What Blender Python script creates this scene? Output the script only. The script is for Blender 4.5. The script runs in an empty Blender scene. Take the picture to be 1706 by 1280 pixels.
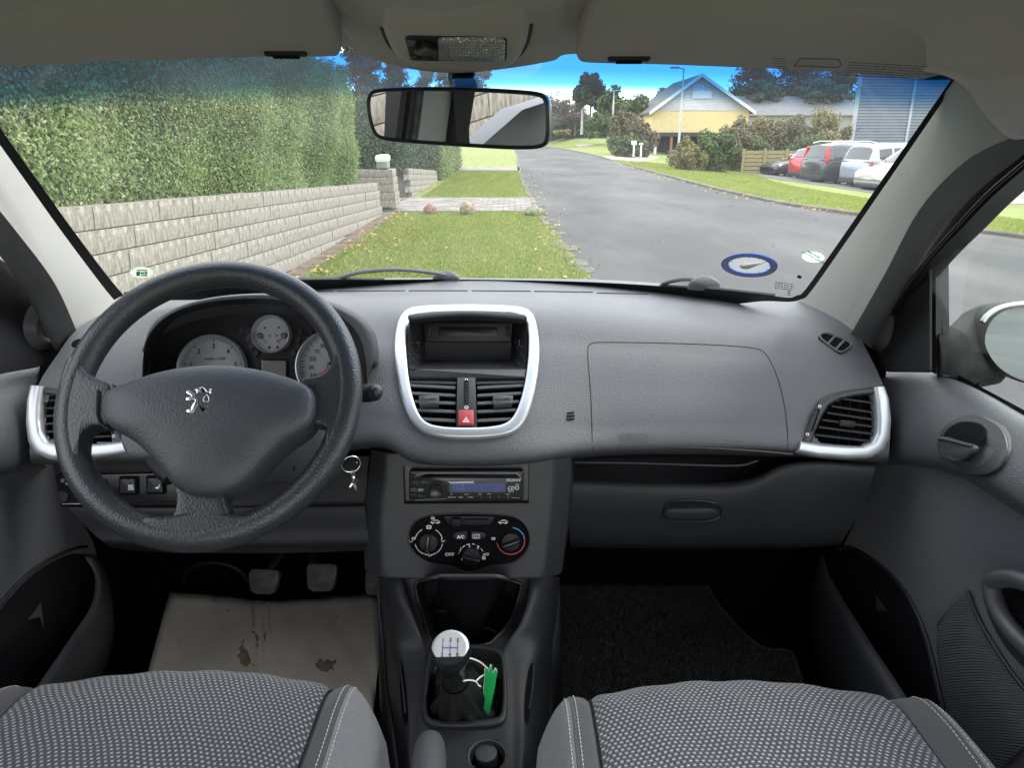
import bpy, math, random
import numpy as np
from mathutils import Vector, Matrix
from mathutils.bvhtree import BVHTree
random.seed(7); np.random.seed(7)
R_ = math.radians
sc = bpy.context.scene
COL = sc.collection
# ------------------------------------------------------------------ camera
PITCH = R_(18.6); FPX = 1232.0
CAM = Vector((0.067, 0.0, 1.25))
FW = Vector((0, math.cos(PITCH), -math.sin(PITCH))); UP = Vector((0, math.sin(PITCH), math.cos(PITCH))); RT = Vector((1, 0, 0))
cam_d = bpy.data.cameras.new('camera'); cam = bpy.data.objects.new('camera', cam_d); COL.objects.link(cam)
cam.location = CAM; cam.rotation_euler = (math.pi/2 - PITCH, 0, 0)
cam_d.sensor_width = 36; cam_d.lens = 36*FPX/1706; cam_d.clip_start = 0.02; cam_d.clip_end = 2000
sc.camera = cam
# ------------------------------------------------------------------ sky, sun, exposure
world = bpy.data.worlds.new('World'); sc.world = world; world.use_nodes = True
wn = world.node_tree; wn.nodes.clear()
def wnode(t, **k):
    n = wn.nodes.new(t)
    for a, b in k.items(): setattr(n, a, b)
    return n
SUN_EL, SUN_AZ = R_(46), R_(66)      # azimuth clockwise from +Y (ahead of the car, to the right, behind thin cloud)
sky = wnode('ShaderNodeTexSky', sky_type='NISHITA', sun_disc=False, sun_elevation=SUN_EL, sun_rotation=SUN_AZ, air_density=1.0, dust_density=3.0, ozone_density=1.0)
tc = wnode('ShaderNodeTexCoord'); mp = wnode('ShaderNodeMapping'); mp.inputs['Scale'].default_value = (1, 1, 3.2)
nz = wnode('ShaderNodeTexNoise'); nz.inputs['Scale'].default_value = 1.6; nz.inputs['Detail'].default_value = 7; nz.inputs['Roughness'].default_value = 0.55
cr = wnode('ShaderNodeValToRGB'); cr.color_ramp.elements[0].position = 0.32; cr.color_ramp.elements[0].color = (0.75, 0.75, 0.75, 1); cr.color_ramp.elements[1].position = 0.55; cr.color_ramp.elements[1].color = (1, 1, 1, 1)
cloud = wnode('ShaderNodeRGB'); cloud.outputs[0].default_value = (12.6, 13.0, 13.6, 1)
mx = wnode('ShaderNodeMix', data_type='RGBA'); bg = wnode('ShaderNodeBackground'); bg.inputs[1].default_value = 0.15
wo = wnode('ShaderNodeOutputWorld')
L = wn.links.new
L(tc.outputs['Generated'], mp.inputs[0]); L(mp.outputs[0], nz.inputs[0]); L(nz.outputs[0], cr.inputs[0]); L(cr.outputs[0], mx.inputs[0])
L(sky.outputs[0], mx.inputs[6]); L(cloud.outputs[0], mx.inputs[7]); L(mx.outputs[2], bg.inputs[0]); L(bg.outputs[0], wo.inputs[0])
sun_d = bpy.data.lights.new('sun', 'SUN'); sun = bpy.data.objects.new('sun', sun_d); COL.objects.link(sun)
sun_d.energy = 1.5; sun_d.angle = R_(28); sun_d.color = (1.0, 0.95, 0.87)
sd = Vector((math.sin(SUN_AZ)*math.cos(SUN_EL), math.cos(SUN_AZ)*math.cos(SUN_EL), math.sin(SUN_EL)))
sun.rotation_euler = sd.to_track_quat('Z', 'Y').to_euler()
sc.view_settings.view_transform = 'Standard'; sc.view_settings.look = 'None'; sc.view_settings.gamma = 1; sc.view_settings.use_curve_mapping = False
sc.view_settings.exposure = 0.85
sc.render.engine = 'CYCLES'
sc.cycles.max_bounces = 9; sc.cycles.diffuse_bounces = 5; sc.cycles.glossy_bounces = 4; sc.cycles.transmission_bounces = 4; sc.cycles.transparent_max_bounces = 24
sc.cycles.use_denoising = True; sc.cycles.sample_clamp_indirect = 6; sc.cycles.caustics_reflective = False; sc.cycles.caustics_refractive = False

# ------------------------------------------------------------------ seeing helpers: a pixel of the photograph and a real distance give a point
def ray(px, py): return FW + RT*((px-853)/FPX) + UP*((640-py)/FPX)
def P(px, py, Y=None, X=None, Z=None):
    d = ray(px, py)
    if Y is not None: t = (Y-CAM.y)/d.y
    elif X is not None: t = (X-CAM.x)/d.x
    else: t = (Z-CAM.z)/d.z
    return CAM + d*t
class Pl:
    """a tilted plane: U runs up it, N towards the viewer"""
    def __init__(s, o, recl=0, yaw=0, roll=0):
        s.o = Vector(o); r = R_(recl); a = R_(yaw)
        s.R = Vector((math.cos(a), math.sin(a), 0)); b = Vector((-math.sin(a), math.cos(a), 0))
        s.U = b*math.sin(r) + Vector((0, 0, math.cos(r)))
        if roll:
            q = Matrix.Rotation(R_(roll), 3, s.R.cross(s.U)); s.R = q @ s.R; s.U = q @ s.U
        s.N = s.R.cross(s.U)
        if s.N.y > 0 and abs(yaw) < 80: s.N = -s.N
    def uv(s, px, py, w=0):
        d = ray(px, py); o = s.o + s.N*w
        t = (o-CAM).dot(s.N)/d.dot(s.N); q = CAM + d*t - o
        return (q.dot(s.R), q.dot(s.U))
    def p(s, u, v, w=0): return s.o + s.R*u + s.U*v + s.N*w
    def pp(s, px, py, w=0): u, v = s.uv(px, py, w); return s.p(u, v, w)
    def off(s, w): q = Pl((0, 0, 0)); q.o = s.o + s.N*w; q.R, q.U, q.N = s.R, s.U, s.N; return q
# ------------------------------------------------------------------ 2D outline helpers
def chaikin(p, n=2, closed=True):
    for _ in range(n):
        q = []; m = len(p)
        for i in range(m if closed else m-1):
            a, b = p[i], p[(i+1) % m]
            q.append(tuple(a[k]*.75+b[k]*.25 for k in range(len(a)))); q.append(tuple(a[k]*.25+b[k]*.75 for k in range(len(a))))
        p = q if closed else [p[0]]+q+[p[-1]]
    return p
def rnd(p, r, n=4):
    out = []; m = len(p)
    for i in range(m):
        a, b, c = Vector(p[i-1]), Vector(p[i]), Vector(p[(i+1) % m])
        la, lc = (a-b).length, (c-b).length; rr = min(r, la*.49, lc*.49)
        s, e = b+(a-b).normalized()*rr, b+(c-b).normalized()*rr
        for k in range(n+1):
            t = k/n; out.append(tuple(s*(1-t)**2 + b*2*t*(1-t) + e*t*t))
    return out
def area(p): return sum(p[i-1][0]*p[i][1]-p[i][0]*p[i-1][1] for i in range(len(p)))/2
def inset(p, d):
    if area(p) < 0: d = -d
    m = len(p); out = []
    for i in range(m):
        a, b, c = Vector(p[i-1][:2]), Vector(p[i][:2]), Vector(p[(i+1) % m][:2])
        e1, e2 = b-a, c-b
        if e1.length < 1e-9: e1 = e2
        if e2.length < 1e-9: e2 = e1
        e1, e2 = e1.normalized(), e2.normalized()
        n1, n2 = Vector((-e1.y, e1.x)), Vector((-e2.y, e2.x)); n = n1+n2
        n = n1 if n.length < 1e-6 else n.normalized(); k = max(.4, n.dot(n1))
        out.append(tuple(b+n*(d/k)))
    return out
def circle(r, n=32, c=(0, 0), ry=None): ry = r if ry is None else ry; return [(c[0]+r*math.cos(2*math.pi*i/n), c[1]+ry*math.sin(2*math.pi*i/n)) for i in range(n)]
def rect(w, h, c=(0, 0), r=0, n=4):
    p = [(c[0]-w/2, c[1]-h/2), (c[0]+w/2, c[1]-h/2), (c[0]+w/2, c[1]+h/2), (c[0]-w/2, c[1]+h/2)]
    return rnd(p, r, n) if r else p
def cr_(a, b, c, d, t): return .5*((2*b)+(-a+c)*t+(2*a-5*b+4*c-d)*t*t+(-a+3*b-3*c+d)*t*t*t)
def spline(pts, n=8):
    pts = [Vector(p) for p in pts]; q = [pts[0]*2-pts[1]]+pts+[pts[-1]*2-pts[-2]]; out = []
    for i in range(1, len(q)-2):
        for k in range(n): out.append(cr_(q[i-1], q[i], q[i+1], q[i+2], k/n))
    return out+[pts[-1]]
# ------------------------------------------------------------------ mesh builder
ORG = {}
def org(o): return ORG.get(o.name, Vector((0, 0, 0))) if o is not None else Vector((0, 0, 0))
class M:
    def __init__(s): s.v = []; s.f = []; s.uv = None
    def add(s, vs, fs):
        b = len(s.v); s.v += [tuple(v) for v in vs]; s.f += [tuple(i+b for i in f) for f in fs]; return s
    def grid(s, P_, closed=False):
        r, c = len(P_), len(P_[0]); vs = [p for row in P_ for p in row]
        fs = [(i*c+j, i*c+(j+1) % c, (i+1)*c+(j+1) % c, (i+1)*c+j) for i in range(r-1) for j in range(c if closed else c-1)]
        return s.add(vs, fs)
    def skin(s, rings, cap0=False, cap1=False):
        b = len(s.v); n = len(rings[0]); s.grid(rings, True)
        if cap0: s.f.append(tuple(b+i for i in reversed(range(n))))
        if cap1: s.f.append(tuple(b+(len(rings)-1)*n+i for i in range(n)))
        return s
    def fan(s, ring, c):
        b = len(s.v); n = len(ring); s.v += [tuple(p) for p in ring]+[tuple(c)]
        s.f += [(b+i, b+(i+1) % n, b+n) for i in range(n)]; return s
    def tube(s, path, r, n=8, caps=True, closed=False):
        path = [Vector(p) for p in path]; m = len(path); rr = r if hasattr(r, '__len__') else [r]*m
        t0 = (path[1]-path[0]).normalized(); a = Vector((0, 0, 1)) if abs(t0.z) < .9 else Vector((1, 0, 0)); u = t0.cross(a).normalized(); rings = []
        for i in range(m):
            t = (path[(i+1) % m]-path[i-1]) if closed else (path[min(i+1, m-1)]-path[max(i-1, 0)])
            if t.length < 1e-9: t = t0
            t = t.normalized(); u = (u-t*u.dot(t)).normalized(); w = t.cross(u)
            rings.append([path[i]+(u*math.cos(2*math.pi*k/n)+w*math.sin(2*math.pi*k/n))*rr[i] for k in range(n)])
        if closed: rings.append(rings[0]); caps = False
        return s.skin(rings, caps, caps)
    def slab(s, o2, pl, w0, w1, bev=0, cap0=False):
        """outline o2 (uv metres) from height w0 to w1 with a chamfered top"""
        if area(o2) < 0: o2 = o2[::-1]
        rings = [[pl.p(u, v, w0) for u, v in o2]]
        if bev:
            i1 = inset(o2, bev*.3); i2 = inset(o2, bev)
            rings += [[pl.p(u, v, w1-bev) for u, v in o2], [pl.p(u, v, w1-bev*.3) for u, v in i1], [pl.p(u, v, w1) for u, v in i2]]
        else: rings.append([pl.p(u, v, w1) for u, v in o2])
        return s.skin(rings, cap0, True)
    def ring2(s, outer, inner, pl, w0, w1, bev=0, back=False):
        """flat ring between two outlines with the same number of points"""
        A = lambda o, w: [pl.p(u, v, w) for u, v in o]
        if bev:
            mid = lambda t: [(o[0]*(1-t)+i[0]*t, o[1]*(1-t)+i[1]*t) for o, i in zip(outer, inner)]
            rings = [A(outer, w0), A(outer, w1-bev), A(mid(.12), w1-bev*.25), A(mid(.3), w1), A(mid(.7), w1), A(mid(.88), w1-bev*.25), A(inner, w1-bev), A(inner, w0)]
        else: rings = [A(outer, w0), A(outer, w1), A(inner, w1), A(inner, w0)]
        if back: rings.append(rings[0])
        return s.skin(rings)
    def lathe(s, prof, pl, c=(0, 0), n=32, cap=True):
        rings = [[pl.p(c[0]+r*math.cos(2*math.pi*k/n), c[1]+r*math.sin(2*math.pi*k/n), w) for k in range(n)] for r, w in prof]
        return s.skin(rings, False, cap)
    def box(s, a, b):
        x0, y0, z0 = a; x1, y1, z1 = b
        return s.add([(x0, y0, z0), (x1, y0, z0), (x1, y1, z0), (x0, y1, z0), (x0, y0, z1), (x1, y0, z1), (x1, y1, z1), (x0, y1, z1)],
                     [(0, 3, 2, 1), (4, 5, 6, 7), (0, 1, 5, 4), (1, 2, 6, 5), (2, 3, 7, 6), (3, 0, 4, 7)])
    def pillow(s, o2, pl, w0, w1, c=None, n=8, k=2.2, wf=None):
        """domed lid over an outline"""
        if area(o2) < 0: o2 = o2[::-1]
        if c is None: c = (sum(p[0] for p in o2)/len(o2), sum(p[1] for p in o2)/len(o2))
        rings = []
        for i in range(n):
            t = 1-(i/n); t = t**.8; h = w0+(w1-w0)*(1-t**k)**(1/k)
            rings.append([pl.p(c[0]+(u-c[0])*t, c[1]+(v-c[1])*t, h) for u, v in o2])
        b = len(s.v); s.skin(rings); m = len(o2); s.v.append(tuple(pl.p(c[0], c[1], w1))); e = len(s.v)-1
        s.f += [(b+(n-1)*m+i, b+(n-1)*m+(i+1) % m, e) for i in range(m)]; return s
    def obj(s, name, mat, parent=None, angle=40, loc=None, kind=None, bevel=0, sub=0, solid=0, label=None, local=False):
        me = bpy.data.meshes.new(name); o = bpy.data.objects.new(name, me)
        g = Vector((0, 0, 0)) if local else (org(parent) if parent is not None else (Vector(loc) if loc is not None else Vector((0, 0, 0))))
        me.from_pydata([(v[0]-g.x, v[1]-g.y, v[2]-g.z) for v in s.v], [], s.f)
        if mat is not None: me.materials.append(mat)
        if angle is not None and len(me.polygons):
            me.polygons.foreach_set('use_smooth', np.ones(len(me.polygons), bool))
            if angle < 180: me.set_sharp_from_angle(angle=R_(angle))
        COL.objects.link(o)
        if parent is not None: o.parent = parent
        elif loc is not None: o.location = loc
        ORG[o.name] = g.copy()
        if kind: o['kind'] = kind
        if label: o['label'] = label
        if sub: m = o.modifiers.new('sub', 'SUBSURF'); m.levels = m.render_levels = sub
        if solid: m = o.modifiers.new('solid', 'SOLIDIFY'); m.thickness = solid; m.offset = -1
        if bevel: m = o.modifiers.new('bevel', 'BEVEL'); m.width = bevel; m.segments = 2; m.limit_method = 'ANGLE'
        return o
def tag(o, label, cat, group=None):
    o['label'] = label; o['category'] = cat
    if group: o['group'] = group
    return o
def thing(name, label, cat, loc=(0, 0, 0), rotz=0, group=None, local=False):
    o = bpy.data.objects.new(name, None); COL.objects.link(o); o.empty_display_size = .1
    o.location = loc; o.rotation_euler = (0, 0, rotz); ORG[o.name] = Vector((0, 0, 0)) if local else Vector(loc)
    return tag(o, label, cat, group)
def structure(o): o['kind'] = 'structure'; return o
FONT_CACHE = {}
def text_mesh(txt, size, ext=.0002, align='CENTER', shear=0, bold=0, sx=1):
    key = (txt, size, ext, align, shear, bold)
    if key in FONT_CACHE: return FONT_CACHE[key]
    c = bpy.data.curves.new('t', 'FONT'); c.body = txt; c.size = size; c.extrude = ext; c.align_x = align; c.align_y = 'CENTER'; c.shear = shear; c.offset = bold; c.resolution_u = 2
    o = bpy.data.objects.new('t', c); COL.objects.link(o); dg = bpy.context.evaluated_depsgraph_get(); me = o.evaluated_get(dg).to_mesh()
    r = ([tuple(v.co) for v in me.vertices], [tuple(p.vertices) for p in me.polygons]); o.to_mesh_clear() if False else None
    bpy.data.objects.remove(o); FONT_CACHE[key] = r; return r
def letter(m, txt, pl, uv, size, w=.0005, align='CENTER', shear=0, bold=0, rot=0, sx=1):
    vs, fs = text_mesh(txt, size, .0002, align, shear, bold); c, s_ = math.cos(R_(rot)), math.sin(R_(rot))
    flip = pl.R.cross(pl.U).dot(pl.N) < 0
    m.add([pl.p(uv[0]+(x*sx*c-y*s_), uv[1]+(x*sx*s_+y*c), w+z) for x, y, z in vs], fs); return m
def mesh_np(name, V, F, mat, parent=None, kind=None, loc=None, smooth=False):
    me = bpy.data.meshes.new(name); n, k = F.shape
    me.vertices.add(len(V)); me.vertices.foreach_set('co', V.astype(np.float32).ravel())
    me.loops.add(n*k); me.loops.foreach_set('vertex_index', F.astype(np.int32).ravel())
    me.polygons.add(n); me.polygons.foreach_set('loop_start', np.arange(0, n*k, k, dtype=np.int32)); me.polygons.foreach_set('loop_total', np.full(n, k, dtype=np.int32))
    me.update(calc_edges=True); me.validate()
    if smooth: me.polygons.foreach_set('use_smooth', np.ones(n, bool))
    me.materials.append(mat); o = bpy.data.objects.new(name, me); COL.objects.link(o)
    if parent is not None: o.parent = parent
    if loc is not None: o.location = loc
    if kind: o['kind'] = kind
    ORG[o.name] = org(parent) if parent is not None else Vector((0, 0, 0)); return o
# ------------------------------------------------------------------ materials
def sock(n, name, v):
    if name in n.inputs: n.inputs[name].default_value = v
def mat(name, col, rough=.6, metal=0, bump=None, var=0, vscale=6, spec=.5, col2=None, vdet=4, sheen=0, coat=0, emis=None, vpos=(.35, .65), coords='Object', vstretch=None, rvar=0):
    """procedural principled; bump=(kind, scale, strength, distance)"""
    m = bpy.data.materials.new(name); m.use_nodes = True; nt = m.node_tree; b = nt.nodes['Principled BSDF']
    b.inputs['Base Color'].default_value = (*col, 1); b.inputs['Roughness'].default_value = rough; b.inputs['Metallic'].default_value = metal
    sock(b, 'Specular IOR Level', spec); sock(b, 'Sheen Weight', sheen); sock(b, 'Coat Weight', coat)
    if emis: sock(b, 'Emission Color', (*emis[:3], 1)); sock(b, 'Emission Strength', emis[3])
    t = nt.nodes.new('ShaderNodeTexCoord'); co = t.outputs[coords]; Lk = nt.links.new
    if vstretch:
        mpn = nt.nodes.new('ShaderNodeMapping'); mpn.inputs['Scale'].default_value = vstretch; Lk(co, mpn.inputs[0]); cov = mpn.outputs[0]
    else: cov = co
    if var or col2 or rvar:
        n = nt.nodes.new('ShaderNodeTexNoise'); n.inputs['Scale'].default_value = vscale; n.inputs['Detail'].default_value = vdet; n.inputs['Roughness'].default_value = .6
        Lk(cov, n.inputs['Vector']); r = nt.nodes.new('ShaderNodeValToRGB'); r.color_ramp.elements[0].position = vpos[0]; r.color_ramp.elements[1].position = vpos[1]
        c2 = col2 if col2 else tuple(min(1, c*(1+var)) for c in col); c1 = col if col2 else tuple(c*(1-var) for c in col)
        r.color_ramp.elements[0].color = (*c1, 1); r.color_ramp.elements[1].color = (*c2, 1); Lk(n.outputs[0], r.inputs[0]); Lk(r.outputs[0], b.inputs['Base Color'])
        if rvar:
            mr = nt.nodes.new('ShaderNodeMapRange'); mr.inputs[1].default_value = .3; mr.inputs[2].default_value = .7; mr.inputs[3].default_value = rough-rvar; mr.inputs[4].default_value = rough+rvar
            Lk(n.outputs[0], mr.inputs[0]); Lk(mr.outputs[0], b.inputs['Roughness'])
    if bump:
        bs = bump if isinstance(bump[0], tuple) else (bump,); prev = None
        for k, s, st, d in bs:
            if k == 'noise': n = nt.nodes.new('ShaderNodeTexNoise'); n.inputs['Scale'].default_value = s; n.inputs['Detail'].default_value = 3; out = n.outputs[0]
            elif k == 'vor': n = nt.nodes.new('ShaderNodeTexVoronoi'); n.inputs['Scale'].default_value = s; out = n.outputs['Distance']
            elif k == 'wave': n = nt.nodes.new('ShaderNodeTexWave'); n.inputs['Scale'].default_value = s; n.inputs['Distortion'].default_value = .3; out = n.outputs[0]
            Lk(co, n.inputs['Vector']); bp = nt.nodes.new('ShaderNodeBump'); bp.inputs['Strength'].default_value = st; bp.inputs['Distance'].default_value = d; Lk(out, bp.inputs['Height'])
            if prev: Lk(prev.outputs[0], bp.inputs['Normal'])
            prev = bp
        Lk(prev.outputs[0], b.inputs['Normal'])
    return m
# ================================================================== OUTSIDE
def island_mat(name, cols, rough=.55, trans=.25, noise=None, stretch=None):
    m = bpy.data.materials.new(name); m.use_nodes = True; nt = m.node_tree; b = nt.nodes['Principled BSDF']; Lk = nt.links.new
    g = nt.nodes.new('ShaderNodeNewGeometry'); r = nt.nodes.new('ShaderNodeValToRGB'); e = r.color_ramp.elements
    for i, c in enumerate(cols):
        el = e[i] if i < 2 else e.new(.5)
        el.position = i/(len(cols)-1) if i < 2 and len(cols) == 2 else i/max(1, len(cols)-1); el.color = (*c, 1)
    src = g.outputs['Random Per Island']
    if noise:
        n = nt.nodes.new('ShaderNodeTexNoise'); n.inputs['Scale'].default_value = noise[0]; n.inputs['Detail'].default_value = 3; t = nt.nodes.new('ShaderNodeTexCoord'); mpp = nt.nodes.new('ShaderNodeMapping'); mpp.inputs['Scale'].default_value = stretch or (1, 1, 1); Lk(t.outputs['Object'], mpp.inputs[0]); Lk(mpp.outputs[0], n.inputs['Vector'])
        a = nt.nodes.new('ShaderNodeMath'); a.operation = 'MULTIPLY_ADD'; a.inputs[1].default_value = noise[1]; Lk(n.outputs[0], a.inputs[0])
        s = nt.nodes.new('ShaderNodeMath'); s.operation = 'MULTIPLY_ADD'; s.inputs[1].default_value = 1-noise[1]*.6; s.inputs[2].default_value = -noise[1]*.2; Lk(src, s.inputs[0]); Lk(s.outputs[0], a.inputs[2]); src = a.outputs[0]
    Lk(src, r.inputs[0]); Lk(r.outputs[0], b.inputs['Base Color']); b.inputs['Roughness'].default_value = rough
    sock(b, 'Transmission Weight', 0)
    if trans:
        tr = nt.nodes.new('ShaderNodeBsdfTranslucent'); mxs = nt.nodes.new('ShaderNodeMixShader'); mxs.inputs[0].default_value = trans; o = nt.nodes['Material Output']
        Lk(r.outputs[0], tr.inputs[0]); Lk(b.outputs[0], mxs.inputs[1]); Lk(tr.outputs[0], mxs.inputs[2]); Lk(mxs.outputs[0], o.inputs[0])
    return m
def leaf_np(C, Nn, ln, wd, rng, droop=0.0, up=.35):
    """C centres, Nn outward normals -> folded diamond leaves (2 quads each)"""
    n = len(C); d = rng.normal(size=(n, 3)); d[:, 2] = d[:, 2]*.7+up
    d -= Nn*(np.sum(d*Nn, 1)*.75)[:, None]; d /= np.linalg.norm(d, axis=1)[:, None]+1e-9
    nn = Nn+rng.normal(size=(n, 3))*.55; s = np.cross(d, nn); s /= np.linalg.norm(s, axis=1)[:, None]+1e-9; up_ = np.cross(s, d)
    l = (ln*(.65+.7*rng.random(n)))[:, None]; w = (wd*(.7+.6*rng.random(n)))[:, None]
    base = C-d*l*.5; tip = C+d*l*.5-up_*l*.12; a = C+s*w*.5+up_*w*.18; b = C-s*w*.5+up_*w*.18
    V = np.stack([base, a, tip, b], 1).reshape(-1, 3); i = np.arange(n)*4
    return V, np.stack([i, i+1, i+2, i+3], 1)
M_grass = mat('grass', (.15, .205, .038), .85, col2=(.27, .285, .075), var=.1, vscale=1.3, vdet=8, bump=(('noise', 60, .9, .03), ('noise', 4, .5, .05)), vstretch=(3.2, .5, 1), vpos=(.36, .68))
M_asph = mat('asphalt', (.060, .059, .060), .9, col2=(.125, .122, .118), var=.1, vscale=.55, vdet=9, bump=('noise', 220, .8, .006), vpos=(.42, .70), vstretch=(1, .35, 1))
M_asph2 = mat('gravelly_asphalt', (.12, .12, .12), .95, var=.25, vscale=1.1, vdet=8, bump=('noise', 150, .8, .008))
M_dirt = mat('dirt', (.16, .115, .08), .95, var=.45, vscale=6, vdet=8, bump=('noise', 60, 1, .02))
M_paver = mat('paver', (.23, .205, .185), .9, var=.3, vscale=3, vdet=8, bump=('noise', 120, .5, .004))
M_kerb = mat('kerb_stone', (.14, .12, .10), .9, var=.35, vscale=2.5, vdet=8, bump=('noise', 90, .6, .005))
M_pink = mat('pink_gravel', (.36, .29, .25), .95, var=.2, vscale=3, vdet=8, bump=('noise', 90, .5, .005))
KN = [(-14, 9), (-2, 10.5), (2, 11.5), (5, 9.2), (7.5, 7.4), (9.4, 6.55), (10.6, 6.15), (12.6, 5.65), (14.3, 5.15), (18, 4.97), (24, 4.95), (36, 5.1), (48, 5.4), (62, 5.3), (80, 4.6), (100, 2), (120, -3), (150, -14)]
LN = [(-14, 1.0), (5, .87), (7, .8), (9, .72), (11.7, .62), (16, .52), (20, .45), (28, .38), (40, .42), (54, .5), (80, .1), (100, -2.5), (120, -8), (150, -20)]
ky, kx = zip(*KN); ly, lx = zip(*LN)
def kerb_x(y): return float(np.interp(y, ky, kx))
def left_x(y): return float(np.interp(y, ly, lx))
def H(x, y):
    e = x-kerb_x(y)-.3
    z = -.078*min(max(e, 0), 9.0) if e > 0 else 0
    if y > 45: z *= max(0, 1-(y-45)/60) if x < 14 else 1
    if y > 60 and x > kerb_x(y)+.2: z += min(.028*(y-60), 1.0)*min(1, (x-kerb_x(y)-.2)/4)
    return z
def G(px, py):
    d = ray(px, py); t = 5.0; pz = None
    for i in range(4000):
        q = CAM+d*t
        if q.z <= H(q.x, q.y): return q
        t *= 1.004
    return q
# ground sheet
xs = sorted(set([-300, -150, -80, -40, -20, -10, -5, -2.6, -1.5, -.5, .5]+[1.5+i*.5 for i in range(60)]+[35, 45, 60, 80, 120, 200, 300])); ys = sorted(set([-60, -30, -14]+[-10+i*1.0 for i in range(130)]+[130, 150, 180, 240, 320, 450]))
g = M(); g.grid([[(x, y, H(x, y)) for x in xs] for y in ys]); structure(g.obj('ground', M_grass))
rg = M(); yy = [-14+i*1.0 for i in range(165)]
rg.grid([[(left_x(y)+(kerb_x(y)-left_x(y))*t, y, .006+.03*math.sin(math.pi*t)) for t in (0, .15, .35, .5, .65, .85, 1)] for y in yy]); structure(rg.obj('road', M_asph))
km = M()
km.skin([[(kerb_x(y), y, -.05), (kerb_x(y)+.01, y, .045), (kerb_x(y)+.03, y, .06), (kerb_x(y)+.11, y, .06), (kerb_x(y)+.13, y, -.25)] for y in yy], True, True); structure(km.obj('kerb', M_kerb))
# worn edging along the verge
em = M()
for i in range(62):
    y = 6.5+i*.9
    if 60 > y > 10.2: a, b = left_x(y)-.02, left_x(y+.86)-.02; em.skin([[(a-.09, y, -.05), (a-.085, y, .02), (a, y, .02), (a+.005, y, -.05)], [(b-.09, y+.86, -.05), (b-.085, y+.86, .02), (b, y+.86, .02), (b+.005, y+.86, -.05)]], True, True)
structure(em.obj('verge_edging', M_kerb, angle=30))
sp = M()
rngs = np.random.default_rng(3)
for i in range(26):
    y = 5.5+i*.5+rngs.random()*.2; x = left_x(y)-.04+rngs.normal()*.05; r = .05+.07*rngs.random()
    sp.add([(x+r*(1+.5*rngs.random())*math.cos(a)*.9, y+r*2.0*math.sin(a), .011+.0001*i) for a in [k*math.pi/4 for k in range(8)]], [tuple(range(8))])
structure(sp.obj('dirt_patch', mat('gritty_dirt', (.125, .12, .09), .95, var=.35, vscale=14, vdet=8, bump=('noise', 120, .8, .01))))
# dirt strip along the wall foot
dm = M(); dm.grid([[(-2.2, y, .006), (-1.82+.08*math.sin(y*2.3)+.05*math.sin(y*5.1)+.012*max(0, y-8), y, .006)] for y in [1+i*.3 for i in range(40)]]); structure(dm.obj('flower_bed_soil', M_dirt))
# paved drive 1 with pavers
pv = M(); rp = random.Random(5)
Y0, Y1 = 13.0, 16.0
structure(M().box((-2.2, Y0, -.1), (.56, Y1, .004)).obj('paved_drive', M_dirt))
for j in range(int((Y1-Y0)/.16)):
    for i in range(13):
        x = -2.18+i*.21+(.1 if j % 2 else 0); y = Y0+j*.16; z = .022+rp.uniform(-.003, .003)
        if x+.2 > .57: continue
        pv.box((x, y, -.02), (x+.2, y+.15, z))
pvo = pv.obj('paver', M_paver, kind='stuff')
structure(M().box((-2.3, 28.6, -.1), (.4, 31.6, .02)).obj('path', M_paver))
def gsheet(name, pts, m, up=.012):
    c = M(); q = [G(*p) for p in pts]; cx = sum((p for p in q), Vector())/len(q)
    for n in range(len(q)):
        pass
    rings = []
    for t in (1, .75, .5, .25):
        ring = []
        for i in range(len(q)):
            a, b = q[i], q[(i+1) % len(q)]
            for k in range(6):
                s = cx+((a+(b-a)*(k/6))-cx)*t; ring.append((s.x, s.y, H(s.x, s.y)+up))
        rings.append(ring)
    c.skin(rings); c.fan(rings[-1], (cx.x, cx.y, H(cx.x, cx.y)+up)); o = c.obj(name, m); structure(o); return o
gsheet('side_drive', [(1036, 275), (999, 261), (1050, 258.5), (1092, 261), (1100, 264), (1062, 270)], M_pink)
gsheet('side_path', [(958, 241.5), (982, 240), (994, 242), (966, 245)], M_pink)
gsheet('car_park', [(1226, 288.5), (1300, 300), (1380, 311), (1460, 323), (1560, 330), (1600, 285), (1500, 262), (1300, 262), (1236, 270)], M_asph2)
gsheet('gravel_strip', [(1600, 336), (1706, 341), (1800, 345), (1800, 318), (1706, 312), (1620, 312)], mat('pale_gravel', (.34, .30, .26), .95, var=.3, vscale=5, vdet=9, bump=('noise', 60, 1, .02)))
# grass blades (nobody could count them)
rng = np.random.default_rng(11)
def blades(name, n, fx, m, h=.035, w=.011):
    xy = fx(n); n = len(xy); a = rng.random(n)*math.pi; l = h*(.5+rng.random(n)); ww = w*(.6+.8*rng.random(n)); z = np.array([H(x, y) for x, y in xy])
    dx, dy = np.cos(a)*ww, np.sin(a)*ww; ln = rng.normal(size=(n, 2))*.35*l[:, None]
    A = np.stack([xy[:, 0]-dx, xy[:, 1]-dy, z], 1); B = np.stack([xy[:, 0]+dx, xy[:, 1]+dy, z], 1); C = np.stack([xy[:, 0]+ln[:, 0], xy[:, 1]+ln[:, 1], z+l], 1)
    V = np.stack([A, B, C], 1).reshape(-1, 3); F = np.arange(3*n).reshape(n, 3); return mesh_np(name, V, F, m, kind='stuff')
M_blade = island_mat('grass_blades', [(.15, .24, .03), (.21, .29, .04), (.30, .32, .07), (.40, .36, .13)], .7, .3, noise=(1.1, .8), stretch=(2.6, .3, 1))
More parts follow.
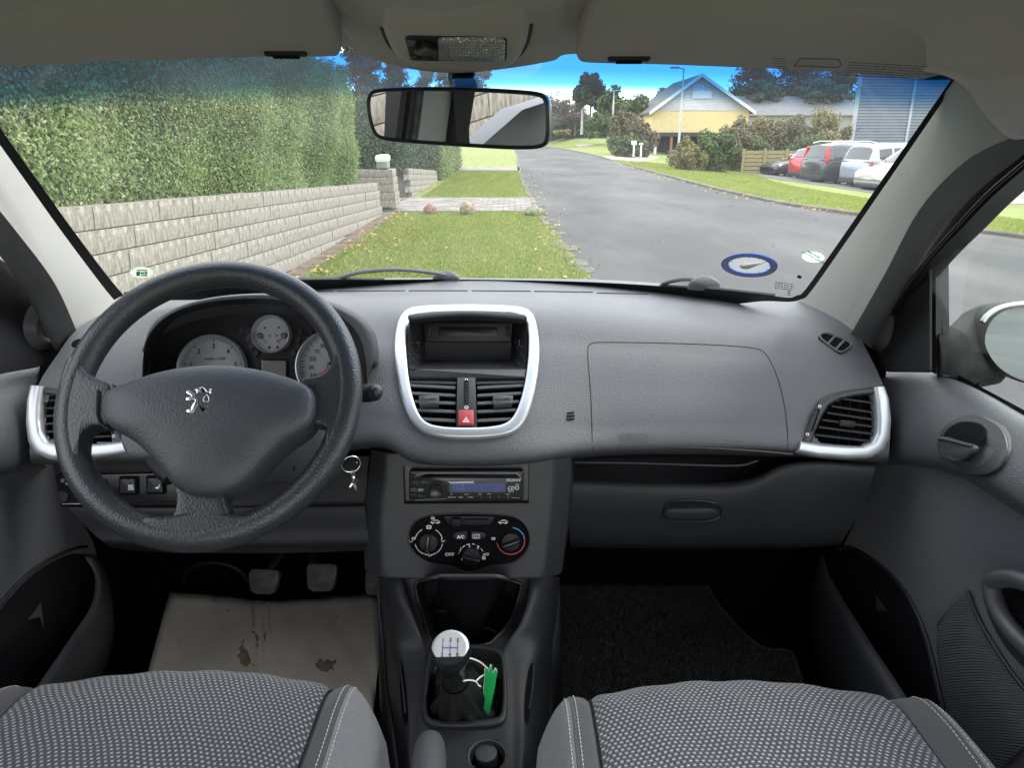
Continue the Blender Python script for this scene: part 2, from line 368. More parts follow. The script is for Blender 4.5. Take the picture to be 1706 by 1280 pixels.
def vergeL(n):
    y = 5.2+23.2*rng.random(n)**1.35; x = -1.85+(np.interp(y, ly, lx)-.03+1.85)*rng.random(n); k = ~((y > 12.95) & (y < 16.05)) & (x < np.interp(y, ly, lx)-.02*rng.random(n)-.1*(np.sin(y*7)+1)*rng.random(n)); return np.stack([x, y], 1)[k]
def vergeR(n):
    y = 9+33*rng.random(n)**1.1; x = np.interp(y, ky, kx)+.12+(5.2+1.2*np.sin(y*.2))*rng.random(n); return np.stack([x, y], 1)
blades('grass_blades', 110000, vergeL, M_blade, .028, .011); blades('grass_blades', 60000, vergeR, M_blade, .035, .018)
M_fallen = island_mat('fallen_leaves', [(.32, .16, .05), (.42, .30, .08), (.22, .10, .05), (.5, .42, .15)], .8, .1)
def leaves_on(n, fx):
    xy = fx(n); n = len(xy); z = np.array([H(x, y) for x, y in xy])+.03
    return leaf_np(np.stack([xy[:, 0], xy[:, 1], z], 1), np.tile([[0, 0, 1.]], (n, 1)), .06, .04, rng)
fl = lambda n: np.concatenate([np.stack([-1.95+.35*np.abs(rng.normal(size=n)), 3+10*rng.random(n)], 1), np.stack([left_x(12)+.05+.25*rng.normal(size=n//2)*.8, 6+20*rng.random(n//2)], 1), np.stack([-1.8+2.6*rng.random(n//5), 5+24*rng.random(n//5)], 1)])
V, F = leaves_on(190, fl); mesh_np('fallen_leaves', V, F, M_fallen, kind='stuff')
yk = 10+24*rng.random(220); V, F = leaves_on(220, lambda n: np.stack([np.interp(yk, ky, kx)-.05-.14*np.abs(rng.normal(size=n)), yk], 1)); mesh_np('fallen_leaves', V, F, M_fallen, kind='stuff')
# ------------------------------------------------------------------ retaining walls of split concrete blocks
M_block = mat('split_concrete', (.155, .138, .115), .95, col2=(.37, .34, .295), var=.1, vscale=24, vdet=12, bump=(('noise', 30, .6, .008), ('noise', 140, .6, .004)), vpos=(.33, .64), vstretch=(1, 1.6, .5))
def block_mesh(name, w, h, d, seed):
    r = random.Random(seed); gi = r.choice([1, 2, 3, 4, 9, 2]); m = M(); nx, nz = 5, 4; rows = []
    for j in range(nz+1):
        row = []
        for i in range(nx+1):
            e = min(i, nx-i, j, nz-j); u, v = i/nx, j/nz
            x = (r.uniform(-.002, .003) if e else (-.005 if j in (0, nz) else -.0035)) - (.006 if (i == gi and e) else 0)
            row.append((x, (u-.5)*w, (v-.5)*h))
        rows.append(row)
    m.grid(rows)
    b = len(m.v); m.v += [(-d, (i-.5)*w, (j-.5)*h) for j in (0, 1) for i in (0, 1)]; n = nx+1
    m.f += [(0, nx, b+1, b), (nz*n+nx, nz*n, b+2, b+3), (nz*n, 0, b, b+2), (nx, nz*n+nx, b+3, b+1)]
    me = bpy.data.meshes.new(name); me.from_pydata(m.v, [], m.f); me.materials.append(M_block); return me
BL, BH = .25, .125
bms = [block_mesh('block', BL-.002, BH-.007, .12, s) for s in range(6)]
def block_wall(root, y0, y1, ztop, xfront, batter=.011, maxparts=290, stuff=False, zfloor=0.0, coursemax=12):
    r = random.Random(9); n = 0; sl = math.atan((ztop(y1)-ztop(y0))/(y1-y0)); acc = M()
    for k in range(coursemax):
        y = y0-(BL/2 if k % 2 else 0)
        while y < y1-.05:
            yc = y+BL/2; zc = ztop(yc)-(k+.5)*BH; y += BL
            if zc+BH/2 < zfloor+.02: continue
            loc = Vector((xfront+batter*k+r.uniform(-.004, .004), yc, zc))
            if stuff or n >= maxparts:
                me = r.choice(bms); acc.add([(loc.x+v.co.x, loc.y+v.co.y, loc.z+v.co.z+v.co.y*math.tan(sl)) for v in me.vertices], [tuple(p.vertices) for p in me.polygons])
            else:
                o = bpy.data.objects.new('block', r.choice(bms)); COL.objects.link(o); o.parent = root; o.location = loc-org(root); o.rotation_euler = (sl, r.uniform(-.02, .02), r.uniform(-.012, .012)); n += 1
    if acc.v: acc.obj('block_rows', M_block, root, kind='stuff', angle=30)
w1 = thing('retaining_wall', 'long low retaining wall of pale split concrete blocks below the nearest hedge', 'wall', (-2.05, 7, 0))
zt1 = lambda y: .914-.045*(y-3.7)
block_wall(w1, 3.2, 12.4, zt1, -2.12)
block_wall(w1, -4.0, 3.2, zt1, -2.12, stuff=True)
M_mort = mat('wall_core', (.12, .11, .10), .95, bump=('noise', 60, .6, .01))
M().add([(-2.14, -4, -.1), (-2.14, 12.4, -.1), (-2.14, 12.4, zt1(12.4)-.03), (-2.14, -4, zt1(-4)-.03), (-2.5, -4, -.1), (-2.5, 12.4, -.1), (-2.5, 12.4, zt1(12.4)-.03), (-2.5, -4, zt1(-4)-.03)], [(0, 1, 2, 3), (4, 7, 6, 5), (3, 2, 6, 7), (1, 5, 6, 2)]).obj('wall_core', M_mort, w1)
# gate pier: short wall facing the car at the drive
pr = thing('wall_pier', 'stepped concrete block pier at the corner of the paved drive with a mailbox on top', 'wall', (-2.3, 13.2, 0))
def pier_course(z, x0, x1, y0, y1, r):
    x = x0
    while x < x1-.05:
        w = min(BL, x1-x); o = bpy.data.objects.new('block', r.choice(bms)); COL.objects.link(o); o.parent = pr; o.rotation_euler = (0, 0, -math.pi/2)
        o.location = Vector((x+w/2, y0+r.uniform(-.006, .006), z))-org(pr); o.scale = (1, w/BL, 1); x += w
    y = y0+.01
    while y < y1-.05:
        o = bpy.data.objects.new('block', r.choice(bms)); COL.objects.link(o); o.parent = pr
        o.location = Vector((x1+.005+r.uniform(-.006, .006), y+BL/2, z))-org(pr); y += BL
rr = random.Random(4)
for k in range(5): pier_course(.60-k*BH+.04, -2.75-(0 if k % 2 else .1), -1.97+.012*k, 13.02-.012*k, 13.5, rr)
M().box((-2.75, 13.15, -.05), (-2.06, 13.6, .66)).obj('pier_core', M_mort, pr)
w2 = thing('retaining_wall', 'second block retaining wall beyond the paved drive, sinking into the lawn', 'wall', (-2.0, 20, 0))
zt2 = lambda y: .60-.052*(y-16.2)
block_wall(w2, 16.2, 27, zt2, -2.1, coursemax=5, maxparts=120)
M().add([(-2.14, 16.15, -.1), (-2.14, 27, -.1), (-2.14, 27, .0), (-2.14, 16.15, .56), (-3.2, 16.15, -.1), (-3.2, 27, -.1), (-3.2, 27, .0), (-3.2, 16.15, .56)], [(0, 1, 2, 3), (3, 2, 6, 7), (0, 3, 7, 4)]).obj('wall_core', M_mort, w2)
# mailbox on the pier
mbx = P(639, 280, Y=13.2); mb = thing('mailbox', 'white mailbox with a grey underside on the block pier', 'mailbox', (mbx.x, 13.2, .66))
ML_white = mat('white_paint', (.78, .78, .76), .45, var=.05, vscale=20); ML_grey = mat('grey_metal', (.32, .33, .34), .5, metal=.4)
pm = Pl((mbx.x, 13.02, .84), 0); pm.slab = None
M().slab(rect(.21, .12, (0, .02), .05, 5), Pl((mbx.x, 13.1, .86)), -.22, .08, .01, True).obj('lid', ML_white, mb)
M().slab(rect(.185, .12, (0, -.06), .01), Pl((mbx.x, 13.1, .84)), -.2, .05, .006, True).obj('box', ML_grey, mb)
# boulders
def boulder(px, py, rx, ry, rz, m, label, seed):
    c = P(px, py, Z=0); r = np.random.default_rng(seed); ms = M(); rings = []; ph = r.random(12)*6
    for i in range(1, 12):
        t = math.pi*i/12; rings.append([(c.x+rx*math.sin(t)*math.cos(a)*(1+.16*math.sin(3*a+ph[0]+t)+.1*math.sin(5*a+ph[1])), c.y+ry*math.sin(t)*math.sin(a)*(1+.12*math.sin(2*a+ph[2])), rz*.55+rz*.8*math.cos(t)*(1+.15*math.sin(2*a+ph[3]))) for a in [k*math.pi/9 for k in range(18)]])
    ms.skin(rings, True, True); tag(ms.obj('boulder', m, loc=(c.x, c.y, 0), angle=35), label, 'boulder', 'boulders along the end of the verge')
boulder(718, 357, .105, .1, .13, mat('red_granite', (.30, .17, .14), .9, var=.35, vscale=18, vdet=8, bump=('noise', 25, 1, .03)), 'small reddish boulder in the lawn, nearest the block wall', 1)
boulder(780, 358, .125, .12, .17, mat('buff_granite', (.32, .26, .19), .9, var=.35, vscale=16, vdet=8, bump=('noise', 25, 1, .03)), 'upright buff boulder in the middle of the lawn edge', 2)
boulder(889, 360, .165, .12, .11, mat('mossy_stone', (.20, .20, .12), .9, var=.35, vscale=16, vdet=8, bump=('noise', 25, 1, .03)), 'low greenish boulder lying beside the road edge', 3)
# ------------------------------------------------------------------ hedges
M_leaf = island_mat('privet_leaves', [(.075, .14, .025), (.13, .22, .045), (.20, .31, .075), (.29, .40, .13), (.37, .39, .19)], .34, .36, noise=(1.1, .7))
M_hcore = mat('hedge_core', (.035, .04, .02), .95, var=.5, vscale=9, vdet=8, bump=('noise', 30, 1, .05))
hg = thing('hedge', 'tall clipped green hedge growing above the near block wall', 'hedge', (-2.8, 7, .4))
zb = lambda y: zt1(y)-.06
def hedge_face(y, z):  # x of the clipped face
    return -2.30+.05*math.sin(y*1.7+z*2)+.04*math.sin(y*4.3-z*3)+.03*math.sin(z*9+y)
hc = M(); ysr = [.5+i*.29 for i in range(40)]; hc.grid([[(hedge_face(y, .6+1.5*t)-.10-(0.35*(max(0, y-11.3))**2 if y > 11.3 else 0), y, zb(y)+(2.12-zb(y))*t) for t in [k/8 for k in range(9)]]+[(-3.4, y, 2.08)] for y in ysr])
e = [(-2.6-.8*t, 11.9, z) for t, z in [(0, .45), (0, 2.0), (1, 2.0), (1, .45)]]; hc.add(e, [(0, 1, 2, 3)])
hc.obj('branches', M_hcore, hg)
def hedge_leaves(n):
    y = 1.5+10.7*rng.random(n)**1.0; z = np.array([zb(v) for v in y]); z = z-.03+(2.17-z)*rng.random(n)
    x = np.array([hedge_face(a, b) for a, b in zip(y, z)])+rng.normal(size=n)*.035-.03-.30*np.clip(y-11.4, 0, 1)**2-.25*np.clip(z-1.95, 0, 1)
    N = np.tile([[1., 0, .15]], (n, 1)); return np.stack([x, y, z], 1), N
C, N = hedge_leaves(150000); y_ = C[:, 1]; V, F = leaf_np(C, N, .029, .0145, rng); V2 = V-np.array([[-2.8, 7, .4]])
k = 9000; t = np.stack([-2.35-1.0*rng.random(k), 1.5+10.6*rng.random(k), 2.13+.05*rng.random(k)+.04*np.abs(rng.normal(size=k))], 1); Va, Fa = leaf_np(t, np.tile([[0, 0, 1.]], (k, 1)), .05, .024, rng, up=.9)
e_ = np.stack([-2.35-1.0*rng.random(k//2), 12.0+.06*rng.normal(size=k//2), .45+1.7*rng.random(k//2)], 1); Vb, Fb = leaf_np(e_, np.tile([[0, 1., 0.]], (k//2, 1)), .045, .022, rng)
off = np.array([[-2.8, 7, .4]]); mesh_np('foliage', np.concatenate([V, Va, Vb])-off, np.concatenate([F, Fa+len(V), Fb+len(V)+len(Va)]), M_leaf, hg, kind='stuff')
# twigs showing in the bare patches
tw = M(); rt = random.Random(8)
for i in range(520):
    y, z = (rt.gauss(4.2, .5), rt.gauss(1.45, .25)) if i % 2 else (rt.gauss(7.2, .6), rt.gauss(1.3, .25)); x = hedge_face(y, z)-.05
    d = Vector((rt.uniform(.03, .10), rt.gauss(0, .07), rt.uniform(-.02, .11))); a = Vector((x, y, z)); tw.tube([a, a+d*.6, a+d+Vector((0, rt.gauss(0, .02), .01))], [.0028, .002, .0012], 4, False)
tw.obj('twig', mat('twig_bark', (.22, .16, .12), .9, var=.3, vscale=40), hg, kind='stuff')
M_leaf2 = island_mat('dark_hedge_leaves', [(.018, .05, .018), (.035, .08, .025), (.06, .11, .035)], .5, .15)
def box_hedge(x0, x1, y0, y1, z0, z1, n, label, m, size=.07):
    c = ((x0+x1)/2, (y0+y1)/2, z0); h = thing('hedge', label, 'hedge', c)
    M().box((x0+.1, y0+.1, z0), (x1-.1, y1-.1, z1-.08)).obj('branches', M_hcore, h)
    pts = []; nn = []
    for ax in range(3):
        k = int(n*(.5 if ax == 0 else .3 if ax == 1 else .2)); u = rng.random((k, 3)); p = np.array([x0, y0, z0])+u*np.array([x1-x0, y1-y0, z1-z0]); nv = np.zeros((k, 3))
        if ax == 0: p[:, 0] = x1; nv[:, 0] = 1
        elif ax == 1: p[:, 1] = y0; nv[:, 1] = -1
        else: p[:, 2] = z1; nv[:, 2] = 1
        pts.append(p+rng.normal(size=p.shape)*.05); nn.append(nv)
    V, F = leaf_np(np.concatenate(pts), np.concatenate(nn), size, size*.55, rng); mesh_np('foliage', V-np.array([c]), F, m, h, kind='stuff')
box_hedge(-4.6, -2.25, 16.1, 22, .45, 2.0, 16000, 'dark green clipped hedge beyond the paved drive, behind the white mailbox', M_leaf2)
box_hedge(-4.6, -1.95, 22.2, 30, .0, 1.9, 14000, 'lighter green hedge at the far end of the second block wall', M_leaf, .08)
# ------------------------------------------------------------------ trees and shrubs
M_bark = mat('bark', (.16, .13, .10), .95, var=.4, vscale=14, bump=('noise', 30, 1, .03))
PAL = {'pine': [(.025, .045, .03), (.045, .075, .04), (.08, .11, .06)], 'green': [(.05, .09, .03), (.09, .14, .04), (.15, .19, .07)], 'brown': [(.09, .085, .045), (.15, .135, .07), (.13, .155, .06), (.21, .19, .10)],
       'bare': [(.13, .105, .10), (.18, .15, .14), (.22, .19, .17)], 'yellow': [(.16, .15, .05), (.26, .22, .08), (.12, .16, .05)]}
FM = {k: island_mat('foliage_'+k, v, .6, .2, noise=(.5, .5)) for k, v in PAL.items()}
def crown_pts(n, c, rad, seed, blobs=14, hollow=.25, conif=False, flat=False):
    r = np.random.default_rng(seed); cs = []; blobs = int(blobs*(1 if conif else 1.9))
    for b in range(blobs):
        d = r.normal(size=3); d /= np.linalg.norm(d); q = r.random()**.5*.72
        if conif: h = r.random(); cs.append((d[0]*(1-h)*.75, d[1]*(1-h)*.75, h*2-1, .28+.25*(1-h)))
        else: cs.append((d[0]*q*1.1, d[1]*q*1.1, d[2]*q*1.1, r.uniform(.14, .40)))
    cs = np.array(cs); k = r.integers(0, blobs, n); d = r.normal(size=(n, 3)); d /= np.linalg.norm(d, axis=1)[:, None]; d[:, 2] = d[:, 2]*(.45 if conif else .9)
    q = (hollow+(1-hollow)*r.random(n))[:, None]; p = cs[k, :3]+d*cs[k, 3:]*q; N = d+p*.3; N /= np.linalg.norm(N, axis=1)[:, None]
    return np.array(c)+p*np.array(rad), N
def tree(name, cat, label, px0, px1, pt, pb, Y, pal, n, seed, size=None, conif=False, trunk=True, group=None, blobs=14, crown_lo=.25, ztop=None):
    x0, x1 = P(px0, 220, Y=Y).x, P(px1, 220, Y=Y).x; zt = ztop if ztop else P((px0+px1)/2, pt, Y=Y).z; zb_ = P((px0+px1)/2, pb, Y=Y).z; xc = (x0+x1)/2
    base = Vector((xc, Y, zb_)); t = thing(name, label, cat, base, group=group); h = zt-zb_; rx = (x1-x0)/2
    cl = zb_+h*crown_lo if trunk else zb_-h*.35; C, N = crown_pts(n, (xc, Y, (zt+cl)/2), (rx, min(rx, 2.5+rx*.4), (zt-cl)/2), seed, blobs, conif=conif)
    s = size if size else max(.06, Y*.0042); V, F = leaf_np(C, N, s*1.25, s*(.5 if conif or pal == 'bare' else .75), np.random.default_rng(seed))
    mesh_np('crown' if trunk else 'foliage', V-np.array([tuple(base)]), F, FM[pal], t, kind='stuff')
    m = M(); r = random.Random(seed)
    if trunk:
        tr = .018*h+.04; m.tube([(xc, Y, zb_-.3), (xc+.02*h*r.uniform(-1, 1), Y, zb_+h*.35), (xc+.03*h*r.uniform(-1, 1), Y, zb_+h*.65), (xc, Y, zb_+h*.93)], [tr, tr*.75, tr*.45, tr*.12], 7)
        for i in range(9):
            z = zb_+h*r.uniform(max(.18, crown_lo*.8), .8); a = r.uniform(0, 6.28); q = rx*r.uniform(.4, .85); m.tube([(xc, Y, z), (xc+q*.5*math.cos(a), Y+q*.4*math.sin(a), z+h*.05), (xc+q*math.cos(a), Y+q*.7*math.sin(a), z+h*.13)], [tr*.35, tr*.22, tr*.06], 5)
        m.obj('trunk', M_bark, t)
    else:
        for i in range(9): a = r.uniform(0, 6.28); m.tube([(xc+rx*.1*math.cos(a), Y, zb_-.1), (xc+rx*.6*math.cos(a), Y+rx*.25*math.sin(a), zb_+h*.6)], [.03, .01], 5)
        m.obj('stem', M_bark, t)
    return t
TG = 'trees along the far end of the road'
tree('conifer', 'tree', 'dark blue-green conifer above the end of the near hedge', 545, 668, 40, 215, 26, 'pine', 9000, 21, .12, conif=True, blobs=40, crown_lo=.12, group='conifers behind the hedge')
tree('conifer', 'tree', 'shorter conifer right of the darker one, above the mirror', 612, 712, 95, 215, 31, 'pine', 5000, 22, .12, conif=True, blobs=34, crown_lo=.1, group='conifers behind the hedge')
for i, (a, b, yt, pal, lab) in enumerate([(690, 735, 70, 'brown', 'thin pine with a bare trunk, leftmost above the interior mirror'), (722, 768, 78, 'brown', 'thin pine with sparse brown crown left of the mirror stem'), (775, 826, 72, 'brown', 'thin sparse pine just right of the mirror stem'), (748, 790, 66, 'pine', 'thin pine hidden half behind the mirror stem')]):
    tree('pine_tree', 'tree', lab, a, b, yt, 222, 42+i*2, pal, 2600, 40+i, .14, conif=True, blobs=22, crown_lo=.45, group='thin pines above the mirror')
tree('bare_tree', 'tree', 'leafless grey-purple tree beside the far end of the road, right of the mirror', 872, 962, 146, 222, 88, 'bare', 4200, 51, .26, blobs=26, crown_lo=.1, group=TG)
tree('bare_tree', 'tree', 'smaller leafless brownish tree between the road and the left lamp post', 930, 985, 165, 222, 92, 'bare', 2600, 52, .26, blobs=20, crown_lo=.1, group=TG)
tree('pine_tree', 'tree', 'tall rounded pine rising highest behind the left lamp post', 952, 1012, 113, 222, 84, 'pine', 5200, 53, .36, blobs=20, crown_lo=.3, group=TG)
tree('leafy_tree', 'tree', 'broad green tree with the small lamp post in front of it', 992, 1048, 136, 225, 80, 'green', 4600, 54, .32, blobs=22, crown_lo=.12, group=TG)
tree('leafy_tree', 'tree', 'yellowing green tree nearest the left roof slope of the yellow house', 1030, 1084, 150, 228, 76, 'green', 4200, 55, .3, blobs=22, crown_lo=.1, group=TG)
tree('leafy_tree', 'tree', 'thin brown tree behind the left roof slope of the yellow house', 1078, 1140, 140, 205, 96, 'brown', 2600, 56, .36, blobs=18, crown_lo=.1, group=TG)
tree('dark_shrub', 'shrub', 'dark low hedge-like shrub at the far bend of the road', 905, 985, 193, 223, 94, 'pine', 2600, 57, .35, trunk=False, group='shrubs around the yellow house')
tree('light_shrub', 'shrub', 'light green bush behind the left lamp post', 960, 1020, 178, 224, 78, 'green', 2600, 58, .3, trunk=False, group='shrubs around the yellow house')
tree('grass_clump', 'shrub', 'pale yellow clump of tall grass at the road bend', 920, 957, 213, 224, 80, 'yellow', 900, 59, .25, trunk=False)
tree('brown_shrub', 'shrub', 'reddish brown shrub left of the carport', 1012, 1066, 176, 256, 60, 'brown', 10000, 60, .18, trunk=False, group='shrubs around the yellow house')
tree('brown_shrub', 'shrub', 'rusty shrub touching the left corner of the yellow wall', 1036, 1096, 184, 260, 56, 'brown', 10000, 61, .17, trunk=False, group='shrubs around the yellow house')
tree('green_shrub', 'shrub', 'dark green bush under the rusty shrub beside the carport', 1012, 1072, 218, 258, 52, 'green', 3000, 62, .2, trunk=False, group='shrubs around the yellow house')
SG = 'shrubs between the carport and the car park'
tree('green_shrub', 'shrub', 'yellow-green bush beside the tall lamp post foot', 1116, 1182, 221, 288, 33, 'yellow', 10000, 63, .10, trunk=False, group=SG)
tree('green_shrub', 'shrub', 'large green bush in front of the right half of the yellow wall', 1148, 1240, 206, 290, 34, 'green', 15000, 64, .10, trunk=False, group=SG)
tree('brown_shrub', 'shrub', 'tall brown-green bush hiding the right corner of the yellow wall', 1200, 1290, 178, 280, 42, 'brown', 14000, 65, .12, trunk=False, group=SG)
tree('brown_shrub', 'shrub', 'wide brownish bush behind the red car', 1262, 1358, 174, 272, 44, 'brown', 14000, 66, .12, trunk=False, group=SG)
tree('brown_shrub', 'shrub', 'dense olive bush against the left corner of the corrugated building', 1330, 1426, 174, 270, 43, 'yellow', 14000, 67, .12, trunk=False, group=SG)
tree('brown_shrub', 'shrub', 'brown-green bush in the gap between the large green bush and the tall brown-green one', 1185, 1268, 196, 288, 38, 'brown', 12000, 167, .11, trunk=False, group=SG)
tree('brown_shrub', 'shrub', 'rusty bush rising behind the silver roof rails', 1290, 1400, 176, 270, 46, 'brown', 13000, 168, .13, trunk=False, group=SG)
tree('brown_shrub', 'shrub', 'olive bush in the gap above the wooden fence', 1232, 1330, 184, 275, 45, 'yellow', 12000, 169, .12, trunk=False, group=SG)
tree('green_shrub', 'shrub', 'low dark bush behind the wooden fence', 1220, 1300, 220, 285, 40, 'green', 9000, 68, .11, trunk=False, group=SG)
tree('green_shrub', 'shrub', 'low green bush behind the roofs of the parked cars', 1290, 1410, 218, 275, 41, 'green', 9000, 69, .11, trunk=False, group=SG)
HG = 'dark trees behind the long grey roof'
for i, (a, b, yt, lab) in enumerate([(1195, 1300, 70, 'dark tree right of the gable peak'), (1255, 1385, 20, 'tallest dark tree above the long grey roof'), (1335, 1450, 40, 'dark tree beside the corrugated building')]):
    tree('dark_tree', 'tree', lab, a, b, yt, 195, 84+3*i, 'pine', 8500, 70+i, .34, blobs=60, crown_lo=.1, conif=True, group=HG)
for i, (a, b, yt, lab) in enumerate([(1222, 1300, 128, 'olive brown tree crown directly over the left end of the long grey roof'), (1300, 1425, 130, 'olive brown tree crown over the right end of the long grey roof')]):
    tree('brown_tree', 'tree', lab, a, b, yt, 190, 80, 'brown', 4200, 75+i, .34, blobs=22, crown_lo=.1, group=HG)
k = 12000; r = np.random.default_rng(99); xx = -70+150*r.random(k); top = 3.2+1.6*np.sin(xx*.31)+1.1*np.sin(xx*.83+1)+.7*np.sin(xx*2.1); zz = -.5+(top+.5)*r.random(k)**.8; C = np.stack([xx, 128+3*r.normal(size=k), zz], 1); V, F = leaf_np(C, np.tile([[0, -1., .2]], (k, 1)), 1.1, .7, r); mesh_np('far_wood', V, F, FM['brown'], kind='stuff')
for a, b, yt, seed, lab in ((905, 955, 196, 81, 'dark clipped hedge at the far road bend'), (950, 1010, 196, 82, 'dark hedge behind the left lamp post foot')):
    x0, x1 = P(a, 220, Y=97).x, P(b, 220, Y=97).x; box_hedge(x0, x1, 97, 99, -.3, P(a, yt, Y=97).z, 1800, lab, M_leaf2, .3)
# ------------------------------------------------------------------ lamp posts
M_galv = mat('galvanised_steel', (.50, .51, .52), .5, metal=.3, var=.1, vscale=5)
def lamp_post(px, pb, pt, Y, label, arm, r=.075, double=False):
    b = P(px, pb, Y=Y); z1 = P(px, pt, Y=Y).z; t = thing('lamp_post', label, 'lamp post', b, group='street lamp posts')
    M().tube([(b.x, Y, b.z-.2), (b.x, Y, b.z+1), (b.x, Y, z1)], [r*1.15, r, r*.6], 10).obj('pole', M_galv, t)
    M().tube([(b.x, Y, z1-.03), (b.x-arm, Y, z1+.04)], r*.5, 8).obj('arm', M_galv, t)
    m = M(); q = Pl((b.x-arm-.15, Y, z1+.05), 90)
    m.slab(rect(.5, .24, (0, 0), .08), q, -.06, .04, .02, True); m.obj('lamp_head', mat('lamp_housing', (.25, .27, .3), .4), t)
    if double: M().tube([(b.x, Y, z1), (b.x+arm, Y, z1+.04)], r*.5, 8).obj('arm', M_galv, t)
lamp_post(1130, 252, 113.5, 44, 'tall grey lamp post in front of the yellow house', .35, .065)
lamp_post(969, 221, 157, 86, 'grey lamp post standing on the far lawn below the tall pine', .5, .13)
lamp_post(1021, 200, 151, 78, 'short lamp post top showing before the green trees', .45, .1, True)
# second mailbox, far side
for k, (px, py, w, lab) in enumerate([(1056, 238, .30, 'white round-fronted mailbox among the shrubs left of the carport'), (1068, 240, .26, 'small white mailbox on a post at the pink drive')]):
    b = P(px, 256, Y=50); z = P(px, py, Y=50).z; t = thing('mailbox', lab, 'mailbox', b)
    M().slab(rect(w, w*(.9 if k == 0 else .4), (0, 0), w*.18), Pl((b.x, 50, z)), -.3, .02, .02, True).obj('box', ML_white, t); M().box((b.x-.05, 50.05, b.z-.2), (b.x+.05, 50.15, z)).obj('post', ML_white, t)
# ------------------------------------------------------------------ yellow house
HY = 70; hx0, hx1 = P(1086, 200, Y=HY).x, P(1247, 200, Y=HY).x; zE = P(1247, 184, Y=HY).z; zA = P(1170, 126, Y=HY).z; zB = P(1170, 224, Y=HY).z; xm = (hx0+hx1)/2-.3
M_yel = mat('yellow_render', (.70, .56, .28), .85, var=.06, vscale=3); M_clad = mat('pale_grey_cladding', (.52, .53, .56), .8, var=.04, vscale=2); M_roof = mat('dark_roof_sheet', (.085, .085, .092), .85, var=.2, vscale=4)
M_trim = mat('white_trim', (.66, .67, .70), .5); M_glassd = mat('house_glass', (.25, .30, .36), .08, spec=.8, var=.3, vscale=1.2); M_dark = mat('carport_dark', (.045, .045, .05), .8)
hs = thing('yellow_house', 'yellow rendered house with a pale grey gable facing the road', 'house', ((hx0+hx1)/2, HY+5, -.8))
M().box((hx0, HY, zB-.6), (hx1, HY+11, zE)).obj('wall', M_yel, hs)
gb = M(); n = 12; D = .06
for i in range(n):   # cladding boards of the gable
    a, b = i/n, (i+1)/n; z0, z1 = zE+(zA-zE)*a, zE+(zA-zE)*b-.012; l = lambda t: hx0+(xm-hx0)*t; r_ = lambda t: hx1+(xm-hx1)*t
    o = M(); o.add([(l(a), HY-D, z0), (r_(a), HY-D, z0), (r_(b), HY-D+.006, z1), (l(b), HY-D+.006, z1), (l(a), HY+.1, z0), (r_(a), HY+.1, z0), (r_(b), HY+.1, z1), (l(b), HY+.1, z1)], [(0, 1, 2, 3), (0, 4, 5, 1), (3, 2, 6, 7), (0, 3, 7, 4), (1, 5, 6, 2)]); o.obj('board', M_clad, hs)
for s, xe in ((-1, hx0), (1, hx1)):
    ov = .38*s; sl = (zA-zE)/abs(xm-xe); za = zA+.12; xe2 = xe+ov; ze = zA-sl*abs(xe2-xm)+.12
    o = M(); o.add([(xm, HY-.7, za), (xm, HY+11.6, za), (xe2, HY+11.6, ze), (xe2, HY-.7, ze), (xm, HY-.7, za-.16), (xm, HY+11.6, za-.16), (xe2, HY+11.6, ze-.16), (xe2, HY-.7, ze-.16)], [(0, 1, 2, 3), (7, 6, 5, 4), (3, 2, 6, 7), (0, 3, 7, 4)]); rf = o.obj('roof', M_roof, hs, angle=20)
    o = M(); o.add([(xm, HY-.76, za+.05), (xe2, HY-.76, ze+.05), (xe2, HY-.76, ze-.25), (xm, HY-.76, za-.25), (xm, HY-.7, za+.05), (xe2, HY-.7, ze+.05), (xe2, HY-.7, ze-.25), (xm, HY-.7, za-.25)], [(0, 1, 2, 3), (0, 4, 5, 1), (3, 2, 6, 7)]); o.obj('bargeboard', M_trim, rf, angle=20)
wx0, wx1, wz0, wz1 = P(1152.5, 160, Y=HY).x, P(1185, 160, Y=HY).x, P(1168, 164, Y=HY).z, P(1168, 141.5, Y=HY).z
w = M().box((wx0, HY-.16, wz0), (wx1, HY+.0, wz1)).obj('window', M_trim, hs)
pw = (wx1-wx0)/2; ph = (wz1-wz0)/2
for i in range(2):
    for j in range(2): M().box((wx0+pw*i+.1, HY-.175, wz0+ph*j+.09), (wx0+pw*(i+1)-.06, HY-.17, wz0+ph*(j+1)-.08)).obj('pane', M_glassd if j else M_trim, w)
cx0, cx1 = P(1088, 224, Y=HY-6).x, P(1190, 224, Y=HY-6).x; cz = P(1130, 225, Y=HY-6).z
cp = thing('carport', 'dark flat-roofed carport below the yellow wall', 'carport', ((cx0+cx1)/2, HY-4, -.9))
M().box((cx0, HY-6.2, cz-.1), (cx1, HY-.1, cz+.22)).obj('roof', M_dark, cp); M().box((cx0, HY-.7, -1.3), (cx1, HY-.3, cz-.1)).obj('back_wall', M_dark, cp); M().box((cx1-.3, HY-6, -1.3), (cx1, HY-.8, cz-.1)).obj('side_wall', M_dark, cp)
for px in (1092, 1118): x = P(px, 240, Y=HY-6).x; M().box((x-.09, HY-6.1, -1.4), (x+.09, HY-5.9, cz-.1)).obj('post', mat('red_wood', (.28, .13, .09), .8) if px > 1100 else M_trim, cp)
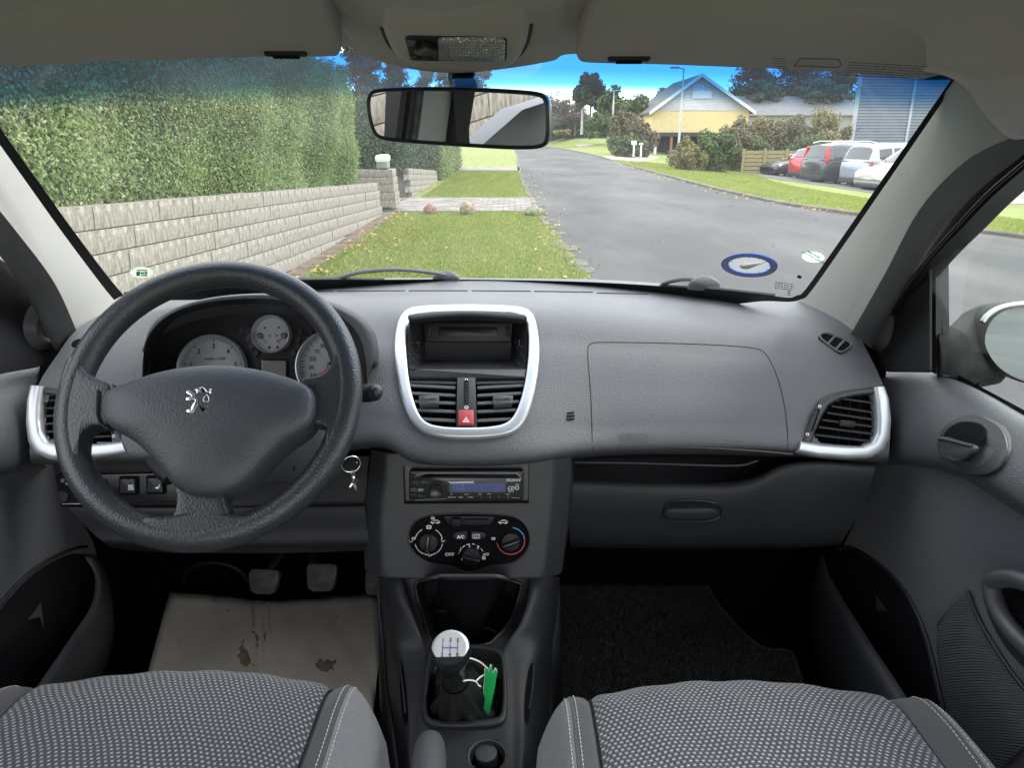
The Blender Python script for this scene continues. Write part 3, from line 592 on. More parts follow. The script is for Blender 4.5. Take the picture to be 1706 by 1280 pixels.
# long low building
LY = 76; ax0, ax1 = P(1238, 170, Y=LY).x, P(1434, 170, Y=LY).x; z0, z1 = P(1300, 192, Y=LY).z, P(1300, 160, Y=LY+4).z
lb = thing('long_building', 'long low building with a plain grey roof behind the shrubs', 'building', ((ax0+ax1)/2, LY+3, -.8))
M().box((ax0, LY, -1), (ax1, LY+8, z0)).obj('wall', mat('grey_wall', (.30, .29, .28), .8, var=.1), lb)
M().add([(ax0, LY-.4, z0), (ax1+.5, LY-.4, z0), (ax1+.5, LY+4, z1), (ax0, LY+4, z1), (ax0, LY+8.4, z0), (ax1+.5, LY+8.4, z0)], [(0, 1, 2, 3), (3, 2, 5, 4), (0, 3, 4), (1, 5, 2)]).obj('roof', mat('grey_fibre_roof', (.15, .152, .16), .9, var=.12, vscale=3, bump=('wave', 2, .4, .03)), lb, angle=20)
M().box((ax1-.5, LY-.9, z0-.2), (ax1+1.5, LY-.4, z0+.25)).obj('fascia', M_trim, lb)
# corrugated building
CY = 46; qx = P(1424, 200, Y=CY).x; zc1 = P(1430, 118, Y=CY).z; zc0 = -.9
cb = thing('corrugated_building', 'tall grey corrugated metal building behind the parked cars', 'building', (qx+6, CY+4, zc0))
M_cor = mat('corrugated_steel', (.20, .225, .27), .45, metal=.25, var=.06, vscale=1.5)
def corr(x0, x1, ylo, nr=34):
    m = M(); rows = []; h = (zc1-zc0)/nr
    for k in range(nr):
        for dz, dy in ((0, 0), (.30, 0), (.42, -.07), (.86, -.07)): rows.append([(x0, ylo+dy, zc0+(k+dz)*h), (x1, ylo+dy+(x1-x0)*.06, zc0+(k+dz)*h)])
    rows.append([(x0, ylo, zc1), (x1, ylo+(x1-x0)*.06, zc1)]); m.grid(rows); return m
pxs = [1424, 1517, 1640, 1800]; xq = [P(p_, 200, Y=CY).x for p_ in pxs]
for i in range(3): corr(xq[i]+(.05 if i else 0), xq[i+1]-.05, CY+(xq[i]-xq[0])*.06).obj('wall_panel', M_cor, cb, angle=20)
M().add([(qx+.02, CY+.08, zc0), (xq[3], CY+1.4, zc0), (xq[3], CY+12, zc0), (qx+6.5, CY+12, zc0), (qx+.02, CY+.08, zc1), (xq[3], CY+1.4, zc1), (xq[3], CY+12, zc1), (qx+6.5, CY+12, zc1)], [(4, 5, 6, 7), (3, 2, 6, 7), (0, 3, 7, 4), (1, 5, 6, 2)]).obj('wall', M_cor, cb, angle=20)
for i in range(3): M().box((xq[i]-.08, CY-.1+(xq[i]-xq[0])*.06, zc0), (xq[i]+.07, CY+.15+(xq[i]-xq[0])*.06, zc1)).obj('corner_trim', mat('steel_trim', (.36, .38, .42), .5, metal=.2), cb)
M().add([(qx-.2, CY-.3, zc1+.02), (xq[3], CY-.3+(xq[3]-xq[0])*.06, zc1+.02), (xq[3], CY+6, zc1+1.2), (qx+3.6, CY+6, zc1+1.2), (qx-.2, CY-.3, zc1-.14), (xq[3], CY+1.4, zc1-.14)], [(0, 1, 2, 3), (0, 4, 5, 1)]).obj('roof', M_cor, cb, angle=20)
# wooden fence by the car park
M_wood = mat('weathered_fence_wood', (.30, .26, .13), .85, var=.25, vscale=6, vdet=8, vstretch=(.6, 1, 8))
FY = 37; fx0, fx1 = P(1237, 270, Y=FY).x, P(1345, 270, Y=FY).x; fz0 = P(1250, 290, Y=FY).z; fz1 = P(1250, 250, Y=FY).z
wf = thing('wooden_fence', 'low yellowish board fence between the shrubs and the dark saloon', 'fence', ((fx0+fx1)/2, FY, fz0))
nb = 6; hh = (fz1-fz0)/nb
for i in range(nb): M().box((fx0, FY-.015, fz0+i*hh+.01), (fx1, FY+.015, fz0+(i+1)*hh-.02)).obj('board', M_wood, wf)
for i in range(4): x = fx0+(fx1-fx0)*i/3; M().box((x-.06, FY-.08, fz0-.2), (x+.06, FY-.018, fz1+.06)).obj('post', M_wood, wf)
# chain link fence seen through the passenger window
cf = thing('chain_link_fence', 'galvanised chain link fence beyond the gravel, seen through the side window', 'fence', (19, 26, -.8))
M_wire = mat('fence_wire', (.55, .56, .57), .4, metal=.5); mm = M(); x0, x1, zf0, zf1, fy = 14.5, 26, -.8, 1.25, 25.5
k = x0-2.1
while k < x1:
    for s in (0, 1):
        a = (max(k, x0), zf0+(max(k, x0)-k)) ; b = (min(k+2.05, x1), zf0+(min(k+2.05, x1)-k))
        if b[0] > a[0]:
            za, zb2 = (a[1], b[1]) if s == 0 else (zf0+zf1-a[1], zf0+zf1-b[1]); mm.tube([(a[0], fy, za), (b[0], fy, zb2)], .006, 3, False)
    k += .11
mm.obj('wire_mesh', M_wire, cf, kind='stuff')
for x in (15, 17.6, 20.2, 22.8): M().tube([(x, fy, zf0-.2), (x, fy, zf1+.1)], .03, 8).obj('post', M_wire, cf)
for x in (17.6, 20.2): M().tube([(x, fy, zf1-.2), (x-1.3, fy, zf0)], .025, 8).obj('brace', M_wire, cf)
M().tube([(x0, fy, zf1), (x1, fy, zf1)], .02, 8).obj('top_rail', M_wire, cf)
# ------------------------------------------------------------------ parked cars
M_tyre = mat('tyre_rubber', (.02, .02, .02), .85); M_rim = mat('alloy_rim', (.62, .63, .65), .3, metal=.8); M_cg = mat('car_glass', (.03, .035, .04), .05, spec=1); M_red = mat('red_lamp', (.55, .03, .03), .25); M_clr = mat('clear_lamp', (.75, .76, .78), .12, metal=.3); M_blk = mat('black_trim', (.03, .03, .032), .6); M_plate = mat('number_plate', (.75, .75, .74), .4); M_chr = mat('chrome', (.72, .73, .75), .12, metal=1)
def paint(n, c, metal=.35): return mat('paint_'+n, c, .28, metal=metal, coat=.6)
def make_car(label, col, loc, rotz, kind='suv', scale=1.0, rails=False):
    """local frame: +X forward, Z up, length 4.5"""
    t = thing('parked_car', label, 'car', loc, rotz, 'cars parked beyond the lawn', local=True); t.scale = (scale,)*3
    suv = kind in ('suv', 'hatch')
    Lh = 2.25 if suv else 2.35; hb = 1.02 if suv else .90; ht = 1.66 if kind == 'suv' else 1.52 if kind == 'hatch' else 1.42; wd = .91
    # lower body loft along x: (x, halfwidth, z bottom, z shoulder)
    st = [(-Lh, .70, .42, .85), (-Lh+.06, .82, .30, hb-.04), (-Lh+.35, .89, .24, hb+.03), (-1.3, wd, .22, hb+.03), (0, wd, .22, hb), (.9, wd, .22, hb-.03), (1.25, wd, .22, hb-.06), (1.75, .88, .24, hb-.13), (Lh-.12, .80, .28, hb-.25), (Lh, .62, .40, hb-.38)]
    if not suv: st[0] = (-Lh, .70, .42, .80); st[1] = (-Lh+.06, .82, .30, .90); st[2] = (-Lh+.4, .88, .24, .98)
    def sec(x, w, zb, zs):
        q = [(w*.86, zb), (w*.98, zb+.12), (w, zb+(zs-zb)*.45), (w*.985, zs-.16), (w*.94, zs-.05), (w*.84, zs), (w*.4, zs+.03), (0, zs+.035)]
        return [(x, y, z) for y, z in q]+[(x, -y, z) for y, z in q[::-1][1:]]
    b = M(); b.skin([sec(*s) for s in st], True, True); body = b.obj('body', col, t, angle=35, local=True, sub=0)
    # cabin
    if suv: gh = [(-Lh+.10, .70, hb), (-Lh+.28 if kind == 'suv' else -Lh+.45, .66, ht-.10), (-1.2, .66, ht), (-.1, .66, ht), (.35, .62, ht-.06), (1.2, .68, hb-.03)]
    else: gh = [(-Lh+.65, .70, hb+.06), (-1.05, .62, ht-.05), (-.6, .62, ht), (0, .62, ht), (.3, .6, ht-.05), (1.15, .68, hb-.02)]
    lo = [(gh[0][0], hb), (gh[1][0], hb), (gh[2][0], hb), (gh[3][0], hb-.01), (gh[4][0], hb-.01), (gh[5][0], hb-.04)]
    rings = []
    for (x, w, z), (xl, zl) in zip(gh, lo):
        k = min(1, (z-zl)/.3) if z > zl else 0; ww = .84
        rings.append([(x, ww, zl), (x, ww-.05*k, zl+(z-zl)*.35), (x, w+.03, z-(z-zl)*.14), (x, w*.8, z-.005*k), (x, 0, z+.02*k), (x, -w*.8, z-.005*k), (x, -w-.03, z-(z-zl)*.14), (x, -ww+.05*k, zl+(z-zl)*.35), (x, -ww, zl)])
    c = M(); c.grid(rings); c.obj('roof', col, t, angle=50, local=True)
    def quad_on(i0, i1, side, f0=.12, f1=.88, lo_=.08, hi=.92, out=.012):
        A, B = rings[i0], rings[i1]; s = slice(0, 3) if side > 0 else slice(8, 5, -1)
        a = [Vector(p) for p in A[s]]; b2 = [Vector(p) for p in B[s]]
        pt = lambda L_, t_: (L_[0].lerp(L_[1], t_*2) if t_ < .5 else L_[1].lerp(L_[2], (t_-.5)*2))
        o = Vector((0, out*side, 0)); return [tuple(pt(a, v).lerp(pt(b2, v), u)+o) for v in (lo_, .5, hi) for u in (f0, f1)]
    for side in (1, -1):
        for i0, i1, f0, f1 in ((1, 2, .25, .92), (2, 3, .04, .48), (2, 3, .54, .98), (3, 4, .02, .9)):
            q = quad_on(i0, i1, side, f0, f1, .12, .9); m = M(); m.add(q, [(0, 1, 3, 2), (2, 3, 5, 4)]); m.obj('side_window', M_cg, t, local=True)
        ms = M(); ms.box((.95, side*.90 if side > 0 else -1.08, hb-.02), (1.12, 1.08 if side > 0 else -.90, hb+.13)); ms.obj('wing_mirror', col, t, local=True, bevel=.03)
        if rails: M().tube([(-1.9, side*.60, ht-.02), (-1.6, side*.6, ht+.05), (-.2, side*.58, ht+.06), (.2, side*.57, ht-.02)], .022, 6).obj('roof_rail', M_chr, t, local=True)
    def end_glass(i0, i1, dx, nm):
        A, B = [Vector(p) for p in rings[i0]], [Vector(p) for p in rings[i1]]; d = Vector((dx, 0, .012)); q = []
        for v in (.14, .9):
            for j in (2, 3, 4, 5, 6): q.append(tuple((A[j]*Vector((1, .93, 1)) if 0 else A[j]).lerp(B[j], v)+d))
        M().add([(p[0], p[1]*.92, p[2]) for p in q], [(j, j+1, j+6, j+5) for j in range(4)]).obj(nm, M_cg, t, local=True)
    end_glass(0, 1, -.015, 'rear_window'); end_glass(5, 4, .015, 'windscreen')
    # wheels
    R = .35 if suv else .32
    for x in (-1.32, 1.36):
        for s in (1, -1):
            pl = Pl((x, s*.92, R), 0, 180 if s > 0 else 0); pl.N = Vector((0, s, 0)); pl.R = Vector((1, 0, 0)); pl.U = Vector((0, 0, 1))
            M().lathe([(R*.6, -.24), (R*.97, -.23), (R, -.2), (R, -.04), (R*.95, 0), (R*.68, .005)], pl, n=28, cap=False).obj('wheel_arch', M_blk, t, local=True) if False else None
            wh = M().lathe([(R*.2, -.2), (R*.97, -.2), (R, -.17), (R, -.03), (R*.96, .0), (R*.70, .004), (R*.66, -.02)], pl, n=26).obj('wheel', M_tyre, t, local=True)
            rm = M(); rm.lathe([(R*.70, .0), (R*.67, .012), (R*.63, 0), (R*.60, -.05)], pl, n=26, cap=False)
            for k in range(7):
                a = 2*math.pi*k/7; d = Vector((math.cos(a), math.sin(a))); n = Vector((-d.y, d.x)); o2 = [tuple(d*R*.12+n*.028), tuple(d*R*.64+n*.04), tuple(d*R*.64-n*.04), tuple(d*R*.12-n*.028)]
                rm.slab(o2, pl, -.05, .006)
            rm.lathe([(R*.16, -.04), (R*.16, .015), (R*.08, .02)], pl, n=14); rm.obj('rim', M_rim, wh, local=True)
            ar = M(); arc = [(R*1.13*math.cos(a), R*1.13*math.sin(a)) for a in [math.pi*k/16 for k in range(-1, 18)]]; arci = [(u*.9, v*.9) for u, v in arc]
            ar.skin([[pl.p(u, v, -.02), pl.p(u, v, .018), pl.p(u2, v2, .018), pl.p(u2, v2, -.15)] for (u, v), (u2, v2) in zip(arc, arci)]); ar.obj('wheel_arch', M_blk, t, local=True)
    F_, B_ = Pl((Lh-.03, 0, 0), 0, 90), Pl((-Lh+.0, 0, 0), 0, -90)
    F_.N = Vector((1, 0, 0)); F_.R = Vector((0, 1, 0)); F_.U = Vector((-.25, 0, 1)); B_.N = Vector((-1, 0, 0)); B_.R = Vector((0, -1, 0)); B_.U = Vector((.12, 0, 1))
    for s in (1, -1):
        M().slab(chaikin([(s*.42, hb-.44), (s*.76, hb-.42), (s*.84, hb-.22), (s*.70, hb-.18), (s*.46, hb-.28)], 2), Pl_like(F_, -.15), 0, .12, .02).obj('headlight', M_clr, t, local=True)
        if kind == 'suv' and rails: q = [(s*.58, hb-.12), (s*.86, hb-.14), (s*.84, hb+.10), (s*.74, ht-.12), (s*.64, ht-.14), (s*.72, hb+.12)]
        else: q = [(s*.50, hb-.24), (s*.84, hb-.26), (s*.86, hb+.0), (s*.60, hb-.02)]
        M().slab(chaikin(q, 2), Pl_like(B_, -.09), 0, .10, .02).obj('tail_light', M_red, t, local=True)
        M().slab(circle(.055, 14, (s*.55, .42)), Pl_like(F_, -.05), 0, .06, .01).obj('fog_lamp', M_clr, t, local=True)
    gr = M()
    for k in range(4): gr.slab(rect(.72-.05*k, .035, (0, hb-.30-.055*k), .012), F_, -.05, .035, .006)
    gr.obj('grille', M_chr, t, local=True)
    M().slab(rect(1.5, .2, (0, .34), .06), B_, -.1, .07, .02).obj('bumper', M_blk, t, local=True); M().slab(rect(1.3, .14, (0, .32), .04), F_, -.1, .06, .02).obj('lower_grille', M_blk, t, local=True)
    M().slab(rect(.5, .12, (0, .66)), B_, -.05, .03, .004).obj('number_plate', M_plate, t, local=True); M().slab(rect(.5, .11, (0, .44)), F_, -.05, .075, .004).obj('number_plate', M_plate, t, local=True)
    return t
def Pl_like(p, w): q = Pl((0, 0, 0)); q.o = p.o+p.N*w; q.R, q.U, q.N = p.R, p.U, p.N; return q
def park(px, Y, *a, **k):
    x = P(px, 300, Y=Y).x; return (x, Y, H(x, Y)+.012)
PG = [
 ('dark grey saloon with its front towards the road, leftmost of the parked row', paint('dark_grey', (.06, .065, .07)), 14.3, 37.0, 194, 'saloon', .96, False),
 ('bright red hatchback with its tail towards the road', paint('red', (.55, .02, .03), .1), 14.7, 34.3, 13, 'hatch', .96, False),
 ('dark grey estate with silver roof rails and tall red tail lamps', paint('charcoal', (.075, .08, .09)), 14.35, 31.6, 12, 'suv', 1.0, True),
 ('silver blue estate parked between the charcoal estate and the pale one', paint('silver_blue', (.34, .38, .46)), 15.0, 29.3, 13, 'suv', 1.0, False),
 ('pale champagne car with a chrome grille, rightmost of the parked row', paint('champagne', (.52, .51, .48)), 14.4, 27.0, 196, 'suv', .98, False)]
for lab, c, x, Y, rot, kd, s, rl in PG: make_car(lab, c, (x, Y, H(x, Y)+.012), R_(rot), kd, s, rl)
# ================================================================== THE CAR'S CABIN
def poly(pl, pts, sm=0, w=0):
    q = [pl.uv(x, y, w) for x, y in pts]; return chaikin(q, sm) if sm else q
def ctrl_grid(rows, nr=6, nc=6):
    """rows of 3D control points -> smooth grid"""
    rs = [spline(r, nc) for r in rows]; cols = [spline([r[j] for r in rs], nr) for j in range(len(rs[0]))]
    return [[cols[j][i] for j in range(len(cols))] for i in range(len(cols[0]))]
def PG3(rows, mode='Y'): return [[P(a, b, **{mode: c}) for a, b, c in r] for r in rows]
GRAIN = (('noise', 900, .25, .001), ('vor', 700, .18, .0008))
M_dash = mat('dash_plastic', (.088, .090, .100), .44, spec=.55, bump=(('vor', 600, .65, .0011), ('noise', 1600, .15, .0005)), rvar=.09, vscale=5, var=.07)
M_black = mat('black_plastic', (.014, .014, .016), .50, spec=.3, bump=GRAIN, var=.08, vscale=12)
M_soft = mat('charcoal_plastic', (.022, .023, .026), .45, spec=.5, bump=GRAIN, var=.08, vscale=10)
M_gloss = mat('smooth_black', (.012, .012, .014), .28, spec=.5)
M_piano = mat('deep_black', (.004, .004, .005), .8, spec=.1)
M_silver = mat('satin_silver', (.50, .515, .54), .36, metal=.55, bump=('noise', 1500, .08, .0003))
M_lining = mat('roof_lining', (.52, .475, .505), .95, bump=(('noise', 700, .5, .001), ('noise', 60, .15, .002)), var=.06, vscale=5, sheen=.1, spec=.1)
M_visor = mat('visor_vinyl', (.475, .435, .465), .85, bump=('vor', 600, .4, .001), var=.04, vscale=4, spec=.2)
M_pillar = mat('pillar_trim', (.37, .36, .34), .6, spec=.35, bump=GRAIN, var=.03, vscale=5)
M_rubber = mat('black_rubber', (.014, .014, .015), .6, var=.3, vscale=40, bump=('noise', 400, .3, .001))
M_white = mat('white_print', (.8, .8, .8), .6)
M_cardfab = mat('door_fabric', (.058, .061, .071), .95, sheen=.25, bump=('noise', 1200, .6, .001), var=.15, vscale=300, vdet=2, spec=.15)
# ---- shell
shell = thing('car_cabin', 'grey lined cabin of the parked car around the camera', 'car interior', (0, 0, .25))
lip = [(-260, 150, .80), (-80, 118, .86), (0, 104, .88), (300, 86, .93), (560, 76, .95), (600, 88, .95), (640, 103, .953), (700, 116, .956), (770, 120, .958), (850, 112, .956), (920, 100, .95), (965, 88, .95), (1200, 95, .95), (1420, 104, .92), (1555, 121, .872), (1606, 145, .85), (1638, 188, .82), (1682, 230, .79), (1730, 222, .75)]
r0 = [P(a, b, Y=c) for a, b, c in lip]; hz = lambda x, y: 1.395-.11*min(1, abs(x)/.56)**3+.02*(1-y)
r00 = [p+Vector((0, .012, .02)) for p in r0]
r1 = [p+Vector((0, -.018, .004)) for p in r0]; r2 = [Vector((p.x, p.y-.08, p.z+(.018 if abs(p.x) < .5 else .0))) for p in r0]
r3 = [Vector((p.x*1.0, .55, min(hz(p.x, .5), p.z+.12))) for p in r0]; r4 = [Vector((p.x, 0, min(hz(p.x, 0), p.z+.15))) for p in r0]; r5 = [Vector((p.x, -.6, min(hz(p.x, 0), p.z+.13))) for p in r0]
hl = M(); hl.grid(ctrl_grid([r00, r0, r1, r2, r3, r4, r5], 5, 5)); hl.obj('headliner', M_lining, shell, angle=180)
# ---- windscreen
def WS(u, v):   # u -1..1 across, v 0 base .. 1 top
    xb = u*.82; xt = u*.70; yb = 1.645-.43*(xb/.66)**2; yt = .965-.09*(xt/.54)**2; zb_ = .942; zt = 1.345-.02*(xt/.54)**2
    b = math.sin(math.pi*v)*.012; return Vector((xb+(xt-xb)*v, yb+(yt-yb)*v+b, zb_+(zt-zb_)*v+b))
gm = bpy.data.materials.new('windscreen_glass'); gm.use_nodes = True; nt = gm.node_tree; nt.nodes.clear(); Lk = nt.links.new
def N_(t, **k):
    n = nt.nodes.new(t)
    for a, b in k.items(): setattr(n, a, b)
    return n
out = N_('ShaderNodeOutputMaterial'); tr = N_('ShaderNodeBsdfTransparent'); gl = N_('ShaderNodeBsdfGlossy'); gl.inputs['Roughness'].default_value = .02; df = N_('ShaderNodeBsdfDiffuse'); df.inputs[0].default_value = (.75, .77, .8, 1); tl = N_('ShaderNodeBsdfTranslucent'); tl.inputs[0].default_value = (.9, .9, .92, 1)
tcg = N_('ShaderNodeTexCoord'); sep = N_('ShaderNodeSeparateXYZ'); Lk(tcg.outputs['Object'], sep.inputs[0]); mr = N_('ShaderNodeMapRange'); mr.inputs[1].default_value = 1.296-.25; mr.inputs[2].default_value = 1.329-.25
nzb = N_('ShaderNodeMath', operation='MULTIPLY_ADD'); ab = N_('ShaderNodeMath', operation='ABSOLUTE'); Lk(sep.outputs[0], ab.inputs[0]); pw2 = N_('ShaderNodeMath', operation='POWER'); pw2.inputs[1].default_value = 2; Lk(ab.outputs[0], pw2.inputs[0]); nzb.inputs[1].default_value = .075; Lk(pw2.outputs[0], nzb.inputs[0]); Lk(sep.outputs[2], nzb.inputs[2])
Lk(nzb.outputs[0], mr.inputs[0]); ramp = N_('ShaderNodeValToRGB'); ramp.color_ramp.elements[0].color = (.90, .93, .92, 1); ramp.color_ramp.elements[1].color = (.008, .15, .46, 1); ramp.color_ramp.elements.new(.55).color = (.045, .27, .56, 1); ramp.color_ramp.elements.new(.25).color = (.40, .58, .70, 1); Lk(mr.outputs[0], ramp.inputs[0]); Lk(ramp.outputs[0], tr.inputs[0])
lwf = N_('ShaderNodeLayerWeight'); lwf.inputs[0].default_value = .5; fpw = N_('ShaderNodeMath', operation='POWER'); fpw.inputs[1].default_value = 4.5; Lk(lwf.outputs['Facing'], fpw.inputs[0]); fr = N_('ShaderNodeMath', operation='MULTIPLY_ADD'); fr.inputs[1].default_value = .32; fr.inputs[2].default_value = .03; Lk(fpw.outputs[0], fr.inputs[0]); m1 = N_('ShaderNodeMixShader'); Lk(fr.outputs[0], m1.inputs[0]); Lk(tr.outputs[0], m1.inputs[1]); Lk(gl.outputs[0], m1.inputs[2])
# dust film, streaky
nd = N_('ShaderNodeTexNoise'); nd.inputs['Scale'].default_value = 7; nd.inputs['Detail'].default_value = 8; Lk(tcg.outputs['Object'], nd.inputs[0]); md = N_('ShaderNodeMapRange'); md.inputs[1].default_value = .3; md.inputs[2].default_value = .75; md.inputs[3].default_value = .016; md.inputs[4].default_value = .042; Lk(nd.outputs[0], md.inputs[0])
m3 = N_('ShaderNodeMixShader'); m3.inputs[0].default_value = .75; Lk(df.outputs[0], m3.inputs[1]); Lk(tl.outputs[0], m3.inputs[2]); m2 = N_('ShaderNodeMixShader'); Lk(md.outputs[0], m2.inputs[0]); Lk(m1.outputs[0], m2.inputs[1]); Lk(m3.outputs[0], m2.inputs[2]); Lk(m2.outputs[0], out.inputs[0])
M_ws = gm
wsg = M(); wsg.grid([[WS(-1+2*i/30, j/16) for i in range(31)] for j in range(17)]); ws = wsg.obj('windscreen', M_ws, shell, angle=180)
def W_at(px, py, off=.0):   # point on the windscreen under a pixel
    d = ray(px, py); hit = WSB.ray_cast(CAM, d.normalized()); return hit[0]-d.normalized()*off, hit[1]
_w = M(); _w.grid([[WS(-1.3+2.6*i/40, -.3+1.6*j/24) for i in range(41)] for j in range(25)]); WSB = BVHTree.FromPolygons([Vector(v) for v in _w.v], _w.f)
def strip_px(a, b, off=.004):
    A = [W_at(*p, off)[0] for p in a]; B = [W_at(*p, off)[0] for p in b]; return [A, B]
M_frit = mat('black_frit', (.008, .008, .009), .35)
fa = [(206, 488), (240, 480), (330, 474), (470, 468.5), (700, 465.5), (850, 466.5), (985, 470), (1100, 476.5), (1200, 484), (1270, 490.5), (1312, 496), (1328, 492), (1342, 482), (1400, 400), (1500, 255), (1600, 110)]
fb = [(208, 500), (240, 500), (320, 500), (470, 496), (700, 494), (850, 494), (985, 497), (1100, 502), (1200, 508), (1270, 502), (1314, 503), (1334, 499), (1350, 487), (1408, 405), (1508, 260), (1608, 114)]
fr_ = M(); s_ = strip_px(fa, fb, .006); fr_.grid([spline(s_[0], 4), spline(s_[1], 4)]); fr_.obj('windscreen_border', M_frit, ws, angle=180)
fr_ = M(); s_ = strip_px([(-30, 170), (60, 297), (120, 381), (180, 461), (206, 492)], [(-42, 182), (48, 309), (108, 393), (168, 473), (190, 500)], .006); fr_.grid([spline(s_[0], 4), spline(s_[1], 4)]); fr_.obj('windscreen_border', M_frit, ws, angle=180)
# speckles of dirt and droplets dried on the glass
sk = M(); rk = random.Random(12)
for i in range(150):
    px, py = (rk.uniform(900, 1560), rk.uniform(125, 440)) if i < 95 else (rk.uniform(60, 1400), rk.uniform(140, 450))
    if 605 < px < 925 and py < 255: continue
    h = W_at(px, py, -.003)
    if h[0] is None: continue
    r = rk.uniform(.0004, .0009); l = rk.choice([1, 1, 1, 3, 7]) if px > 1150 else rk.choice([1, 1, 2]); n = h[1]; a = n.cross(Vector((1, 0, 0))).normalized(); b = n.cross(a).normalized(); d1 = (a*rk.uniform(.6, 1)+b*rk.uniform(-.8, -.3)).normalized(); d2 = n.cross(d1)
    c = h[0]; sk.add([c+d1*r*l, c+d2*r, c-d1*r*l, c-d2*r], [(0, 1, 2, 3)])
sk.obj('dried_speck', mat('dried_dirt', (.75, .75, .72), .9), ws, kind='stuff')
# ---- front pillars
def pillar(I, O, name, bul, sgn):
    """I inner edge, O outer edge: lists of points, bottom to top"""
    n = 15; I = spline(I, 6); O = spline(O, 6); m = min(len(I), len(O)); rows = []
    I = [I[int(i*(len(I)-1)/(m-1))] for i in range(m)]; O = [O[int(i*(len(O)-1)/(m-1))] for i in range(m)]
    for a, b in zip(I, O):
        row = []; d = (b-a); up = Vector((-sgn*.25, -.95, .15)).normalized(); 
        row.append(a+(a-CAM).normalized()*.03+Vector((sgn*.003, 0, 0)))
        for k in range(n+1): t = k/n; row.append(a+d*t+up*(bul*math.sin(math.pi*min(1, t*1.02))**.7))
        row.append(b+Vector((sgn*.03, .02, 0))); rows.append(row)
    return M().grid(rows)
Ir = [P(1322, 507, Y=1.435), P(1336, 489, Y=1.41), P(1400, 400, Y=1.255), P(1500, 258, Y=1.04), P(1592, 130, Y=.868), P(1640, 60, Y=.78)]
Or = [P(1420, 566, Y=1.22), P(1436, 552, Y=1.19), P(1484, 462, Y=1.09), P(1545, 352, Y=.985), P(1625, 270, Y=.88), P(1712, 222, Y=.80)]
pillar(Ir, Or, 'pillar_trim', .010, 1).obj('pillar_trim', M_pillar, shell, angle=180)
Il = [P(222, 512, Y=1.46), P(196, 486, Y=1.42), P(120, 392, Y=1.27), P(0, 226, Y=1.05), P(-90, 100, Y=.90), P(-150, 20, Y=.82)]
Ol = [P(128, 566, Y=1.20), P(112, 548, Y=1.17), P(80, 480, Y=1.09), P(20, 400, Y=.985), P(-60, 310, Y=.88), P(-160, 240, Y=.79)]
pillar(Il, Ol, 'pillar_trim', .005, -1).obj('pillar_trim', M_pillar, shell, angle=180)
def ribbon(a, b, th, mat_, name, parent, nseg=6, mode='Y', bulge=.006, dirv=Vector((0, -1, 0))):
    A = spline([P(x, y, **{mode: c}) for x, y, c in a], nseg); B = spline([P(x, y, **{mode: c}) for x, y, c in b], nseg); m = min(len(A), len(B)); rows = []
    for i in range(m):
        rows.append([A[i]-dirv*th]+[A[i]+(B[i]-A[i])*t+dirv*bulge*math.sin(math.pi*t) for t in (0, .15, .35, .5, .65, .85, 1)]+[B[i]-dirv*th])
    return M().grid(rows).obj(name, mat_, parent, angle=60)
ribbon([(1426, 562, 1.185), (1484, 462, 1.082), (1545, 352, .978), (1625, 270, .873), (1720, 216, .79)], [(1452, 580, 1.15), (1508, 478, 1.05), (1560, 394, .955), (1625, 322, .87), (1730, 238, .775)], .02, M_rubber, 'door_seal', shell, bulge=.010)
ribbon([(118, 560, 1.165), (80, 480, 1.083), (20, 400, .978), (-60, 310, .873), (-160, 240, .78)], [(92, 584, 1.13), (48, 500, 1.05), (-2, 424, .955), (-80, 340, .86), (-180, 270, .77)], .02, M_rubber, 'door_seal', shell, bulge=.010)
# ---- floor, bulkhead, tunnel
M_carpet = mat('black_carpet', (.010, .010, .011), 1, bump=('noise', 500, 1, .004), var=.5, vscale=400, spec=.1)
fl_ = M(); fl_.grid([[(-.80, y, z), (0, y, z), (.80, y, z)] for y, z in ((.2, .25), (1.38, .25), (1.62, .42), (1.70, .70), (1.70, .78))]); fl_.obj('floor_carpet', M_carpet, shell, angle=180, solid=.01)
M().box((-.80, -.4, .22), (-.76, 1.7, .55)).obj('sill_trim', M_black, shell); M().box((.76, -.4, .22), (.80, 1.7, .55)).obj('sill_trim', M_black, shell)
# front bulkhead below the glass so the sky cannot shine under the dash
bc = lambda x: 1.675-.43*(x/.66)**2; bx = [-.70+.1*i for i in range(15)]; bm_ = M(); bm_.grid([[(x, bc(x), .928) for x in bx], [(x, bc(x), .80) for x in bx], [(x*1.18, 1.74, .80) for x in bx], [(x*1.18, 1.74, .20) for x in bx]]); bm_.add([(-.80, 1.1, .90), (-.80, 1.72, .80), (-.80, 1.72, .2), (-.80, 1.1, .2), (.80, 1.1, .90), (.80, 1.72, .80), (.80, 1.72, .2), (.80, 1.1, .2)], [(0, 1, 2, 3), (4, 7, 6, 5)]); bm_.obj('bulkhead', M_piano, shell, kind='stuff')
M().box((-.80, -.4, .20), (.80, 1.72, .215)).obj('underfloor', M_piano, shell)
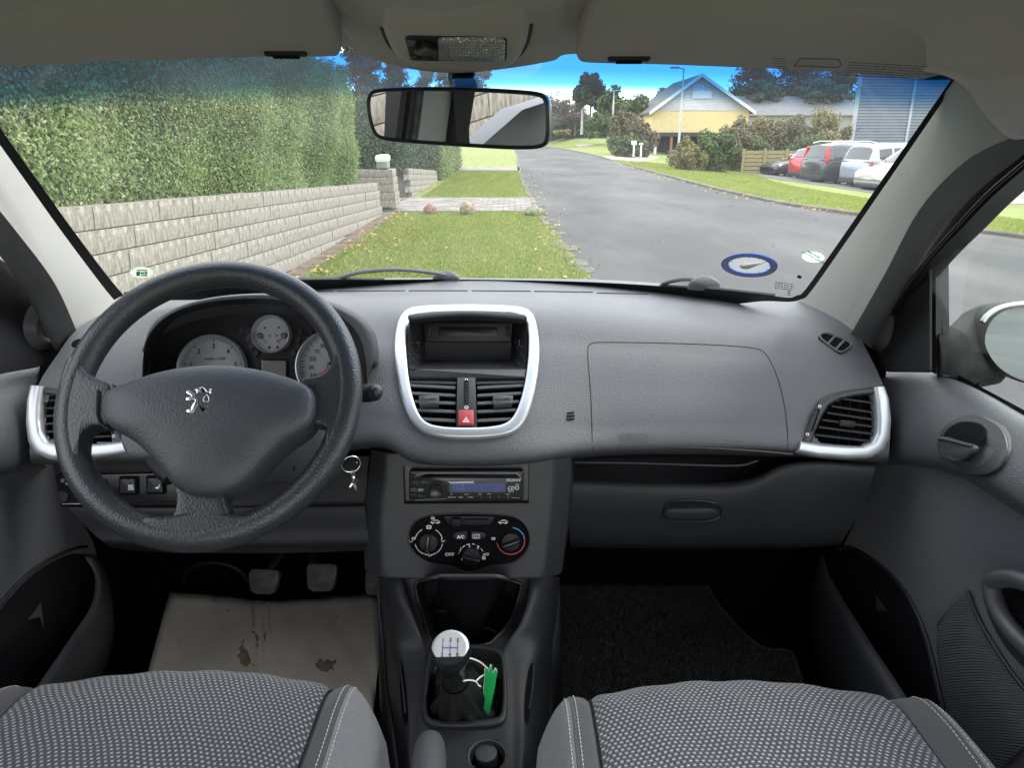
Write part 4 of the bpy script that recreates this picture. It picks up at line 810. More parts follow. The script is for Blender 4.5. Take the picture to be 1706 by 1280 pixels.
# ---- sun visors
def visor(name_, pts, label, oy=.893, oz=1.321):
    pl = Pl((0, oy, oz), -71); o2 = poly(pl, pts, 2); c = [sum(p[k] for p in o2)/len(o2) for k in (0, 1)]; t = thing('sun_visor', label, 'sun visor', pl.p(c[0], c[1]), group='sun visors folded up')
    m = M(); m.slab(o2, pl, -.016, .008, .007, True); m.obj('pad', M_visor, t, angle=60); return t, pl
vl, vpl = visor('l', [(-120, -60), (500, -60), (541, -50), (546, 10), (562, 50), (571, 72), (566, 85), (548, 86), (420, 86), (300, 90), (140, 96), (0, 104), (-120, 116)], 'folded grey sun visor on the driver side, left of the dome light')
vr, vpr = visor('r', [(990, -60), (984, 0), (970, 50), (958, 80), (962, 94), (985, 97), (1100, 99), (1200, 103), (1330, 108), (1450, 115), (1560, 128), (1615, 118), (1665, 75), (1690, 20), (1690, -60)], 'folded grey sun visor on the passenger side, right of the dome light')
for v, pl, px, py in ((vl, vpl, 476, 75), (vr, vpr, 1048, 84)):
    u = pl.uv(px, py); M().slab(rect(.045, .009, u, .004), pl, .0, .0115, .003).obj('clip', M_black, v)
    M().slab(rect(.028, .006, (u[0], u[1]-.002), .002), pl, .0, .0125, .001).obj('clip_recess', M_piano, v)
# warning print on the passenger visor (rows of unreadable small print)
wp = M(); rw = random.Random(2); M_print = mat('faded_print', (.13, .13, .125), .8)
for row in range(6):
    y = 91+row*4.4; x = 1415+row*-1.5
    while x < 1545-6*row*(row > 3):
        w_ = rw.uniform(6, 17); a = vpr.uv(x, y+(x-1415)*.055); b = vpr.uv(x+w_, y+(x+w_-1415)*.055); wp.slab([(a[0], a[1]-.0005), (b[0], b[1]-.0005), (b[0], b[1]+.0006), (a[0], a[1]+.0006)], vpr, .0075, .0083); x += w_+2.5
for k in range(5):
    for x in (1285+2*k,): a = vpr.uv(x, 84+k*4.4); b = vpr.uv(x+22-k, 84.6+k*4.4); wp.slab([(a[0], a[1]-.0004), (b[0], b[1]-.0004), (b[0], b[1]+.0005), (a[0], a[1]+.0005)], vpr, .0075, .0083)
wp.obj('warning_print', M_print, vr, kind='stuff')
q = poly(vpr, [(1332, 84), (1398, 85), (1402, 94), (1396, 100), (1350, 98), (1322, 97)]); M().ring2(q, inset(q, .0009) if area(q) > 0 else inset(q, .0009), vpr, .0075, .0086).obj('airbag_emboss', M_print, vr)
# ---- dome light
dpl = Pl((0, .90, 1.329), -69); dl = thing('dome_light', 'grey overhead lamp console with a ribbed lens and black switch', 'interior light', P(765, 60, Y=.88))
o2 = poly(dpl, [(634, -50), (633, 10), (637, 50), (655, 86), (690, 106), (775, 113), (845, 107), (873, 86), (884, 46), (882, 0), (866, -50)], 2)
M().slab(o2, dpl, -.03, .010, .012, True).obj('housing', mat('console_plastic', (.52, .475, .50), .6, bump=GRAIN, spec=.35), dl, angle=60)
o3 = [tuple(Vector(p)) for p in inset(o2, -.0035)]; M().slab(o3, dpl, -.03, -.0005, .001).obj('shadow_gap', M_rubber, dl)
o2 = rnd(poly(dpl, [(673, 58), (845, 61), (844, 101), (684, 99)], 0, .01), .008); M().slab(o2, dpl, .0, .0115, .001).obj('lamp_frame', M_gloss, dl)
M_lens = mat('clear_ribbed_lens', (.42, .42, .44), .18, spec=.8, metal=.35, bump=('vor', 330, .6, .002))
lm = M(); o2 = rnd(poly(dpl, [(729, 62.5), (842, 64), (841, 99), (731, 98)], 0, .012), .006); lm.slab(o2, dpl, .01, .0150, .002); lens = lm.obj('lens', M_lens, dl)
lr = M()
for k in range(6):
    for j in range(17):
        if j > 13 and k > 3: continue
        u = dpl.uv(752+j*4.9, 69+k*4.6, .015); lr.pillow(rect(.0026, .0022, u, .0006, 2), dpl, .0149, .0162, n=3)
lr.obj('lens_rib', M_lens, lens, kind='stuff')
u = dpl.uv(709, 80, .012); M().lathe([(.0125, .008), (.0122, .0165), (.0108, .019), (.0095, .0175)], dpl, u, 28).obj('rotary_switch', M_gloss, dl)
for k, (x, y) in enumerate([(685, 68), (686, 82), (689, 94)]): M().slab(rect(.006, .003, dpl.uv(x, y, .012), .001), dpl, .0115, .0123).obj('switch_mark', mat('dim_print', (.09, .09, .095), .6), dl)
# ---- interior mirror
mo = P(765, 196, Y=.93); mpl = Pl(mo, -5, -18.5); im = thing('rear_view_mirror', 'wide black framed interior mirror hanging in the windscreen', 'mirror', mo)
mp_ = [(613, 172), (616, 153), (632, 145.5), (700, 144), (780, 145), (860, 149), (902, 153), (914, 163), (917.5, 200), (915.5, 236), (904, 247.5), (860, 249), (780, 244.5), (700, 239), (640, 234), (624, 224), (616, 198)]
o2 = poly(mpl, mp_, 2); bk = M(); rings = []
if area(o2) < 0: o2 = o2[::-1]
for w, ins in ((-.034, .020), (-.030, .010), (-.018, .0025), (-.004, 0), (.004, .0), (.006, .0012), (.006, .0036), (.0035, .0046)):
    i2 = inset(o2, ins) if ins else o2; rings.append([mpl.p(u, v, w) for u, v in i2])
bk.skin(rings, True, False); bk.obj('housing', M_gloss, im, angle=60)
mg = mat('mirror_glass', (.80, .82, .84), .0, metal=1); i2 = inset(o2, .0042); M().add([mpl.p(u, v, .0036) for u, v in i2], [tuple(range(len(i2)))]).obj('glass', mg, im)
st = M(); a = mpl.p(0.002, .005, -.03); b = W_at(770, 118, .006)[0]; c = W_at(770, 140, .01)[0]
st.skin([[a+Vector((x*.016, 0, z*.02)) for x, z in ((-1, -.6), (1, -.6), (1, .8), (-1, .8))], [a*.45+b*.55+Vector((x*.014, 0, z*.012)) for x, z in ((-1, -1), (1, -1), (1, 1), (-1, 1))], [c+Vector((x*.016, z*.002, z*.016)) for x, z in ((-1, -1), (1, -1), (1, 1), (-1, 1))]], True, True)
st.obj('stem', M_gloss, im, bevel=.003)
pdm = M(); n = W_at(770, 128)[1]; qp = Pl((0, 0, 0)); qp.o = W_at(770, 127)[0]; qp.R = Vector((1, 0, 0)); qp.U = n.cross(qp.R).normalized(); qp.N = qp.R.cross(qp.U)
if qp.N.y > 0: qp.N = -qp.N
pdm.slab(rect(.034, .05, (0, 0), .008), qp, -.001, .008, .003, True); pdm.obj('mounting_pad', M_gloss, im)
# ---- unseen lower sides of the cabin rear, added to block light from behind
rb = M(); rb.add([(-.76, -1.6, .25), (-.76, 0, .25), (-.76, 0, .93), (-.76, -1.6, .93)], [(0, 1, 2, 3)]); rb.add([(.76, -1.6, .25), (.76, 0, .25), (.76, 0, .93), (.76, -1.6, .93)], [(0, 1, 2, 3)]); rb.obj('rear_light_block', M_black, shell, kind='stuff')
# ---- left centre pillar as the mirror shows it
def upright(name, ya, yb, xa, mt, z0=.80, z1=1.31, lean=-.075, th=.03):
    f = lambda z: lean*(z-1.15)/.3
    M().skin([[(xa-th, ya+f(z), z), (xa+i_, ya+f(z), z), (xa+i_, yb+f(z), z), (xa-th, yb+f(z), z)] for z, i_ in ((z0, 0), (1.1, .004), (z1, .03))], True, True).obj(name, mt, shell)
upright('door_seal', .372, .392, -.655, M_rubber); upright('door_seal', .350, .362, -.650, M_rubber); upright('door_seal', .330, .346, -.645, mat('ribbed_seal', (.05, .05, .052), .6, bump=('wave', 60, 1, .004)))
upright('centre_pillar_trim', .232, .328, -.64, M_pillar); upright('pillar_cover', .142, .230, -.642, M_black)
m = M(); m.add([(-.63, .12, 1.055), (-.63, -.06, 1.115), (-.63, -.3, 1.125), (-.63, -.3, .85), (-.63, .12, .85), (-.70, .12, 1.055), (-.70, -.06, 1.115), (-.70, -.3, 1.125)], [(0, 1, 2, 3, 4), (0, 5, 6, 1), (1, 6, 7, 2)]); m.obj('rear_waist_trim', mat('waist_trim', (.16, .165, .17), .4), shell, angle=20)
sb = thing('seat_belt', 'black webbing seat belt on the left centre pillar, seen in the interior mirror', 'seat belt', (-.6, .2, 1.0))
M().add([(-.618, .225, 1.28), (-.618, .178, 1.28), (-.606, .205, .8), (-.606, .252, .8), (-.615, .225, 1.28), (-.615, .178, 1.28), (-.603, .205, .8), (-.603, .252, .8)], [(0, 1, 2, 3), (4, 7, 6, 5), (0, 3, 7, 4), (1, 5, 6, 2)]).obj('webbing', mat('belt_webbing', (.02, .02, .022), .8, bump=('wave', 200, .8, .002)), sb)
M().box((-.63, .165, 1.265), (-.605, .235, 1.30)).obj('anchor', M_gloss, sb, bevel=.004)
hr_ = thing('head_restraint', 'dark driver head restraint, seen at the right end of the interior mirror', 'head restraint', (-.5, -.17, 1.1)); m = M(); m.skin([[(-.50+.11*math.cos(a)*q, -.19+.055*math.sin(a)*q, z) for a in [math.pi*k/12 for k in range(24)]] for z, q in ((1.085, .5), (1.10, .85), (1.14, 1), (1.22, 1), (1.265, .85), (1.28, .5))], True, True); m.obj('cushion', M_black, hr_, angle=180); [M().tube([(x, -.19, .9), (x, -.19, 1.09)], .006, 8).obj('post', M_gloss, hr_) for x in (-.55, -.45)]
# ================================================================== DASHBOARD
dash = thing('dashboard', 'dark grey grained dashboard stretching under the windscreen', 'dashboard', (0, 1.3, .8))
dc = [
 [(212, 500, 1.44), (172, 522, 1.31), (127, 550, 1.18), (95, 592, 1.12), (64, 642, 1.066), (52, 700, 1.035), (50, 762, 1.005), (60, 775, 1.06)],
 [(262, 482, 1.55), (245, 502, 1.39), (235, 532, 1.25), (225, 577, 1.15), (220, 640, 1.08), (215, 700, 1.045), (215, 762, 1.012), (220, 776, 1.07)],
 [(430, 468, 1.64), (430, 488, 1.47), (430, 510, 1.29), (430, 560, 1.17), (430, 640, 1.085), (430, 700, 1.045), (430, 762, 1.01), (430, 776, 1.07)],
 [(600, 464, 1.665), (600, 486, 1.49), (600, 510, 1.27), (600, 570, 1.15), (600, 640, 1.075), (603, 690, 1.035), (612, 735, 1.012), (620, 748, 1.07)],
 [(690, 463, 1.67), (690, 486, 1.50), (690, 510, 1.24), (690, 570, 1.14), (690, 640, 1.073), (690, 705, 1.02), (690, 763, .99), (695, 774, 1.05)],
 [(777, 463, 1.67), (777, 486, 1.50), (777, 509, 1.23), (777, 570, 1.135), (777, 640, 1.07), (777, 708, 1.015), (777, 768, .985), (777, 778, 1.04)],
 [(880, 464, 1.67), (880, 487, 1.50), (880, 511, 1.235), (880, 573, 1.14), (880, 640, 1.078), (880, 706, 1.025), (880, 764, .992), (880, 775, 1.05)],
 [(1000, 466, 1.66), (1000, 490, 1.48), (1000, 520, 1.24), (1000, 580, 1.15), (1000, 650, 1.09), (1000, 708, 1.05), (1000, 750, 1.03), (1000, 760, 1.09)],
 [(1150, 476, 1.59), (1150, 499, 1.43), (1150, 536, 1.23), (1150, 592, 1.15), (1150, 650, 1.10), (1150, 702, 1.063), (1150, 746, 1.045), (1150, 757, 1.10)],
 [(1290, 494, 1.47), (1292, 513, 1.35), (1300, 552, 1.21), (1305, 602, 1.14), (1310, 655, 1.10), (1312, 706, 1.07), (1315, 750, 1.05), (1312, 762, 1.11)],
 [(1350, 505, 1.40), (1378, 528, 1.28), (1392, 562, 1.18), (1403, 605, 1.13), (1410, 655, 1.095), (1410, 706, 1.068), (1405, 762, 1.048), (1400, 772, 1.11)],
 [(1395, 527, 1.32), (1424, 549, 1.22), (1446, 588, 1.165), (1463, 622, 1.13), (1476, 657, 1.10), (1483, 710, 1.07), (1480, 764, 1.045), (1472, 776, 1.11)]]
rows = [[P(*dc[c][r][:2], Y=dc[c][r][2]) for c in range(len(dc))] for r in range(8)]
DG = ctrl_grid(rows, 22, 20)
DV = [p for r in DG for p in r]; nc_ = len(DG[0]); DF = [(i*nc_+j, i*nc_+j+1, (i+1)*nc_+j+1, (i+1)*nc_+j) for i in range(len(DG)-1) for j in range(nc_-1)]
DB = BVHTree.FromPolygons(DV, DF)
def D(px, py, off=0):
    d = ray(px, py).normalized(); h = DB.ray_cast(CAM, d)
    if h[0] is None: return P(px, py, Y=1.06), -d
    n = h[1] if h[1].dot(d) < 0 else -h[1]; return h[0]+n*off, n
def proj_px(p): d = p-CAM; z = d.dot(FW); return (853+FPX*d.dot(RT)/z, 640-FPX*d.dot(UP)/z)
def inside(p, poly_):
    x, y = p; c = False
    for i in range(len(poly_)):
        (x1, y1), (x2, y2) = poly_[i-1], poly_[i]
        if (y1 > y) != (y2 > y) and x < (x2-x1)*(y-y1)/(y2-y1)+x1: c = not c
    return c
pod_out = chaikin([(672, 520), (695, 512), (777, 509.5), (862, 512), (886, 520), (895, 545), (900, 590), (893, 650), (878, 700), (858, 724), (820, 731), (777, 733), (735, 731), (700, 722), (678, 695), (664, 650), (656, 590), (660, 545)], 2)
pod_in = chaikin([(685, 531), (700, 523), (777, 520), (855, 523), (873, 531), (880, 550), (881, 590), (874, 645), (861, 688), (845, 708), (815, 714), (777, 715), (740, 714), (710, 708), (695, 688), (683, 645), (677, 590), (677, 550)], 2)
bin_in = [(246, 625), (246, 580), (264, 545), (302, 519), (360, 506), (430, 502), (500, 507), (552, 522), (588, 550), (601, 580), (602, 625), (560, 650), (300, 650)]
rv_in = chaikin([(1352, 735), (1360, 695), (1382, 672), (1420, 660), (1455, 655), (1458, 720), (1444, 742), (1400, 742)], 1)
lv_in = chaikin([(193, 735), (188, 695), (172, 676), (130, 662), (74, 656), (72, 720), (88, 738), (150, 740)], 1)
mid = lambda a, b, t: [(x+(u-x)*t, y+(v-y)*t) for (x, y), (u, v) in zip(a, b)]
holes = [mid(pod_out, pod_in, .5), bin_in, rv_in, lv_in, [(1366, 560), (1384, 556), (1420, 573), (1404, 588)]]
dm_ = M(); dm_.v = [tuple(v) for v in DV]; keep = []
for f in DF:
    c = sum((DV[i] for i in f), Vector())/4
    pp_ = proj_px(c)
    if c.y < 1.32 and any(inside(pp_, h) for h in holes[:4]): continue
    keep.append(f)
dm_.f = keep; dm_.obj('top_pad', M_dash, dash, angle=180)
def on_dash(pts, off=.001): return [D(x, y, off)[0] for x, y in pts]
def dense(pts, step=8, closed=False):
    out = []
    m = len(pts)
    for i in range(m if closed else m-1):
        a, b = pts[i], pts[(i+1) % m]; k = max(1, int(math.hypot(b[0]-a[0], b[1]-a[1])/step)); out += [(a[0]+(b[0]-a[0])*t/k, a[1]+(b[1]-a[1])*t/k) for t in range(k)]
    return out if closed else out+[pts[-1]]
M_seam = mat('seam_shadow', (.006, .006, .007), .9)
# passenger airbag lid seam
ab = dense(chaikin([(987, 752), (985, 660), (978, 585), (982, 572), (1000, 570), (1130, 572), (1255, 578), (1278, 588), (1300, 640), (1311, 700), (1313, 752)], 2, False), 10)
M().tube(on_dash(ab, -.0002), .00085, 5).obj('airbag_seam', M_seam, dash)
# windscreen demister slot
for a, b in ((520, 556), (561, 675), (681, 779), (786, 884), (890, 988), (994, 1080)):
    f = lambda x: 485+.000035*(x-777)**2+(x-777)*.004+(1.2 if x > 990 else 0); pt = [(x, f(x)) for x in np.linspace(a, b, 10)]
    M().tube(on_dash(pt, .0), .0018, 6).obj('demister_slot', M_seam, dash)
# cabin sensor slots
for k in range(3):
    pt = [(944+(1 if k == 0 else 0), 689+k*5.2), (957-(0 if k else 1), 687.6+k*5.2)]; M().tube(on_dash(pt, .0), .0018, 6).obj('sensor_slot', M_seam, dash)
# ---- AIRBAG letters on the lid
def local_plane(px, py, off=0, yawfree=True):
    p, n = D(px, py, off); q = Pl((0, 0, 0)); q.o = p; q.N = n; q.R = (Vector((1, 0, 0))-n*n.x).normalized(); q.U = q.N.cross(q.R).normalized(); return q
M_emb = mat('embossed_plastic', (.04, .041, .046), .35)
ap = local_plane(1056, 729, .0006); lt = M(); letter(lt, 'AIRBAG', ap, (0, 0), .0105, sx=1.25, bold=.0001); fr2 = rect(.046, .0125, (0, 0), .004); lt.ring2(fr2, inset(fr2, .0008), ap, 0, .0005); lt.obj('airbag_lettering', M_dash, dash)
# ---- small demister grille on the right corner
gq = local_plane(1392, 573); gg = M(); o2 = poly(gq, [(1362, 562), (1370, 555), (1384, 557), (1419, 572), (1418, 579), (1404, 589), (1396, 588), (1380, 577)], 1)
g1 = M().ring2(o2, inset(o2, .0022), gq, -.001, .0035, .0012).obj('corner_grille', M_dash, dash); M().slab(o2, gq, -.004, .0006).obj('grille_opening', M_piano, g1)
for x0, y0, x1, y1 in ((1379, 573, 1391, 561), (1393, 582, 1406, 568)):
    a, b = gq.uv(x0, y0, .002), gq.uv(x1, y1, .002); M().tube([gq.p(*a, .002), gq.p(*b, .002)], .0022, 6).obj('grille_bar', M_dash, g1)
gq = local_plane(128, 577); M().slab(poly(gq, [(118, 573), (128, 565), (141, 566), (138, 578), (122, 580)], 1), gq, -.004, .0008).obj('corner_grille', M_piano, dash)
# ---- instrument binnacle
inst = thing('instrument_cluster', 'instrument cluster with pale dials in silver rings behind the steering wheel', 'dashboard instruments', P(430, 590, Y=1.1))
ipl = Pl(P(440, 590, Y=1.135), 22)
hood_in = chaikin([(236, 640), (238, 590), (250, 553), (280, 525), (330, 506), (400, 498), (470, 500), (530, 513), (575, 532), (600, 560), (610, 600), (612, 640)], 2, False)
hood_deep = chaikin([(252, 640), (256, 590), (270, 558), (298, 532), (345, 517), (405, 510), (465, 511), (520, 522), (560, 542), (586, 566), (596, 600), (600, 640)], 2, False)
hood_out = chaikin([(238, 640), (239, 588), (246, 548), (276, 519), (328, 500), (400, 490), (480, 490), (545, 500), (600, 524), (624, 548), (632, 585), (629, 602), (622, 604)], 2, False)
def lerpn(a, n): return [tuple(Vector(a[min(int(t), len(a)-2)])*(1-(t-min(int(t), len(a)-2)))+Vector(a[min(int(t), len(a)-2)+1])*(t-min(int(t), len(a)-2))) for t in [i*(len(a)-1)/(n-1) for i in range(n)]]
n_ = 60; hi, hd, ho = lerpn(hood_in, n_), lerpn(hood_deep, n_), lerpn(hood_out, n_)
hr = [[P(x, y, Y=1.16) for x, y in hd], [P(x, y, Y=1.045+.0*i) for i, (x, y) in enumerate(hi)], [P(x, y-1.5, Y=1.035) for x, y in hi], [P((x+u)/2, (y+v)/2-2, Y=1.034) for (x, y), (u, v) in zip(hi, ho)], [P(x, y-1, Y=1.045) for x, y in ho], [P(x, y-1, Y=1.09)+Vector((0, 0, -.004)) for x, y in ho], [P(x, y, Y=1.15)+Vector((0, 0, -.03)) for x, y in ho]]
hm = M(); hm.grid(hr[0:3]); hm.obj('hood_lining', M_black, inst, angle=180)
hm = M(); hm.grid(hr[2:]); hm.obj('hood', M_dash, inst, angle=180)
fp = poly(ipl, [(225, 660), (235, 580), (262, 535), (320, 508), (400, 498), (480, 499), (550, 514), (595, 545), (615, 590), (618, 660)], 1); M().slab(fp, ipl, -.02, 0).obj('face_panel', M_black, inst)
M_dial = mat('dial_face', (.46, .48, .51), .55, var=.03, vscale=6); M_ink = mat('black_ink', (.015, .015, .018), .6); M_needle = mat('red_needle', (.75, .04, .03), .4)
def dial(px, py, rpx, nm):
    c = ipl.uv(px, py); r = abs(ipl.uv(px+rpx, py)[0]-c[0])
    rg = M().lathe([(r*1.0, 0), (r*1.0, .012), (r*.985, .0145), (r*.955, .015), (r*.93, .0135), (r*.90, .001)], ipl, c, 56, cap=False).obj('dial_ring', M_silver, inst, angle=50)
    M().lathe([(r*.90, .002), (0.0005, .0022)], ipl, c, 48).obj('dial_face', M_dial, rg, angle=None); return c, r, rg
def ticks(m, c, r, a0, a1, n, long_every, l1=.10, l0=.055):
    for i in range(n+1):
        a = R_(a0+(a1-a0)*i/n); big = i % long_every == 0; ro, ri = r*.885, r*(.885-(l1 if big else l0)); d = Vector((math.cos(a), math.sin(a))); nn = Vector((-d.y, d.x))*(.0006 if big else .00032); cc = Vector(c)
        m.slab([tuple(cc+d*ri-nn), tuple(cc+d*ro-nn), tuple(cc+d*ro+nn), tuple(cc+d*ri+nn)], ipl, .0022, .0027)
c, r, rg = dial(356, 615, 57, 'tacho'); m = M(); ticks(m, c, r, 210, -30, 60, 10)
for k, t_ in enumerate(['0', '1', '2', '3', '4', '5', '6']): a = R_(210-40*k); letter(m, t_, ipl, (c[0]+r*.66*math.cos(a), c[1]+r*.66*math.sin(a)), .0115, .0026, bold=.00012)
letter(m, 'tr/min x 1000', ipl, (c[0]+r*.05, c[1]+r*.30), .0062, .0026); m.obj('dial_marks', M_ink, rg, angle=None)
c, r, rg = dial(556, 611, 61, 'speed'); m = M(); ticks(m, c, r, 215, -35, 44, 2)
for k in range(12):
    v = 10+20*k; a = R_(204-21.6*k); letter(m, str(v), ipl, (c[0]+r*.60*math.cos(a), c[1]+r*.62*math.sin(a)), .0108 if k % 2 == 0 else .0088, .0026, bold=.0001)
m.obj('dial_marks', M_ink, rg, angle=None)
nd_ = M(); a = R_(212); d = Vector((math.cos(a), math.sin(a))); n2 = Vector((-d.y, d.x)); cc = Vector(c); nd_.slab([tuple(cc+n2*.0014), tuple(cc-n2*.0014), tuple(cc+d*r*.82-n2*.0004), tuple(cc+d*r*.82+n2*.0004)], ipl, .006, .0072); nd_.obj('needle', M_needle, rg)
M().lathe([(.0085, .0025), (.0082, .009), (.006, .0105)], ipl, c, 26).obj('needle_hub', M_gloss, rg)
o2 = poly(ipl, [(524, 636), (545, 628), (580, 626), (606, 632), (606, 655), (520, 655)]); M().slab(o2, ipl, .002, .004).obj('dial_window', M_gloss, rg)
c, r, rg = dial(454.5, 558, 32, 'fuel'); m = M()
for s, a0, a1 in ((-1, 300, 420), (1, 240, 120)):
    cx = c[0]+s*r*.62
    for k in range(6):
        a = R_(a0+(a1-a0)*k/5); d = Vector((math.cos(a), math.sin(a))); n2 = Vector((-d.y, d.x))*.0003; q = Vector((cx, c[1]-r*.06)); m.slab([tuple(q+d*r*.42-n2), tuple(q+d*r*.5-n2), tuple(q+d*r*.5+n2), tuple(q+d*r*.42+n2)], ipl, .0022, .0027)
letter(m, '1/2', ipl, (c[0]-r*.12, c[1]-r*.06), .0048, .0026); letter(m, '90', ipl, (c[0]+r*.24, c[1]-r*.06), .0045, .0026); letter(m, '70', ipl, (c[0]+r*.30, c[1]-r*.30), .004, .0026)
m.slab(rect(.0028, .0034, (c[0]-r*.40, c[1]+r*.36), .0006), ipl, .0022, .0027); m.slab(circle(.0016, 10, (c[0]+r*.34, c[1]+r*.38)), ipl, .0022, .0027); m.slab(circle(.0022, 12, (c[0]-r*.14, c[1]-r*.66)), ipl, .0022, .0027); m.slab(circle(.0022, 12, (c[0]+r*.28, c[1]-r*.66)), ipl, .0022, .0027); m.obj('dial_marks', M_ink, rg, angle=None)
for s, a in ((-1, -48), (1, 232)):
    q = Vector((c[0]+s*r*.62, c[1]-r*.06)); d = Vector((math.cos(R_(a)), math.sin(R_(a)))); n2 = Vector((-d.y, d.x)); nm = M(); nm.slab([tuple(q-n2*.0007), tuple(q+n2*.0007), tuple(q+d*r*.55+n2*.0003), tuple(q+d*r*.55-n2*.0003)], ipl, .004, .005); nm.obj('needle', M_needle, rg)
    M().lathe([(.0050, .0025), (.0048, .006), (.003, .007)], ipl, tuple(q), 18).obj('needle_hub', mat('grey_hub', (.12, .12, .13), .4), rg)
for x, y in ((414, 562), (418, 576), (425, 588), (402, 550), (413, 549), (496, 565), (494, 577), (487, 589), (499, 553), (515, 555)):
    u = ipl.uv(x, y); M().lathe([(.0062, 0), (.0062, .003), (.0050, .003), (.0048, .0005)], ipl, u, 20).obj('warning_lamp', M_gloss, inst, angle=40)
o2 = rnd(poly(ipl, [(436, 598), (480, 598), (480, 640), (436, 640)]), .002); M().slab(o2, ipl, 0, .003, .001).obj('display_frame', M_gloss, inst)
o2 = rnd(poly(ipl, [(440, 601), (477, 602), (477, 640), (440, 640)]), .001); M().slab(o2, ipl, .003, .0036).obj('trip_display', mat('grey_lcd', (.21, .205, .19), .5), inst)
# ---- centre pod: bezel, pocket, vents, hazard switch
pod = thing('centre_console_pod', 'silver rimmed centre pod with display, two air vents and red hazard switch', 'air vent unit', D(777, 640)[0])
bo, bi = [D(x, y, 0)[0] for x, y in pod_out], [D(x, y, 0)[0] for x, y in pod_in]
def ring3(O, I, nrm, h, name, m, parent, deep=.012, prof=((0, -.002), (0, .6), (.10, .92), (.3, 1), (.7, 1), (.9, .9), (1, .55))):
    rings = []
    for t, hh in prof: rings.append([a+(b-a)*t+n*(h*hh) for a, b, n in zip(O, I, nrm)])
    rings.append([b-n*deep for b, n in zip(I, nrm)]); return M().skin(rings).obj(name, m, parent, angle=70)
nv = D(777, 620)[1]; nrm = [nv]*len(bo); ring3(bo, bi, nrm, .007, 'bezel', M_silver, pod)
ppl = Pl(D(777, 625, -.004)[0], 0); ppl.N = nv; ppl.R = Vector((1, 0, 0)); ppl.R = (ppl.R-nv*nv.dot(ppl.R)).normalized(); ppl.U = nv.cross(ppl.R).normalized()
# pocket with display
pk_f = rnd([(683, 531), (876, 531), (879, 575), (876, 617), (681, 617), (678, 575)], 8, 4); pk_b = rnd([(706, 537), (855, 537), (853, 565), (850, 598), (710, 598), (707, 565)], 5, 4)
fr3 = [ppl.pp(x, y, .001) for x, y in pk_f]; bk3 = [P(x, y, Y=1.215+(.0 if y < 570 else -.01)) for x, y in pk_b]
m = M(); m.skin([fr3, [a+(b-a)*.15 for a, b in zip(fr3, bk3)], bk3], False, True); m.obj('display_pocket', M_black, pod, angle=30)
o2 = poly(ppl, [(683, 527), (777, 522), (872, 527), (879, 532), (876, 538), (850, 535), (777, 529), (705, 535), (684, 538), (679, 532)], 2); M().slab(o2, ppl, -.004, .009, .003, True).obj('pocket_brow', M_soft, pod, angle=60)
# ledge lip along pocket floor
lp = [P(x, y, Y=1.195) for x, y in ((706, 597), (730, 598.5), (777, 599), (825, 598.5), (851, 597))]; M().tube(spline(lp, 6), .0018, 6).obj('pocket_lip', M_soft, pod)
dpp = Pl(P(780, 553, Y=1.205), 18); dsp = M().slab(rnd(poly(dpp, [(706, 537), (855, 537), (852, 570), (708, 570)]), .003), dpp, -.01, .0, .002, True).obj('display_unit', mat('display_black', (.010, .010, .012), .45, spec=.4), pod)
M().slab(rnd(poly(dpp, [(731, 545), (829, 545), (829, 561), (731, 561)]), .003), dpp, 0, .0012, .0005).obj('display_screen', mat('screen_glass', (.004, .004, .005), .3, spec=.3), dsp)
for x in (714, 846): M().slab(rnd(poly(dpp, [(x-3, 544), (x+3, 544), (x+3, 561), (x-3, 561)]), .0025), dpp, 0, .002, .001).obj('display_button', M_black, dsp)
# dust in the pocket
dust = M(); rd = random.Random(4)
for i in range(90):
    x, y = rd.choice([(rd.uniform(683, 700), rd.uniform(570, 616)), (rd.uniform(858, 876), rd.uniform(565, 616)), (rd.uniform(690, 870), rd.uniform(600, 616))]); q = ppl.pp(x, y, -.001 if y > 600 else .0); t = .0005; dust.add([q+Vector((t, 0, 0)), q+Vector((0, 0, t)), q-Vector((t, 0, 0)), q-Vector((0, 0, t))], [(0, 1, 2, 3)])
dust.obj('dust', mat('dust', (.4, .4, .38), 1), pod, kind='stuff')
o2 = rnd(poly(ppl, [(679, 617), (878, 617), (874, 632), (684, 632)]), .001); M().slab(o2, ppl, -.012, .004, .002, True).obj('divider', M_soft, pod)
o2 = poly(ppl, [(762, 631), (792, 631), (795, 716), (760, 716)]); M().slab(o2, ppl, -.012, .004, .001, True).obj('switch_column', M_soft, pod)
# vent ducts: dark box behind the slats
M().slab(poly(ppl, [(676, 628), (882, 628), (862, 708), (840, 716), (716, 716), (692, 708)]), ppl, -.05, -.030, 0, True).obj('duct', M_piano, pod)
def slats(parent, pl, rowsx, name, mat_, dep=.016, th=.0016, tilt=.35):
    for (xa, ya, xb, yb, c1, c2) in rowsx:
        a0, b0 = pl.pp(xa, ya, .0), pl.pp(xb, yb, .0); a1, b1 = pl.pp(xa+c1, ya, .0)-pl.N*dep, pl.pp(xb-c2, yb, .0)-pl.N*dep
        up = pl.U*th; lift = pl.U*dep*tilt; m = M(); V8 = [a0-up, b0-up, b0+up, a0+up, a1+lift-up*.6, b1+lift-up*.6, b1+lift+up*.6, a1+lift+up*.6]
        m.add(V8, [(0, 1, 2, 3), (4, 7, 6, 5), (0, 4, 5, 1), (3, 2, 6, 7), (0, 3, 7, 4), (1, 5, 6, 2)]); m.obj(name, mat_, parent, bevel=.0006)
M_slat = mat('vent_slat_plastic', (.075, .077, .084), .45, bump=GRAIN)
